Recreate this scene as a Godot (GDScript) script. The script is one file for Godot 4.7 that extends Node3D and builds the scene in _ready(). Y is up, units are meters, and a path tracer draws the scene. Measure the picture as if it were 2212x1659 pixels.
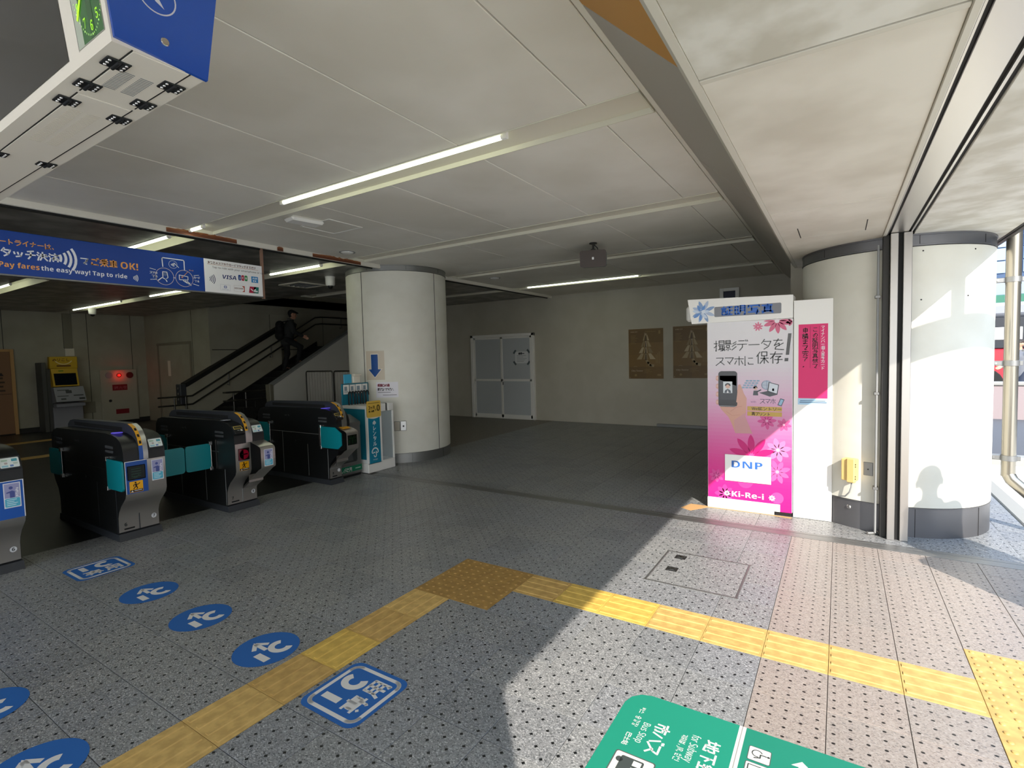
extends Node3D
# A covered station concourse: ticket gates, round pillars, a photo booth and a sunlit tiled floor.

class B:
	# collects triangles; faces are given counter-clockwise as seen from outside
	var v := PackedVector3Array()
	var n := PackedVector3Array()
	var u := PackedVector2Array()
	var c := PackedColorArray()
	var t := Transform3D.IDENTITY
	var col := Color.WHITE
	func tri(p: Vector3, q: Vector3, r: Vector3, np: Vector3, nq: Vector3, nr: Vector3, up := Vector2.ZERO, uq := Vector2.ZERO, ur := Vector2.ZERO) -> void:
		v.append(t * p); v.append(t * r); v.append(t * q)
		n.append((t.basis * np).normalized()); n.append((t.basis * nr).normalized()); n.append((t.basis * nq).normalized())
		u.append(up); u.append(ur); u.append(uq)
		c.append(col); c.append(col); c.append(col)
	func flat(p: Vector3, q: Vector3, r: Vector3) -> void:
		var m := (q - p).cross(r - p).normalized()
		tri(p, q, r, m, m, m)
	func quad(p: Vector3, q: Vector3, r: Vector3, s: Vector3) -> void:
		var m := (q - p).cross(r - p)
		if m.length() < 1e-12:
			m = (r - p).cross(s - p)
		m = m.normalized()
		tri(p, q, r, m, m, m, Vector2(0, 1), Vector2(1, 1), Vector2(1, 0))
		tri(p, r, s, m, m, m, Vector2(0, 1), Vector2(1, 0), Vector2(0, 0))
	func bx(x0: float, x1: float, y0: float, y1: float, z0: float, z1: float, e := 0.0) -> void:
		# box with chamfered edges
		var lo := Vector3(minf(x0, x1), minf(y0, y1), minf(z0, z1))
		var hi := Vector3(maxf(x0, x1), maxf(y0, y1), maxf(z0, z1))
		e = minf(e, 0.45 * minf(hi.x - lo.x, minf(hi.y - lo.y, hi.z - lo.z)))
		var mid := (lo + hi) / 2
		var h := (hi - lo) / 2
		for a in 3:
			var b := (a + 1) % 3
			var d := (a + 2) % 3
			for s in [-1.0, 1.0]:
				var k := []
				for w in [[-1, -1], [1, -1], [1, 1], [-1, 1]]:
					var p := Vector3.ZERO
					p[a] = s * h[a]
					p[b] = w[0] * (h[b] - e)
					p[d] = w[1] * (h[d] - e)
					k.append(mid + p)
				if s > 0: quad(k[0], k[1], k[2], k[3])
				else: quad(k[3], k[2], k[1], k[0])
		if e <= 0.0: return
		for a in 3:
			var b := (a + 1) % 3
			var d := (a + 2) % 3
			for s in [-1.0, 1.0]:
				for w in [-1.0, 1.0]:
					var k := []
					for f in [[-1, 0], [1, 0], [1, 1], [-1, 1]]:
						var p := Vector3.ZERO
						p[a] = f[0] * (h[a] - e)
						p[b] = s * (h[b] - (e if f[1] == 1 else 0.0))
						p[d] = w * (h[d] - (0.0 if f[1] == 1 else e))
						k.append(mid + p)
					if s * w < 0: quad(k[0], k[1], k[2], k[3])
					else: quad(k[3], k[2], k[1], k[0])
		for sx in [-1.0, 1.0]:
			for sy in [-1.0, 1.0]:
				for sz in [-1.0, 1.0]:
					var q := Vector3(sx, sy, sz)
					var p0 := mid + q * (h - Vector3(0, e, e))
					var p1 := mid + q * (h - Vector3(e, 0, e))
					var p2 := mid + q * (h - Vector3(e, e, 0))
					if sx * sy * sz > 0: flat(p0, p1, p2)
					else: flat(p2, p1, p0)
	func prism(poly: PackedVector2Array, z0: float, z1: float, smooth := 0.0, caps := true) -> void:
		# polygon in xy pushed from z0 to z1; smooth = largest angle (degrees) that is rounded over
		if Geometry2D.is_polygon_clockwise(poly):
			poly = poly.duplicate(); poly.reverse()
		var k := poly.size()
		var en := []
		for i in k:
			var d: Vector2 = poly[(i + 1) % k] - poly[i]
			en.append(Vector3(d.y, -d.x, 0).normalized())
		for i in k:
			var j := (i + 1) % k
			var na: Vector3 = en[i]
			var nb: Vector3 = en[i]
			if smooth > 0:
				if rad_to_deg((en[i] as Vector3).angle_to(en[(i + k - 1) % k])) < smooth: na = (en[i] + en[(i + k - 1) % k]).normalized()
				if rad_to_deg((en[i] as Vector3).angle_to(en[j])) < smooth: nb = (en[i] + en[j]).normalized()
			var p := Vector3(poly[i].x, poly[i].y, z0)
			var q := Vector3(poly[j].x, poly[j].y, z0)
			var p1 := Vector3(poly[i].x, poly[i].y, z1)
			var q1 := Vector3(poly[j].x, poly[j].y, z1)
			if z1 > z0:
				tri(p, q, q1, na, nb, nb); tri(p, q1, p1, na, nb, na)
			else:
				tri(q, p, p1, nb, na, na); tri(q, p1, q1, nb, na, nb)
		if not caps: return
		var ix := Geometry2D.triangulate_polygon(poly)
		for i in range(0, ix.size(), 3):
			var a: Vector2 = poly[ix[i]]
			var b: Vector2 = poly[ix[i + 1]]
			var d: Vector2 = poly[ix[i + 2]]
			if (b - a).cross(d - a) < 0:
				var w := b; b = d; d = w
			var zt := maxf(z0, z1)
			var zb := minf(z0, z1)
			var up := Vector3(0, 0, 1)
			tri(Vector3(a.x, a.y, zt), Vector3(b.x, b.y, zt), Vector3(d.x, d.y, zt), up, up, up)
			tri(Vector3(a.x, a.y, zb), Vector3(d.x, d.y, zb), Vector3(b.x, b.y, zb), -up, -up, -up)
	func lathe(prof: PackedVector2Array, seg := 32, a0 := 0.0, a1 := TAU, sharp := 35.0) -> void:
		# profile of (radius, y) from bottom to top turned about y
		var k := prof.size()
		for i in k - 1:
			var d := prof[i + 1] - prof[i]
			if d.length() < 1e-7: continue
			var m := Vector2(d.y, -d.x).normalized()
			var ma := m
			var mb := m
			if i > 0:
				var e := prof[i] - prof[i - 1]
				var w := Vector2(e.y, -e.x).normalized()
				if absf(rad_to_deg(w.angle_to(m))) < sharp: ma = (w + m).normalized()
			if i < k - 2:
				var e := prof[i + 2] - prof[i + 1]
				var w := Vector2(e.y, -e.x).normalized()
				if absf(rad_to_deg(w.angle_to(m))) < sharp: mb = (w + m).normalized()
			for j in seg:
				var f := a0 + (a1 - a0) * j / seg
				var g := a0 + (a1 - a0) * (j + 1) / seg
				var cf := Vector3(sin(f), 0, cos(f))
				var cg := Vector3(sin(g), 0, cos(g))
				var p := cf * prof[i].x + Vector3(0, prof[i].y, 0)
				var q := cg * prof[i].x + Vector3(0, prof[i].y, 0)
				var r := cg * prof[i + 1].x + Vector3(0, prof[i + 1].y, 0)
				var s := cf * prof[i + 1].x + Vector3(0, prof[i + 1].y, 0)
				var n0 := cf * ma.x + Vector3(0, ma.y, 0)
				var n1 := cg * ma.x + Vector3(0, ma.y, 0)
				var n2 := cg * mb.x + Vector3(0, mb.y, 0)
				var n3 := cf * mb.x + Vector3(0, mb.y, 0)
				if prof[i].x > 1e-6: tri(p, q, r, n0, n1, n2)
				if prof[i + 1].x > 1e-6: tri(p, r, s, n0, n2, n3)
	func tube(path: Array, r: float, seg := 10) -> void:
		var k := path.size()
		var rings := []
		var side := Vector3.ZERO
		for i in k:
			var d: Vector3
			if i == 0: d = path[1] - path[0]
			elif i == k - 1: d = path[k - 1] - path[k - 2]
			else: d = (path[i + 1] - path[i]).normalized() + (path[i] - path[i - 1]).normalized()
			d = d.normalized()
			if side == Vector3.ZERO:
				side = d.cross(Vector3.UP if absf(d.y) < 0.9 else Vector3.RIGHT).normalized()
			side = (side - d * side.dot(d)).normalized()
			var up := d.cross(side)
			var ring := []
			for j in seg:
				var a := TAU * j / seg
				ring.append(side * cos(a) + up * sin(a))
			rings.append(ring)
		for i in k - 1:
			for j in seg:
				var m := (j + 1) % seg
				var na: Vector3 = rings[i][j]
				var nb: Vector3 = rings[i][m]
				var nc: Vector3 = rings[i + 1][m]
				var nd: Vector3 = rings[i + 1][j]
				tri(path[i] + na * r, path[i] + nb * r, path[i + 1] + nc * r, na, nb, nc)
				tri(path[i] + na * r, path[i + 1] + nc * r, path[i + 1] + nd * r, na, nc, nd)
		for j in seg:
			var m := (j + 1) % seg
			flat(path[0], path[0] + rings[0][m] * r, path[0] + rings[0][j] * r)
			flat(path[k - 1], path[k - 1] + rings[k - 1][j] * r, path[k - 1] + rings[k - 1][m] * r)
	func disc(o: Vector3, axis: Vector3, r: float, h: float, seg := 20, e := 0.0) -> void:
		# short cylinder from o along axis
		var z := axis.normalized()
		var x := z.cross(Vector3.UP if absf(z.y) < 0.9 else Vector3.RIGHT).normalized()
		var keep := t
		t = t * Transform3D(Basis(x, z, x.cross(z)), o)
		var pr := PackedVector2Array([Vector2(0, 0), Vector2(r, 0), Vector2(r, h - e)])
		if e > 0: pr.append(Vector2(r - e, h))
		else: pr.append(Vector2(r, h))
		pr.append(Vector2(0, h))
		lathe(pr, seg)
		t = keep
	func ball(o: Vector3, r: Vector3, seg := 14) -> void:
		var keep := t
		t = t * Transform3D(Basis.from_scale(r), o)
		var pr := PackedVector2Array()
		for i in 9: pr.append(Vector2(sin(PI * i / 8.0), -cos(PI * i / 8.0)))
		lathe(pr, seg, 0, TAU, 60)
		t = keep
	func mesh(m: Material = null) -> ArrayMesh:
		var a := []
		a.resize(Mesh.ARRAY_MAX)
		a[Mesh.ARRAY_VERTEX] = v
		a[Mesh.ARRAY_NORMAL] = n
		a[Mesh.ARRAY_TEX_UV] = u
		a[Mesh.ARRAY_COLOR] = c
		var am := ArrayMesh.new()
		am.add_surface_from_arrays(Mesh.PRIMITIVE_TRIANGLES, a)
		if m: am.surface_set_material(0, m)
		return am

class P extends B:
	# flat print: shapes and lettering laid on a plane (or round a pillar) in thin layers
	var o := Vector3.ZERO
	var uu := Vector3.RIGHT
	var vv := Vector3.UP
	var nn := Vector3.BACK
	var lay := 1
	var step := 0.0006
	var rad := 0.0   # pillar radius when the print is wrapped round one; o is then its axis, uu.x its start angle
	var host: Node3D
	func at(p: Vector2, l := -1) -> Vector3:
		var k := (lay if l < 0 else l) * step
		if rad > 0:
			var a := uu.x + p.x / rad
			return o + Vector3(sin(a), 0, cos(a)) * (rad + k) + Vector3(0, p.y, 0)
		return o + uu * p.x + vv * p.y + nn * k
	func fan(a: Vector2, b: Vector2, d: Vector2) -> void:
		if (b - a).cross(d - a) < 0:
			var w := b; b = d; d = w
		var m := nn
		var m2 := nn
		var m3 := nn
		if rad > 0:
			m = (at(a) - o) * Vector3(1, 0, 1); m2 = (at(b) - o) * Vector3(1, 0, 1); m3 = (at(d) - o) * Vector3(1, 0, 1)
		tri(at(a), at(b), at(d), m, m2, m3)
	func poly(ps: PackedVector2Array, k: Color) -> void:
		col = k.srgb_to_linear()
		var ix := Geometry2D.triangulate_polygon(ps)
		for i in range(0, ix.size(), 3): fan(ps[ix[i]], ps[ix[i + 1]], ps[ix[i + 2]])
	func rect(x0: float, y0: float, x1: float, y1: float, k: Color) -> void:
		if rad > 0:
			col = k.srgb_to_linear()
			var m := maxi(1, int(absf(x1 - x0) / 0.03))
			for i in m:
				var a := lerpf(x0, x1, float(i) / m)
				var b := lerpf(x0, x1, float(i + 1) / m)
				fan(Vector2(a, y0), Vector2(b, y0), Vector2(b, y1)); fan(Vector2(a, y0), Vector2(b, y1), Vector2(a, y1))
			return
		poly(PackedVector2Array([Vector2(x0, y0), Vector2(x1, y0), Vector2(x1, y1), Vector2(x0, y1)]), k)
	func rrect(x0: float, y0: float, x1: float, y1: float, r: float, k: Color) -> void:
		poly(rr(x0, y0, x1, y1, r), k)
	static func rr(x0: float, y0: float, x1: float, y1: float, r: float, seg := 6) -> PackedVector2Array:
		var ps := PackedVector2Array()
		for q in [[x1 - r, y0 + r, -90.0], [x1 - r, y1 - r, 0.0], [x0 + r, y1 - r, 90.0], [x0 + r, y0 + r, 180.0]]:
			for i in seg + 1:
				var a := deg_to_rad(q[2] + 90.0 * i / seg)
				ps.append(Vector2(q[0] + r * cos(a), q[1] + r * sin(a)))
		return ps
	func circ(x: float, y: float, rx: float, k: Color, ry := -1.0, seg := 28) -> void:
		var ps := PackedVector2Array()
		for i in seg: ps.append(Vector2(x + rx * cos(TAU * i / seg), y + (rx if ry < 0 else ry) * sin(TAU * i / seg)))
		poly(ps, k)
	func line(ps: Array, w: float, k: Color, closed := false, joints := true) -> void:
		col = k.srgb_to_linear()
		var m := ps.size()
		for i in (m if closed else m - 1):
			var a: Vector2 = ps[i]
			var b: Vector2 = ps[(i + 1) % m]
			var d := (b - a).normalized().orthogonal() * w / 2
			fan(a - d, b - d, b + d); fan(a - d, b + d, a + d)
		if joints:
			for i in m:
				if not closed and (i == 0 or i == m - 1): continue
				for j in 6: fan(ps[i], ps[i] + Vector2.from_angle(TAU * j / 6) * w / 2, ps[i] + Vector2.from_angle(TAU * (j + 1) / 6) * w / 2)
	func arc(x: float, y: float, r: float, d0: float, d1: float, w: float, k: Color, sy := 1.0) -> void:
		col = k.srgb_to_linear()
		var m := maxi(4, int(absf(d1 - d0) / 10.0))
		for i in m:
			var a := deg_to_rad(lerpf(d0, d1, float(i) / m))
			var b := deg_to_rad(lerpf(d0, d1, float(i + 1) / m))
			var p := Vector2(cos(a), sin(a) * sy)
			var q := Vector2(cos(b), sin(b) * sy)
			var ctr := Vector2(x, y)
			fan(ctr + p * (r - w / 2), ctr + p * (r + w / 2), ctr + q * (r + w / 2))
			fan(ctr + p * (r - w / 2), ctr + q * (r + w / 2), ctr + q * (r - w / 2))
	func petal(x: float, y: float, ang: float, len: float, wid: float, k: Color, start := 0.0) -> void:
		var ps := PackedVector2Array()
		var d := Vector2.from_angle(deg_to_rad(ang))
		var e := d.orthogonal()
		for i in 11:
			var s := i / 10.0
			ps.append(Vector2(x, y) + d * (start + (len - start) * s) + e * wid / 2 * pow(sin(PI * s), 0.7))
		for i in range(9, 0, -1):
			var s := i / 10.0
			ps.append(Vector2(x, y) + d * (start + (len - start) * s) - e * wid / 2 * pow(sin(PI * s), 0.7))
		poly(ps, k)
	func flower(x: float, y: float, r: float, wid: float, k: Color, num := 8, a0 := 10.0, heart := Color.WHITE) -> void:
		for i in num: petal(x, y, a0 + 360.0 * i / num, r * (1.0 if i % 2 == 0 else 0.92), wid, k, r * 0.1)
		lay += 1
		circ(x, y, r * 0.14, heart)
		lay -= 1
	func txt(s: String, x: float, y: float, h: float, k: Color, bold := true, wide := 1.0, align := -1, serif := false, slant := 0.0) -> float:
		# Latin lettering: h is the height of a capital; returns the width
		var f: Array = host.glyphs(s, bold, serif)
		var ps: PackedVector3Array = f[0]
		var sc := h / 0.714
		var w: float = f[1] * sc * wide
		var x0 := x - (w * 0.5 if align == 0 else (w if align == 1 else 0.0))
		col = k.srgb_to_linear()
		for i in range(0, ps.size(), 3):
			var q := []
			for j in 3:
				var p := ps[i + j]
				q.append(Vector2(x0 + (p.x * wide + p.y * slant) * sc, y + p.y * sc))
			fan(q[0], q[1], q[2])
		return w
	func jp(s: String, x: float, y: float, h: float, k: Color, w := 0.1, wide := 1.0, down := false, gap := 1.1) -> void:
		# Japanese and Korean lettering drawn stroke by stroke; y is the foot of the first character
		var px := x
		var py := y
		for ch in s:
			var g: String = host.STROKES.get(ch, "")
			for st in g.split(" ", false):
				var ps := []
				for i in range(0, st.length() - 1, 2):
					ps.append(Vector2(px + st.substr(i, 1).hex_to_int() / 15.0 * h * wide, py + st.substr(i + 1, 1).hex_to_int() / 15.0 * h))
				if ps.size() > 1:
					var d0: Vector2 = (ps[0] - ps[1]).normalized() * w * h * 0.3
					ps[0] += d0
					line(ps, w * h, k)
			if down: py -= h * gap
			else: px += h * wide * gap

const STROKES := {
	"ポ": "1bcb 7f80 4812 b8e2 ddeefdecdd", "ホ": "1bfb 8f80 4812 b8e2", "ー": "18f8", "ト": "5f50 59d5", "ラ": "3ede 1aeab440", "イ": "df16 9b90", "ナ": "1aea 8f8741",
	"は": "2f2031 6bfb bfb392625473c3f1", "、": "2541", "タ": "6f29 5cecb551 59a6", "ッ": "2a36 7a86 dab442", "チ": "cf3d 18f8 8d8640",
	"決": "1e3c 0a28 1037 5bdbd8 48f8 8f8840 88f0", "済": "1e3c 0a28 1037 9fac 4cfc 6c c6 dc56 77d7 7660 d6d0 74d4", "で": "1ded956382c1 a9c6 cadb",
	"ご": "3cbca9 362242c2e1 cfdd effd", "乗": "df3d 1bfb 5d57 bdb7 07f7 8e80 7610 96f0", "車": "2ded 3bdbd5353b 38d8 12f2 8f80",
	"撮": "0b5b 3f3021 0548 7fefea7a7f 7ded 68f8 8882 c8c0 86c6 84c4 62c3 d6f6e290 d4f0", "影": "1f7f7b1b1f 1d7d 0a9a 2868652528 4540 2311 6382 fdaa fa96 f691",
	"デ": "3ebe 19e9 898540 cfdd effd", "を": "2ddd 8f369995 e95441c0f0", "ス": "2dddb810 87f1", "マ": "1dedb884 5792", "に": "2f2031 7cec 757382f2",
	"保": "5f19 3b30 7fdfda7a7f 67f7 aaa0 a750 a7f1", "存": "1cfc 7f5a16 4a40 79d9a7 a7a180 65f5",
	"証": "3f4e 0c7c 1a6a 1868 1666611116 8efe beb1 b8f8 8881 71f1", "明": "1e5e51111e 1858 8fefe0c0 8f8560 8beb 87e7", "写": "1b1efefb 5c56d6c0a1 59d9 13f3",
	"真": "8f8d 1ded 4bcbc4444b 49c9 47c7 13f3 5310 b3f0", "再": "1fef 3c30 3cdcd0b1 8f83 38d8 14f4", "エ": "2ded 8d82 12f2", "ン": "2e5b 2074eb", "リ": "3e36 cec750",
	"プ": "1dcda640 ddeefdecdd", "バ": "5b11 abf1 cfdd effd", "個": "4f18 2b20 6ffff0606f 8cdc afa8 88d8d38388", "人": "8f8711 87f0", "番": "df3e 1bfb 8e86 8b26 8be6 36d6d03036 33d3 8680", "号": "4fbfba4a4f 18f8 6856c6b181",
	"カ": "1bebd180 8f8711", "ド": "5f50 59d5 bfcd dfed", "こ": "3ddd 362442d2", "の": "8d64322759acd9e6c3a1", "機": "1b6b 4f40 4b06 9d7a dc9a fcda 68f8 cfc6f1 8871 93c4", "申": "3cdcd4343c 38d8 8f80",
	"請": "3f4e 0c7c 1a6a 1868 1666611116 8eee 8cec 7afa bfba 8880 87e7e0c1 85e5 83e3", "ま": "2ded 29e9 8f8362323484e1", "完": "8f8d 1a1dfdfa 4bcb 17f7 675220 a7a1d1f3", "了": "2dddb98861", "。": "2142433221",
	"専": "8f87 1ded 3bdbd7373b 39d9 15f5 b7b1a0 4251", "用": "3e3610 3eded0b1 39d9 35d5 8e80", "傘": "8f18 8ff8 8c80 15f5 5a37 5856 ba97 bad7", "レ": "4e41e8", "ル": "4d4610 9e91f6",
	"ヶ": "6c28 59ea aa8350", "月": "4f4510 4fdfd0b1 4bdb 47d7", "使": "4f18 2b20 5dfd 6bebe7676b afa640 75f0", "い": "2d224155 cce6", "放": "3f3d 1c7c 3c3610 39696140 bf97 9bfb ebb470 98f0", "題": "1f6f6a1a1f 1c6c 0878 4841 4575 2512f0 8fff 9dedd5959d 9aea 97e7",
	"市": "8f8c 1cfc 3932 39d9d2b2 8c80", "地": "0a5a 2e24 0365 69fbf6d5 aea3 7d72f1f4", "下": "1ded 8d80 89d5", "鉄": "4f0a 4f7b 1969 1666 4a41 0171 9d89 9bfb 76f6 bfb570 b6f0",
	"버": "1f17 6f67 1767 1b6b dfd0 9bdb", "스": "8f29 8ce9 13f3", "승": "8f3b 8ddb 18f8 56a5b2a0505256", "강": "2f8f79 dfd8 dbfb 76b5b1a0515276", "장": "2f8f39 6c89 dfd8 dbfb 76b5b1a0515276", "지": "1e8e53 6a93 dfd0", "하": "3f7f 1c9c 38788321 3138 dfd0 d8f8", "철": "5f5e 2d8d39 6b89 dfd8 9bdb 26d6d323 20d0", "한": "3f7f 1c9c 37776323 2737 dfd5 dbfb 4341c1",
	"신": "5f1a 5d8a dfd4 3330d0", "巴": "1ded e8 1d11e1e4 18e8 8d88 ede8", "士": "19f9 8f81 32d2", "站": "4f4d 0c8c 2a35 6a55 0383 bfb8 bcfc 98e8e19198", "し": "4e4361a1e4", "ぶ": "8d6a 8a95 7241 2825 d7f4 cfdd effd", "み": "3d8d4533527ae5 c9b2", "あ": "2ded 7f74 b97231428bf7c1", "な": "1ded 7f3a c8c1728352f2", "た": "1ded 7f30 8ada 8571e1", "や": "1bbee8a6 8f7d 5b70",
	"か": "1bbba180 6f20 cdf8", "だ": "1ded 7f30 8ada 8571e1 cfdd effd", "け": "2f2031 6bfb bfb570", "り": "3e36 cfc750", "と": "5f69 d9427190e1", "き": "2ded 19e9 6fc6 384381d0", "っ": "29b9c4a281", "て": "1ded956382c1", "す": "1ded 9f9542357790", "る": "3ede48 48b8d4b16131", "お": "1bbb 6f63431486d6e3a1 cde9", "気": "5f1a 3cdc 3ac9 18c8d1f0f3 3792 9632", "ビ": "4e42d1 d948 cfdd effd", "ニ": "3cdc 13f3", "ゴ": "2dddd1 22d2 cfdd effd", "ミ": "3ede 39d7 24c1", "捨": "0b5b 3f3021 0548 af69 aff9 7bbb 98e8 8656d6d08086",
	"ク": "6e29 5bdb b551 5cdc", "ジ": "4f7d 2a58 2064db cfdd effd", "電": "2fdf 18cf 1c1dfdfa 8f8a 36d6d23236 34d4 8871f1", "重": "df3d 1bfb 3adad5353a 38d8 14f4 10f0 8f80","要": "1fef 3cdcd9393c 09f9 6730f0 c840", "も": "8f84624282c3e5 3ada 37d7", "口": "2ddd 2d22d2dd", "さ": "2cec 8fb7 382342c1", "ア": "1eed97 8a8730", "サ": "1afa 5f56 bfb770", "消": "1e3c 0a28 1037 5e6c fecc afac 5b50 5bebe0 58e8 55e5", "火": "8f8711 87f0 3b27 dbe7", "栓": "1b6b 4f40 4b06 af59 aff9 7aea 75d5 61f1 a1aa", "ェ": "2beb 8b81 12f2"
}

var M := {}
var glyph_cache := {}
var fonts := {}

func glyphs(s: String, bold: bool, serif: bool) -> Array:
	var key := "%s|%s|%s" % [s, bold, serif]
	if glyph_cache.has(key): return glyph_cache[key]
	var fk := "%s%s" % [bold, serif]
	if not fonts.has(fk):
		var f := SystemFont.new()
		f.font_names = PackedStringArray(["Droid Serif" if serif else "Droid Sans"])
		f.font_weight = 700 if bold else 400
		fonts[fk] = f
	var tm := TextMesh.new()
	tm.font = fonts[fk]
	tm.font_size = 64
	tm.pixel_size = 1.0 / 64.0
	tm.depth = 0.0
	tm.curve_step = 2.0
	tm.text = s
	tm.horizontal_alignment = HORIZONTAL_ALIGNMENT_LEFT
	tm.vertical_alignment = VERTICAL_ALIGNMENT_BOTTOM
	var out := PackedVector3Array()
	var lo := INF
	for i in tm.get_surface_count():
		var a := tm.surface_get_arrays(i)
		var vs: PackedVector3Array = a[Mesh.ARRAY_VERTEX]
		var ix: PackedInt32Array = a[Mesh.ARRAY_INDEX]
		for k in ix: out.append(vs[k])
	var x0 := INF
	var x1 := -INF
	for p in out:
		x0 = minf(x0, p.x); x1 = maxf(x1, p.x)
	# put the foot of the capitals on the line: measured once on a capital E
	var base := 0.0
	if s != "E":
		base = glyphs("E", bold, serif)[2]
	else:
		for p in out: lo = minf(lo, p.y)
		base = lo
	var res := PackedVector3Array()
	for p in out: res.append(Vector3(p.x - x0, p.y - base, 0))
	glyph_cache[key] = [res, x1 - x0, base]
	return glyph_cache[key]

func print_on(o: Vector3, uu: Vector3, vv: Vector3) -> P:
	var p := P.new()
	p.host = self; p.o = o; p.uu = uu.normalized(); p.vv = vv.normalized(); p.nn = uu.cross(vv).normalized()
	return p

func print_round(axis: Vector3, r: float, a: float) -> P:
	var p := P.new()
	p.host = self; p.o = axis; p.uu = Vector3(a, 0, 0); p.rad = r; p.step = 0.0012; p.nn = Vector3(sin(a), 0, cos(a))
	return p

func mat(called: String, c: Color, rough := 0.6, metal := 0.0, spec := 0.5) -> StandardMaterial3D:
	var m := StandardMaterial3D.new()
	m.resource_name = called
	m.albedo_color = c
	m.roughness = rough
	m.metallic = metal
	m.metallic_specular = spec
	M[called] = m
	return m

func part(called: String, b: B, m: Material, parent: Node) -> MeshInstance3D:
	var o := MeshInstance3D.new()
	o.name = called
	o.mesh = b.mesh(m)
	o.cast_shadow = GeometryInstance3D.SHADOW_CASTING_SETTING_ON
	parent.add_child(o, true)
	return o

var counts := {}
func numbered(called: String) -> String:
	var k: int = counts.get(called, 0)
	counts[called] = k + 1
	return called if k == 0 else "%s_%03d" % [called, k]

func tag(o: Node, label: String, category := "", group := "") -> Node:
	o.set_meta("label", label)
	if category: o.set_meta("category", category)
	if group: o.set_meta("group", group)
	return o

func thing(called: String, label: String, category: String, pos := Vector3.ZERO, turn := 0.0, group := "") -> Node3D:
	var o := Node3D.new()
	o.name = numbered(called)
	add_child(o)
	o.position = pos
	o.rotation.y = turn
	tag(o, label, category, group)
	return o

func solo(called: String, b: B, m: Material, label: String, category: String, group := "") -> MeshInstance3D:
	var o := part(numbered(called), b, m, self)
	tag(o, label, category, group)
	return o

func struct(called: String, b: B, m: Material) -> MeshInstance3D:
	var o := part(called, b, m, self)
	o.set_meta("kind", "structure")
	return o

func structure(called: String) -> Node3D:
	var o := Node3D.new()
	o.name = called
	add_child(o)
	o.set_meta("kind", "structure")
	return o

func C(h: String) -> Color: return Color(h)

const EYE := Vector3(0, 1.589, 0)

func _ready() -> void:
	seed(7)
	# ---- camera ----
	var cam := Camera3D.new()
	cam.name = "camera"
	add_child(cam)
	cam.position = EYE
	cam.rotation_order = EULER_ORDER_YXZ
	cam.rotation_degrees = Vector3(-3.106, 32.513, -1.460)
	cam.fov = 73.44
	cam.near = 0.05
	cam.far = 400.0
	cam.current = true
	# ---- sky, sun, exposure ----
	var env := Environment.new()
	env.background_mode = Environment.BG_SKY
	var sky := Sky.new()
	var sm := ProceduralSkyMaterial.new()
	sm.sky_top_color = Color(0.62, 0.70, 0.80)
	sm.sky_horizon_color = Color(0.93, 0.92, 0.90)
	sm.ground_bottom_color = Color(0.45, 0.43, 0.40)
	sm.ground_horizon_color = Color(0.66, 0.64, 0.61)
	sm.sky_energy_multiplier = 1.0
	sm.sun_angle_max = 0.0
	sky.sky_material = sm
	env.sky = sky
	env.background_energy_multiplier = SKY_ENERGY
	env.tonemap_mode = Environment.TONE_MAPPER_LINEAR
	env.tonemap_exposure = EXPOSURE
	env.sdfgi_enabled = true
	env.ssao_enabled = true
	env.ssil_enabled = true
	var we := WorldEnvironment.new()
	we.name = "world"
	we.environment = env
	add_child(we)
	var sun := DirectionalLight3D.new()
	sun.name = "sun"
	add_child(sun)
	sun.look_at_from_position(Vector3.ZERO, Vector3(-0.638, -0.620, -0.770))
	sun.light_color = Color(1.0, 0.965, 0.92)
	sun.light_energy = SUN_ENERGY
	sun.light_angular_distance = 0.5
	sun.shadow_enabled = true
	materials()
	build_floor()
	build_ceiling()
	build_walls()
	build_pillars()
	build_stairs()
	build_lights()
	build_gates()
	build_booth()
	build_signs()
	build_clock()
	build_floor_marks()
	build_wall_things()
	build_rental()
	build_far_hall()
	build_outside()
	build_people()

const SUN_ENERGY := 2.35
const SKY_ENERGY := 4.7
const EXPOSURE := 1.12
const LAMP := 0.85

# ---------------------------------------------------------------- materials
func speckle(base: Color, darks: Array, lights: Array, seed_: int, count: int) -> ImageTexture:
	# terrazzo chips scattered over 1.25 m
	var N := 1024
	var rng := RandomNumberGenerator.new()
	rng.seed = seed_
	var im := Image.create(N, N, false, Image.FORMAT_RGB8)
	im.fill(base)
	for i in count:
		var r := rng.randf()
		var k: Color = (darks if r < 0.5 else lights)[rng.randi() % 3]
		k = base.lerp(k, rng.randf_range(0.45, 1.0))
		var x := rng.randi() % N
		var y := rng.randi() % N
		var a := rng.randi_range(2, 6)
		var b := rng.randi_range(2, 5)
		var sh := rng.randi_range(-1, 1)
		for q in b:
			im.fill_rect(Rect2i(mini(N - 6, maxi(0, x + sh * q)), mini(N - 1, y + q), a, 1), k)
	return ImageTexture.create_from_image(im)

func noise_tex(freq: float, lo: Color, hi: Color, sd: int, size := 512) -> NoiseTexture2D:
	var n := FastNoiseLite.new()
	n.seed = sd
	n.frequency = freq
	n.fractal_octaves = 5
	var g := Gradient.new()
	g.set_color(0, lo); g.set_color(1, hi)
	g.set_offset(0, 0.25); g.set_offset(1, 0.75)
	var tx := NoiseTexture2D.new()
	tx.width = size; tx.height = size; tx.seamless = true
	tx.noise = n; tx.color_ramp = g
	return tx

func tri_world(m: StandardMaterial3D, sc: float) -> void:
	m.uv1_triplanar = true
	m.uv1_world_triplanar = true
	m.uv1_scale = Vector3.ONE * sc

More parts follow.
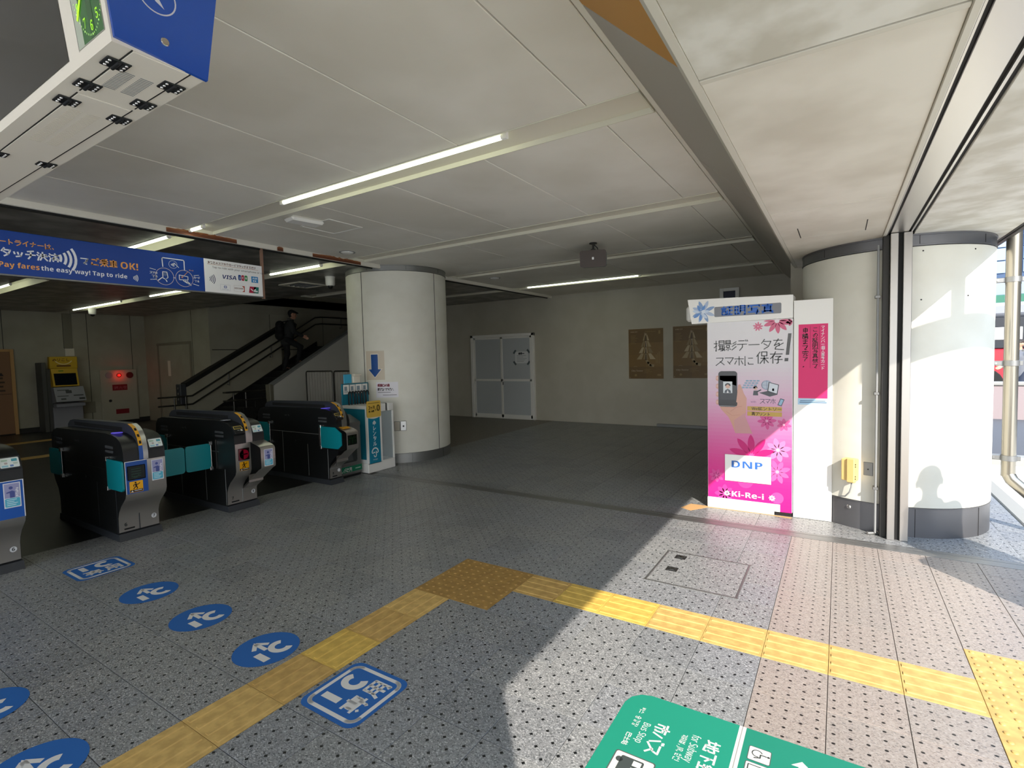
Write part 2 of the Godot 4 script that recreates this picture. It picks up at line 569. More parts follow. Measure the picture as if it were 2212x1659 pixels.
func materials() -> void:
	var st := speckle(C("a2a3a3"), [C("5c5f60"), C("777a7b"), C("8a8c8d")], [C("ececea"), C("d0d1d0"), C("bcbdbd")], 11, 52000)
	var sp := speckle(C("bdb3aa"), [C("93887f"), C("a3988f"), C("8a8583")], [C("d6cec6"), C("cdc6be"), C("c9c0b5")], 12, 40000)
	for k in 3:
		var m := mat("terrazzo_%s" % ["plain", "cool", "dark"][k], [C("d2d2d1"), C("cfd0d2"), C("c6c7c8")][k], 0.38)
		m.albedo_texture = st
		m.vertex_color_use_as_albedo = true
		tri_world(m, 0.8)
	for k in 2:
		var m := mat("pale_terrazzo_%s" % ["plain", "cool"][k], [C("d0ccca"), C("cccac9")][k], 0.42)
		m.albedo_texture = sp
		m.vertex_color_use_as_albedo = true
		tri_world(m, 0.8)
	mat("joint", C("4a4846"), 0.9)
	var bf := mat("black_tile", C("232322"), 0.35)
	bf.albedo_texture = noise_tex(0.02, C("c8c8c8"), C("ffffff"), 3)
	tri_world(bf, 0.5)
	var bg := mat("beige_tile", C("8a8478"), 0.5)
	bg.albedo_texture = noise_tex(0.05, C("d0d0d0"), C("ffffff"), 4); tri_world(bg, 1.0)
	for k in 4:
		var m := mat("tactile_%s" % ["ochre", "yellow", "tan", "brown"][k], [C("cfac66"), C("d8b458"), C("c4a05c"), C("a68244")][k], 0.6)
		m.albedo_texture = noise_tex(0.03, C("e6e4e0"), C("ffffff"), 20 + k, 256)
		tri_world(m, 1.7)
	var ce := mat("ceiling_panel", C("e6e2d8"), 0.6)
	ce.albedo_texture = noise_tex(0.006, C("f2f1ee"), C("ffffff"), 5); tri_world(ce, 0.23)
	var so := mat("soffit_panel", C("d6d0c4"), 0.55)
	so.albedo_texture = noise_tex(0.008, C("e8e6e2"), C("ffffff"), 6); tri_world(so, 0.3)
	var so2 := mat("soffit_stained", C("d2cfc6"), 0.6)
	so2.albedo_texture = noise_tex(0.02, C("e2dfd8"), C("ffffff"), 7); tri_world(so2, 0.35)
	mat("ceiling_trim", C("dcd8cc"), 0.5)
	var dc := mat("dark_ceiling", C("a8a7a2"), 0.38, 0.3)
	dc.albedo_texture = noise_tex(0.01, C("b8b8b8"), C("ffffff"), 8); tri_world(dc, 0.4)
	mat("fascia_panel", C("a39d93"), 0.4)
	mat("orange_board", C("c08a3c"), 0.6)
	mat("dark_gap", C("1c1b1a"), 0.9)
	var wa := mat("wall_paint", C("b9b4a6"), 0.6)
	wa.albedo_texture = noise_tex(0.008, C("f7f6f4"), C("ffffff"), 9); tri_world(wa, 0.3)
	var pl := mat("pillar_paint", C("dcdace"), 0.5)
	pl.albedo_texture = noise_tex(0.01, C("f7f6f4"), C("ffffff"), 10); tri_world(pl, 0.5)
	mat("steel", C("b4b4b2"), 0.32, 0.9)
	mat("steel_dull", C("8f8f8d"), 0.45, 0.85)
	mat("steel_bright", C("d2d2d0"), 0.2, 1.0)
	mat("steel_brushed", C("c4c0bb"), 0.34, 0.9)
	mat("dark_metal", C("3b3a38"), 0.45, 0.6)
	mat("black_plastic", C("17181a"), 0.4)
	mat("gate_black", C("1a1b1c"), 0.38)
	mat("gate_grey", C("33363b"), 0.45)
	mat("rubber", C("101010"), 0.8)
	mat("white_paint", C("e9e7e2"), 0.45)
	mat("cream_paint", C("dcd6c6"), 0.5)
	mat("grey_paint", C("8b8d8d"), 0.5)
	mat("teal_panel", C("0d8a94"), 0.35)
	mat("blue_panel", C("1f4f9d"), 0.35)
	mat("blue_gloss", C("2450a8"), 0.16)
	mat("sign_blue", C("0d3f94"), 0.4)
	mat("rust", C("8a4a20"), 0.9)
	mat("cardboard", C("c49a66"), 0.9)
	mat("plywood", C("8f6a4c"), 0.7)
	mat("brown_case", C("4f4540"), 0.6)
	mat("clear_plastic", Color(0.9, 0.95, 0.97, 0.25), 0.1).transparency = BaseMaterial3D.TRANSPARENCY_ALPHA
	var pr := mat("print", Color.WHITE, 0.45)
	pr.vertex_color_use_as_albedo = true
	var pg := mat("print_gloss", Color(0.88, 0.87, 0.87), 0.16)
	pg.vertex_color_use_as_albedo = true
	var pm := mat("print_matt", Color.WHITE, 0.7)
	pm.vertex_color_use_as_albedo = true
	mat("asphalt", C("55565a"), 0.9)
	mat("pavement", C("d6d2ca"), 0.9)
	mat("facade_brown", C("6e655c"), 0.8)
	mat("facade_glass", C("3a444e"), 0.2)
	mat("kerb", C("9a9892"), 0.8)
	mat("black_cloth", C("0e0f12"), 0.8)
	mat("yellow_case", C("c9a21e"), 0.5)
	mat("trough", C("dcd9c8"), 0.25)
	mat("soffit_trim", C("c4bfb2"), 0.5)
	var hp := mat("hall_paint", C("a39f8e"), 0.6)
	hp.albedo_texture = noise_tex(0.008, C("f4f3f0"), C("ffffff"), 15); tri_world(hp, 0.3)
	mat("hall_trim", C("7c7868"), 0.5)
	mat("door_grey", C("b9bdc0"), 0.5)
	mat("base_steel", C("77777a"), 0.42, 0.8)
	mat("yellowed", C("dfc07a"), 0.5)
	mat("rusty_post", C("8a6a58"), 0.8)
	mat("poster_brown", C("70552a"), 0.5)
	mat("screen_navy", C("1a1e3a"), 0.2)
	mat("clock_cream", C("e0dace"), 0.5)
	mat("clock_shade", C("cdc6b8"), 0.5)
	var dg := mat("dial_glow", Color.WHITE, 0.5)
	dg.vertex_color_use_as_albedo = true
	dg.emission_enabled = true
	dg.emission = Color(0.62, 0.95, 0.12)
	dg.emission_energy_multiplier = 0.45
	mat("stand_white", C("e4e6e4"), 0.5)
	mat("stand_grey", C("8b9090"), 0.5)
	mat("teal_print", C("12748a"), 0.45)
	mat("teal_light", C("3fa8cc"), 0.45)
	mat("sign_yellow", C("dcb650"), 0.5)
	mat("umbrella_black", C("0d0e12"), 0.35)
	mat("stair_dark", C("0c0c0c"), 0.6)
	mat("parapet_white", C("d6d5ce"), 0.6)
	mat("rail_steel", C("5c5b57"), 0.3, 0.9)
	mat("screen_slat", C("a3a09a"), 0.6)
	mat("machine_grey", C("4e4e4a"), 0.5)
	mat("machine_white", C("93949a"), 0.5)
	mat("hall_paint2", C("a8a492"), 0.5)
	mat("call_red", C("5c0d14"), 0.4)
	glow("red_glow", Color(1.0, 0.12, 0.1), 2.0)
	mat("pipe_steel", C("a9a294"), 0.28, 0.95)
	mat("pink_concrete", C("9a8c8c"), 0.9)
	mat("bus_red", C("a02a34"), 0.4)
	mat("bus_grey", C("8c8e94"), 0.4)
	mat("bus_glass", C("1c2028"), 0.15)
	mat("tower_blue", C("3c5270"), 0.4)
	mat("tower_glass", C("8fa6c8"), 0.3)
	mat("tower_pale", C("8a98ac"), 0.6)
	mat("band_green", C("2f6a55"), 0.6)
	mat("skin", C("c9967c"), 0.55)
	mat("jacket_dark", C("2a2c2c"), 0.8)
	mat("coat_grey", C("6c6e74"), 0.8)
	mat("jeans", C("2a3040"), 0.8)
	mat("hair_brown", C("2c211b"), 0.6)
	mat("scarf_grey", C("5a5a58"), 0.85)
	mat("pink_plain", C("f0308c"), 0.3)

func glow(called: String, c: Color, e: float) -> StandardMaterial3D:
	var m := mat(called, Color(0.05, 0.05, 0.05), 0.5)
	m.emission_enabled = true
	m.emission = c
	m.emission_energy_multiplier = e
	return m

# ---------------------------------------------------------------- floor
const GX := 0.305
const PX := 0.2965
const X0 := -0.333
const Z0 := -2.855
const ZT := 0.3

func tile_mesh(w: float, d: float, kind: int, m: Material, off := Vector2.ZERO) -> ArrayMesh:
	# w along x, d along z, top at y = 0, chamfered, with inlaid dots
	var b := B.new()
	var g := 0.0013
	var e := 0.0012
	var x := w / 2 - g
	var z := d / 2 - g
	b.quad(Vector3(-x + e, 0, z - e), Vector3(x - e, 0, z - e), Vector3(x - e, 0, -z + e), Vector3(-x + e, 0, -z + e))
	var a := [Vector3(-x + e, 0, z - e), Vector3(x - e, 0, z - e), Vector3(x - e, 0, -z + e), Vector3(-x + e, 0, -z + e)]
	var k := [Vector3(-x, -e, z), Vector3(x, -e, z), Vector3(x, -e, -z), Vector3(-x, -e, -z)]
	var h := [Vector3(-x, -0.02, z), Vector3(x, -0.02, z), Vector3(x, -0.02, -z), Vector3(-x, -0.02, -z)]
	for i in 4:
		var j := (i + 1) % 4
		b.quad(k[i], k[j], a[j], a[i])
		b.quad(h[i], h[j], k[j], k[i])
	if kind == 0:
		b.col = Color(0.035, 0.037, 0.04)
		for i in 6:
			for j in 6:
				if (i + j) % 2: continue
				var cx := (i + 0.25 - 3.0) / 6.0 * w
				var cz := (j + 0.5 - 3.0) / 6.0 * d
				var r := 0.0086
				var y := 0.0003
				b.quad(Vector3(cx - r * 1.05, y, cz), Vector3(cx, y, cz + r), Vector3(cx + r * 1.05, y, cz), Vector3(cx, y, cz - r))
	elif kind == 1:
		b.col = Color(0.035, 0.03, 0.03)
		for i in 5:
			for j in 5:
				var cx := (i + 0.45 - 2.5) / 5.0 * w
				var cz := (j + 0.4 - 2.5) / 5.0 * d
				var y := 0.0003
				var ps := []
				for q in 8: ps.append(Vector3(cx + 0.0075 * cos(TAU * q / 8), y, cz - 0.0062 * sin(TAU * q / 8)))
				for q in range(1, 7): b.flat(ps[0], ps[q], ps[q + 1])
	return b.mesh(m)

func tactile_mesh(w: float, d: float, dots: bool, along_x: bool, m: Material) -> ArrayMesh:
	var b := B.new()
	var g := 0.001
	b.bx(-w / 2 + g, w / 2 - g, -0.02, 0.0015, -d / 2 + g, d / 2 - g, 0.001)
	if dots:
		for i in 5:
			for j in 5:
				var o := Vector3((i - 2) * w / 5, 0.0015, (j - 2) * d / 5)
				var k := b.t
				b.t = Transform3D(Basis(), o)
				b.lathe(PackedVector2Array([Vector2(0.0115, 0), Vector2(0.0095, 0.0035), Vector2(0.006, 0.005), Vector2(0, 0.005)]), 10)
				b.t = k
	else:
		for i in 4:
			var q := (i - 1.5) * 0.25
			var l := 0.46
			var k := b.t
			if along_x: b.t = Transform3D(Basis(), Vector3(0, 0, q * d))
			else: b.t = Transform3D(Basis(Vector3.UP, PI / 2), Vector3(q * w, 0, 0))
			var len := (w if along_x else d) * l
			var pr := PackedVector2Array([Vector2(-0.0165, 0.0), Vector2(0.0165, 0.0), Vector2(0.011, 0.0055), Vector2(-0.011, 0.0055)])
			var kk := b.t
			b.t = b.t * Transform3D(Basis(Vector3(0, 0, -1), Vector3.UP, Vector3.RIGHT), Vector3.ZERO)
			b.prism(pr, -len, len)
			b.t = kk
			b.t = k
	return b.mesh(m)

func to_screen(p: Vector3) -> Vector3:
	var bas := Basis.from_euler(Vector3(deg_to_rad(-3.106), deg_to_rad(32.513), deg_to_rad(-1.460)))
	var q := bas.inverse() * (p - EYE)
	return Vector3(1106 + 1111.9 * q.x / -q.z, 829.5 - 1111.9 * q.y / -q.z, -q.z)

func put_mesh(called: String, m: Mesh, at: Vector3, parent: Node, sc := Vector3.ONE) -> MeshInstance3D:
	var o := MeshInstance3D.new()
	o.name = called
	o.mesh = m
	o.position = at
	o.scale = sc
	parent.add_child(o, true)
	return o

func build_floor() -> void:
	var f := structure("floor")
	tag(f, "concourse floor of speckled grey and pale tiles with yellow tactile paving")
	var b := B.new()
	b.bx(-18.2, 1.36, -0.25, -0.005, -13.5, 3.4)
	part("floor_slab", b, M.joint, f)
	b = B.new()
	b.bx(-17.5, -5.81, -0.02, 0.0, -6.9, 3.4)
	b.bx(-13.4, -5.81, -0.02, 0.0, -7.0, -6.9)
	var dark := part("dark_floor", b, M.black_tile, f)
	dark.set_meta("label", "black polished floor inside the gates")
	b = B.new()
	b.bx(-17.5, -5.81, -0.02, 0.0, -11.0, -7.002)
	part("beige_floor", b, M.beige_tile, f).set_meta("label", "beige tiles in front of the white double door")
	# steel sill of the shutter
	b = B.new()
	b.bx(-5.45, 1.36, -0.02, 0.002, -5.03, -4.985, 0.001)
	b.bx(-5.45, 1.36, -0.02, 0.001, -4.982, -4.915, 0.001)
	b.bx(-5.45, 1.36, -0.02, 0.002, -4.912, -4.88, 0.001)
	part("shutter_sill", b, M.steel_dull, f)
	# cells
	var meshes := []
	for k in 3: meshes.append(tile_mesh(GX, ZT, 0, M[["terrazzo_plain", "terrazzo_cool", "terrazzo_dark"][k]]))
	for k in 2: meshes.append(tile_mesh(PX, ZT, 1, M[["pale_terrazzo_plain", "pale_terrazzo_cool"][k]]))
	var tact := {}
	for k in 4:
		var m: Material = M[["tactile_ochre", "tactile_yellow", "tactile_tan", "tactile_brown"][k]]
		tact["z%d" % k] = tactile_mesh(GX, ZT, false, false, m)
		tact["x%d" % k] = tactile_mesh(GX, ZT, false, true, m)
		tact["p%d" % k] = tactile_mesh(PX, ZT, false, true, m)
		tact["d%d" % k] = tactile_mesh(GX, ZT, true, true, m)
		tact["e%d" % k] = tactile_mesh(PX, ZT, true, true, m)
	var rng := RandomNumberGenerator.new()
	rng.seed = 5
	var cells := []
	for i in range(-19, 6):
		for j in range(-30, 40):
			var zc := Z0 - (j + 0.5) * ZT
			var zlo := zc - ZT / 2
			var zhi := zc + ZT / 2
			var lx: float = X0 + i * (GX if i < 0 else PX)
			var w := GX if i < 0 else PX
			var xc := lx + w / 2
			if lx < -5.85: continue
			if zhi > 3.4 or zlo < -11.0: continue
			if zc < -5.0 and xc < -5.8: continue
			var scz := 1.0
			# cut at the sill
			if zlo < -4.88 and zhi > -4.88:
				scz = (zhi + 4.88) / ZT; zc = (zhi - 4.88) / 2
			elif zhi > -5.03 and zlo < -5.03:
				scz = (-5.03 - zlo) / ZT; zc = (zlo - 5.03) / 2
			elif zhi <= -4.88 and zlo >= -5.03: continue
			if scz < 0.06: continue
			var called := "tile"
			var me: Mesh
			var r := rng.randf()
			if i >= -7 and i <= -6 and j >= -1 and j <= 0: me = tact.d3; called = "tactile_tile"
			elif i == -7 and j < -1:
				me = tact["z%d" % [0, 0, 2, 1, 2, 0, 0, 0, 0][mini(8, absi(j + 1))]]; called = "tactile_tile"
			elif j == 0 and i >= -5 and i < 3:
				var q: int = [2, 1, 1, 0, 0, 0, 0, 0][i + 5]
				me = tact["x%d" % q] if i < 0 else tact["p%d" % q]; called = "tactile_tile"
			elif i >= 3 and i <= 4 and j <= 1: me = tact["e0"]; called = "tactile_tile"
			elif i >= 0 and j < 7: me = meshes[3 + (0 if r < 0.6 else 1)]
			else: me = meshes[0 if r < 0.5 else (1 if r < 0.8 else 2)]
			var c := Vector3(xc, 0, zc)
			var s := to_screen(c)
			var seen := s.z > 0.1 and s.x > -120 and s.x < 2330 and s.y > 300 and s.y < 1790
			cells.append([c.distance_to(EYE) if seen else 1000.0 + c.length(), called, me, c, Vector3(1, 1, scz)])
	cells.sort_custom(func(p, q): return p[0] < q[0])
	var rest := {}
	var done := 0
	for k in cells:
		if k[1] == "tactile_tile" or (done < 296 and k[0] < 1000.0):
			put_mesh(k[1], k[2], k[3], f, k[4])
			if k[1] == "tile": done += 1
		elif k[0] < 1000.0 or k[3].z > -6.0:
			if not rest.has(k[2]): rest[k[2]] = []
			rest[k[2]].append(Transform3D(Basis.from_scale(k[4]), k[3]))
	for me in rest:
		var mm := MultiMesh.new()
		mm.transform_format = MultiMesh.TRANSFORM_3D
		mm.mesh = me
		mm.instance_count = rest[me].size()
		for i in rest[me].size(): mm.set_instance_transform(i, rest[me][i])
		var mi := MultiMeshInstance3D.new()
		mi.name = "tile_field"
		mi.multimesh = mm
		f.add_child(mi, true)
		mi.set_meta("kind", "stuff")
	# tactile lines far off on the black floor
	b = B.new()
	for x in [-12.1, -14.7]:
		b.bx(x - 0.15, x + 0.15, 0.0, 0.006, -4.6, 3.3, 0.002)
	part("tactile_line", b, M.tactile_tan, f)
	# floor hatch
	var h := thing("floor_hatch", "square steel-framed access hatch in the tiles in front of the photo booth", "hatch", Vector3(-0.845, 0.0, -3.765))
	b = B.new()
	var q := 0.297
	for s in [-1.0, 1.0]:
		b.bx(-q - 0.012, q + 0.012, 0.0005, 0.004, s * q - 0.007, s * q + 0.007, 0.001)
		b.bx(s * q - 0.007, s * q + 0.007, 0.0005, 0.004, -q, q, 0.001)
	part("frame", b, M.steel_dull, h)
	b = B.new()
	b.bx(-q + 0.009, q - 0.009, 0.0006, 0.0022, -q + 0.009, q - 0.009)
	b.col = Color(0.035, 0.037, 0.04)
	for i in 12:
		for j in 12:
			if (i + j) % 2: continue
			var cx := (i - 5.5) * 0.048
			var cz := (j - 5.5) * 0.048
			b.quad(Vector3(cx - 0.008, 0.0025, cz), Vector3(cx, 0.0025, cz + 0.0078), Vector3(cx + 0.008, 0.0025, cz), Vector3(cx, 0.0025, cz - 0.0078))
	part("cover", b, M.terrazzo_plain, h)
	for z in [-0.2, 0.05]:
		b = B.new()
		b.bx(-0.22, -0.14, 0.0022, 0.0035, z - 0.045, z + 0.03)
		var o := part("lift_handle", b, M.dark_metal, h)
		b = B.new()
		b.bx(-0.21, -0.15, 0.0035, 0.0042, z - 0.03, z - 0.022)
		b.bx(-0.21, -0.15, 0.0035, 0.0042, z + 0.008, z + 0.016)
		b.bx(-0.19, -0.165, 0.0035, 0.0045, z - 0.022, z + 0.008)
		part("handle_ring", b, M.steel_bright, o)

# ---------------------------------------------------------------- ceiling
const TROUGH := [1.46, -0.67, -2.80, -4.93, -7.08, -9.20]
const TW := 0.29
const ZS := 3.4

func build_ceiling() -> void:
	var ce := structure("ceiling")
	tag(ce, "cream panelled ceiling with lighting troughs, darker over the gates")
	var b := B.new()
	b.bx(-18.2, -0.42, 3.16, 3.4, -7.0, ZS)
	b.bx(-9.9, -0.42, 3.16, 3.4, -13.5, -7.0)
	b.bx(-18.2, -13.4, 3.16, 3.4, -13.5, -7.0)
	part("roof_slab", b, M.dark_gap, ce)
	var zs := [ZS]
	for t in TROUGH: zs.append(t); zs.append(t - TW)
	zs.append(-10.97)
	var xs := [-0.92]
	for k in 5: xs.append(-1.23 - 0.93 * k)
	xs.append(-5.80)
	for i in range(0, zs.size(), 2):
		for k in xs.size() - 1:
			b = B.new()
			b.bx(xs[k + 1] + 0.004, xs[k] - 0.004, 3.0, 3.02, zs[i + 1] + 0.004, zs[i] - 0.004, 0.003)
			part("panel", b, M.ceiling_panel, ce)
	# margin strip beside the sloping fascia
	b = B.new()
	b.bx(-0.916, -0.885, 2.996, 3.03, -10.97, ZS, 0.003)
	part("edge_trim", b, M.ceiling_trim, ce)
	b = B.new()
	b.bx(-0.925, -5.80, 3.03, 3.035, -10.97, ZS)
	part("joint_backing", b, M.cream_paint, ce)
	# the part over the gates
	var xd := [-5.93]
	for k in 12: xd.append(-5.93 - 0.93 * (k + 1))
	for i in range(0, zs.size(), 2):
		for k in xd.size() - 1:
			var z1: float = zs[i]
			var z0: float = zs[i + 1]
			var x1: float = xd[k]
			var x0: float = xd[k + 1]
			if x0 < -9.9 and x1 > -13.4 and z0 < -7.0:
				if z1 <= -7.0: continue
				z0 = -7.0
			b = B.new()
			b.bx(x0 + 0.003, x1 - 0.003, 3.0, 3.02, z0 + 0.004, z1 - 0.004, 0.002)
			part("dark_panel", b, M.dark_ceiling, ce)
	for i in TROUGH.size():
		var z: float = TROUGH[i]
		for e in [[-0.925, -5.80], [-5.93, -17.0 if z > -6.0 else -9.9]]:
			b = B.new()
			b.bx(e[1], e[0], 3.10, 3.115, z - TW, z)
			b.bx(e[1], e[0], 2.996, 3.10, z - 0.006, z + 0.003, 0.001)
			b.bx(e[1], e[0], 2.996, 3.10, z - TW - 0.003, z - TW + 0.006, 0.001)
			b.bx(e[0] - 0.008, e[0], 2.996, 3.10, z - TW, z)
			b.bx(e[1], e[1] + 0.008, 2.996, 3.10, z - TW, z)
			part("light_trough", b, M.trough, ce)
	# the lowered slot of the shutter between the halls, with rusty lips
	b = B.new()
	b.bx(-5.835, -5.80, 2.945, 3.03, -10.97, ZS, 0.004)
	part("slot_lip", b, M.ceiling_trim, ce)
	b = B.new()
	b.bx(-5.945, -5.915, 2.945, 3.03, -10.97, ZS, 0.004)
	b.bx(-5.92, -5.83, 3.02, 3.03, -10.97, ZS)
	part("slot_back", b, M.dark_metal, ce)
	var p := print_on(Vector3(-5.7985, 2.985, 0), Vector3(0, 0, -1), Vector3.UP)
	var rng := RandomNumberGenerator.new()
	rng.seed = 3
	for s in [[2.62, 3.35], [4.35, 5.15], [3.85, 3.93]]:
		for layer in 3:
			var up := PackedVector2Array()
			var n := 26
			for i in n + 1:
				var f := float(i) / n
				up.append(Vector2(lerpf(s[0], s[1], f), 0.005 + rng.randf_range(0.0, 0.018) * sin(PI * f) - 0.012 * layer))
			for i in range(n, -1, -1):
				var f := float(i) / n
				up.append(Vector2(lerpf(s[0], s[1], f), -0.04))
			p.lay = 1 + layer
			p.poly(up, [C("8d5a36"), C("7c4526"), C("64361f")][layer])
	part("rust_stain", p, M.print_matt, ce)
	ce = structure("ceiling_fascia")
	tag(ce, "sloping grey fascia between the cream ceiling and the lower soffit, orange at its near end")
	# ---- sloping fascia between the ceiling and the lower soffit
	var ed := [ZS, 1.5, 0.2, -1.99, -4.01, -6.2, -8.3, -10.97]
	for i in ed.size() - 1:
		b = B.new()
		var z1: float = ed[i] - 0.006
		var z0: float = ed[i + 1] + 0.006
		var a0 := Vector2(-0.885, 2.995)
		var a1 := Vector2(-0.478, 2.600)
		var up := Vector2(0.012, 0.0124)
		b.prism(PackedVector2Array([a0, a1, a1 + up, a0 + up]), z0, z1)
		part("fascia_panel", b, M.orange_board if i < 3 else M.fascia_panel, ce)
	b = B.new()
	b.prism(PackedVector2Array([Vector2(-0.885, 3.01), Vector2(-0.47, 2.608), Vector2(-0.42, 2.7), Vector2(-0.42, 3.2), Vector2(-0.885, 3.2)]), -10.97, ZS)
	part("fascia_core", b, M.dark_gap, ce)
	b = B.new()
	b.prism(PackedVector2Array([Vector2(-0.492, 2.604), Vector2(-0.470, 2.582), Vector2(-0.462, 2.60), Vector2(-0.484, 2.622)]), -10.97, ZS)
	b.prism(PackedVector2Array([Vector2(-0.476, 2.594), Vector2(-0.452, 2.535), Vector2(-0.45, 2.51), Vector2(-0.430, 2.487), Vector2(-0.405, 2.487), Vector2(-0.405, 2.6)]), -10.97, ZS)
	part("fascia_lip", b, M.soffit_trim, ce)
	# ---- soffit over the entrance
	var so := structure("ceiling_soffit")
	tag(so, "lower cream soffit over the entrance with a steel shutter channel")
	b = B.new()
	b.bx(-0.42, 1.195, 2.56, 3.4, -11.3, ZS)
	part("soffit_core", b, M.dark_gap, so)
	var sz := [ZS, 2.25, 0.22, -1.845, -3.90, -5.96, -8.0, -11.2]
	for i in sz.size() - 1:
		for e in [[-0.405, 0.288, 0], [0.497, 1.175, 1]]:
			b = B.new()
			var z1: float = sz[i]
			b.bx(e[0], e[1], 2.49, 2.51, sz[i + 1] + 0.004, z1 - (0.03 if i == 3 and e[2] == 0 else 0.004), 0.003)
			part("soffit_panel", b, M.soffit_stained if (i < 3 or e[2] == 1) else M.soffit_panel, so)
	b = B.new()
	b.bx(-0.405, 0.288, 2.487, 2.512, -1.873, -1.846, 0.002)
	b.bx(0.288, 0.313, 2.482, 2.512, -11.2, ZS, 0.003)
	part("cover_strip", b, M.soffit_trim, so)
	b = B.new()
	b.bx(0.313, 0.50, 2.545, 2.56, -11.2, ZS)
	part("slot_shadow", b, M.dark_gap, so)
	b = B.new()
	b.bx(0.315, 0.322, 2.488, 2.55, -5.2, ZS)
	b.bx(0.338, 0.452, 2.492, 2.50, -5.2, ZS, 0.002)
	b.bx(0.467, 0.478, 2.488, 2.55, -5.2, ZS)
	part("shutter_channel", b, M.steel_brushed, so)
	b = B.new()
	b.bx(0.322, 0.338, 2.50, 2.55, -5.2, ZS)
	b.bx(0.452, 0.467, 2.50, 2.55, -5.2, ZS)
	b.bx(0.478, 0.497, 2.50, 2.55, -5.2, ZS)
	part("channel_gap", b, M.rubber, so)
	b = B.new()
	b.bx(1.172, 1.207, 2.47, 2.60, -11.3, ZS, 0.004)
	b.bx(1.155, 1.175, 2.484, 2.52, -11.3, ZS, 0.003)
	part("edge_gutter", b, M.dark_metal, so)
	# two short slots and a faint seam near the pillar
	b = B.new()
	for x in [-0.275, 0.160]: b.bx(x - 0.003, x + 0.003, 2.4885, 2.491, -4.87, -4.48)
	part("slot", b, M.dark_gap, so)
	b = B.new()
	b.bx(-0.26, 0.15, 2.4888, 2.491, -4.865, -4.861)
	part("seam", b, M.soffit_trim, so)

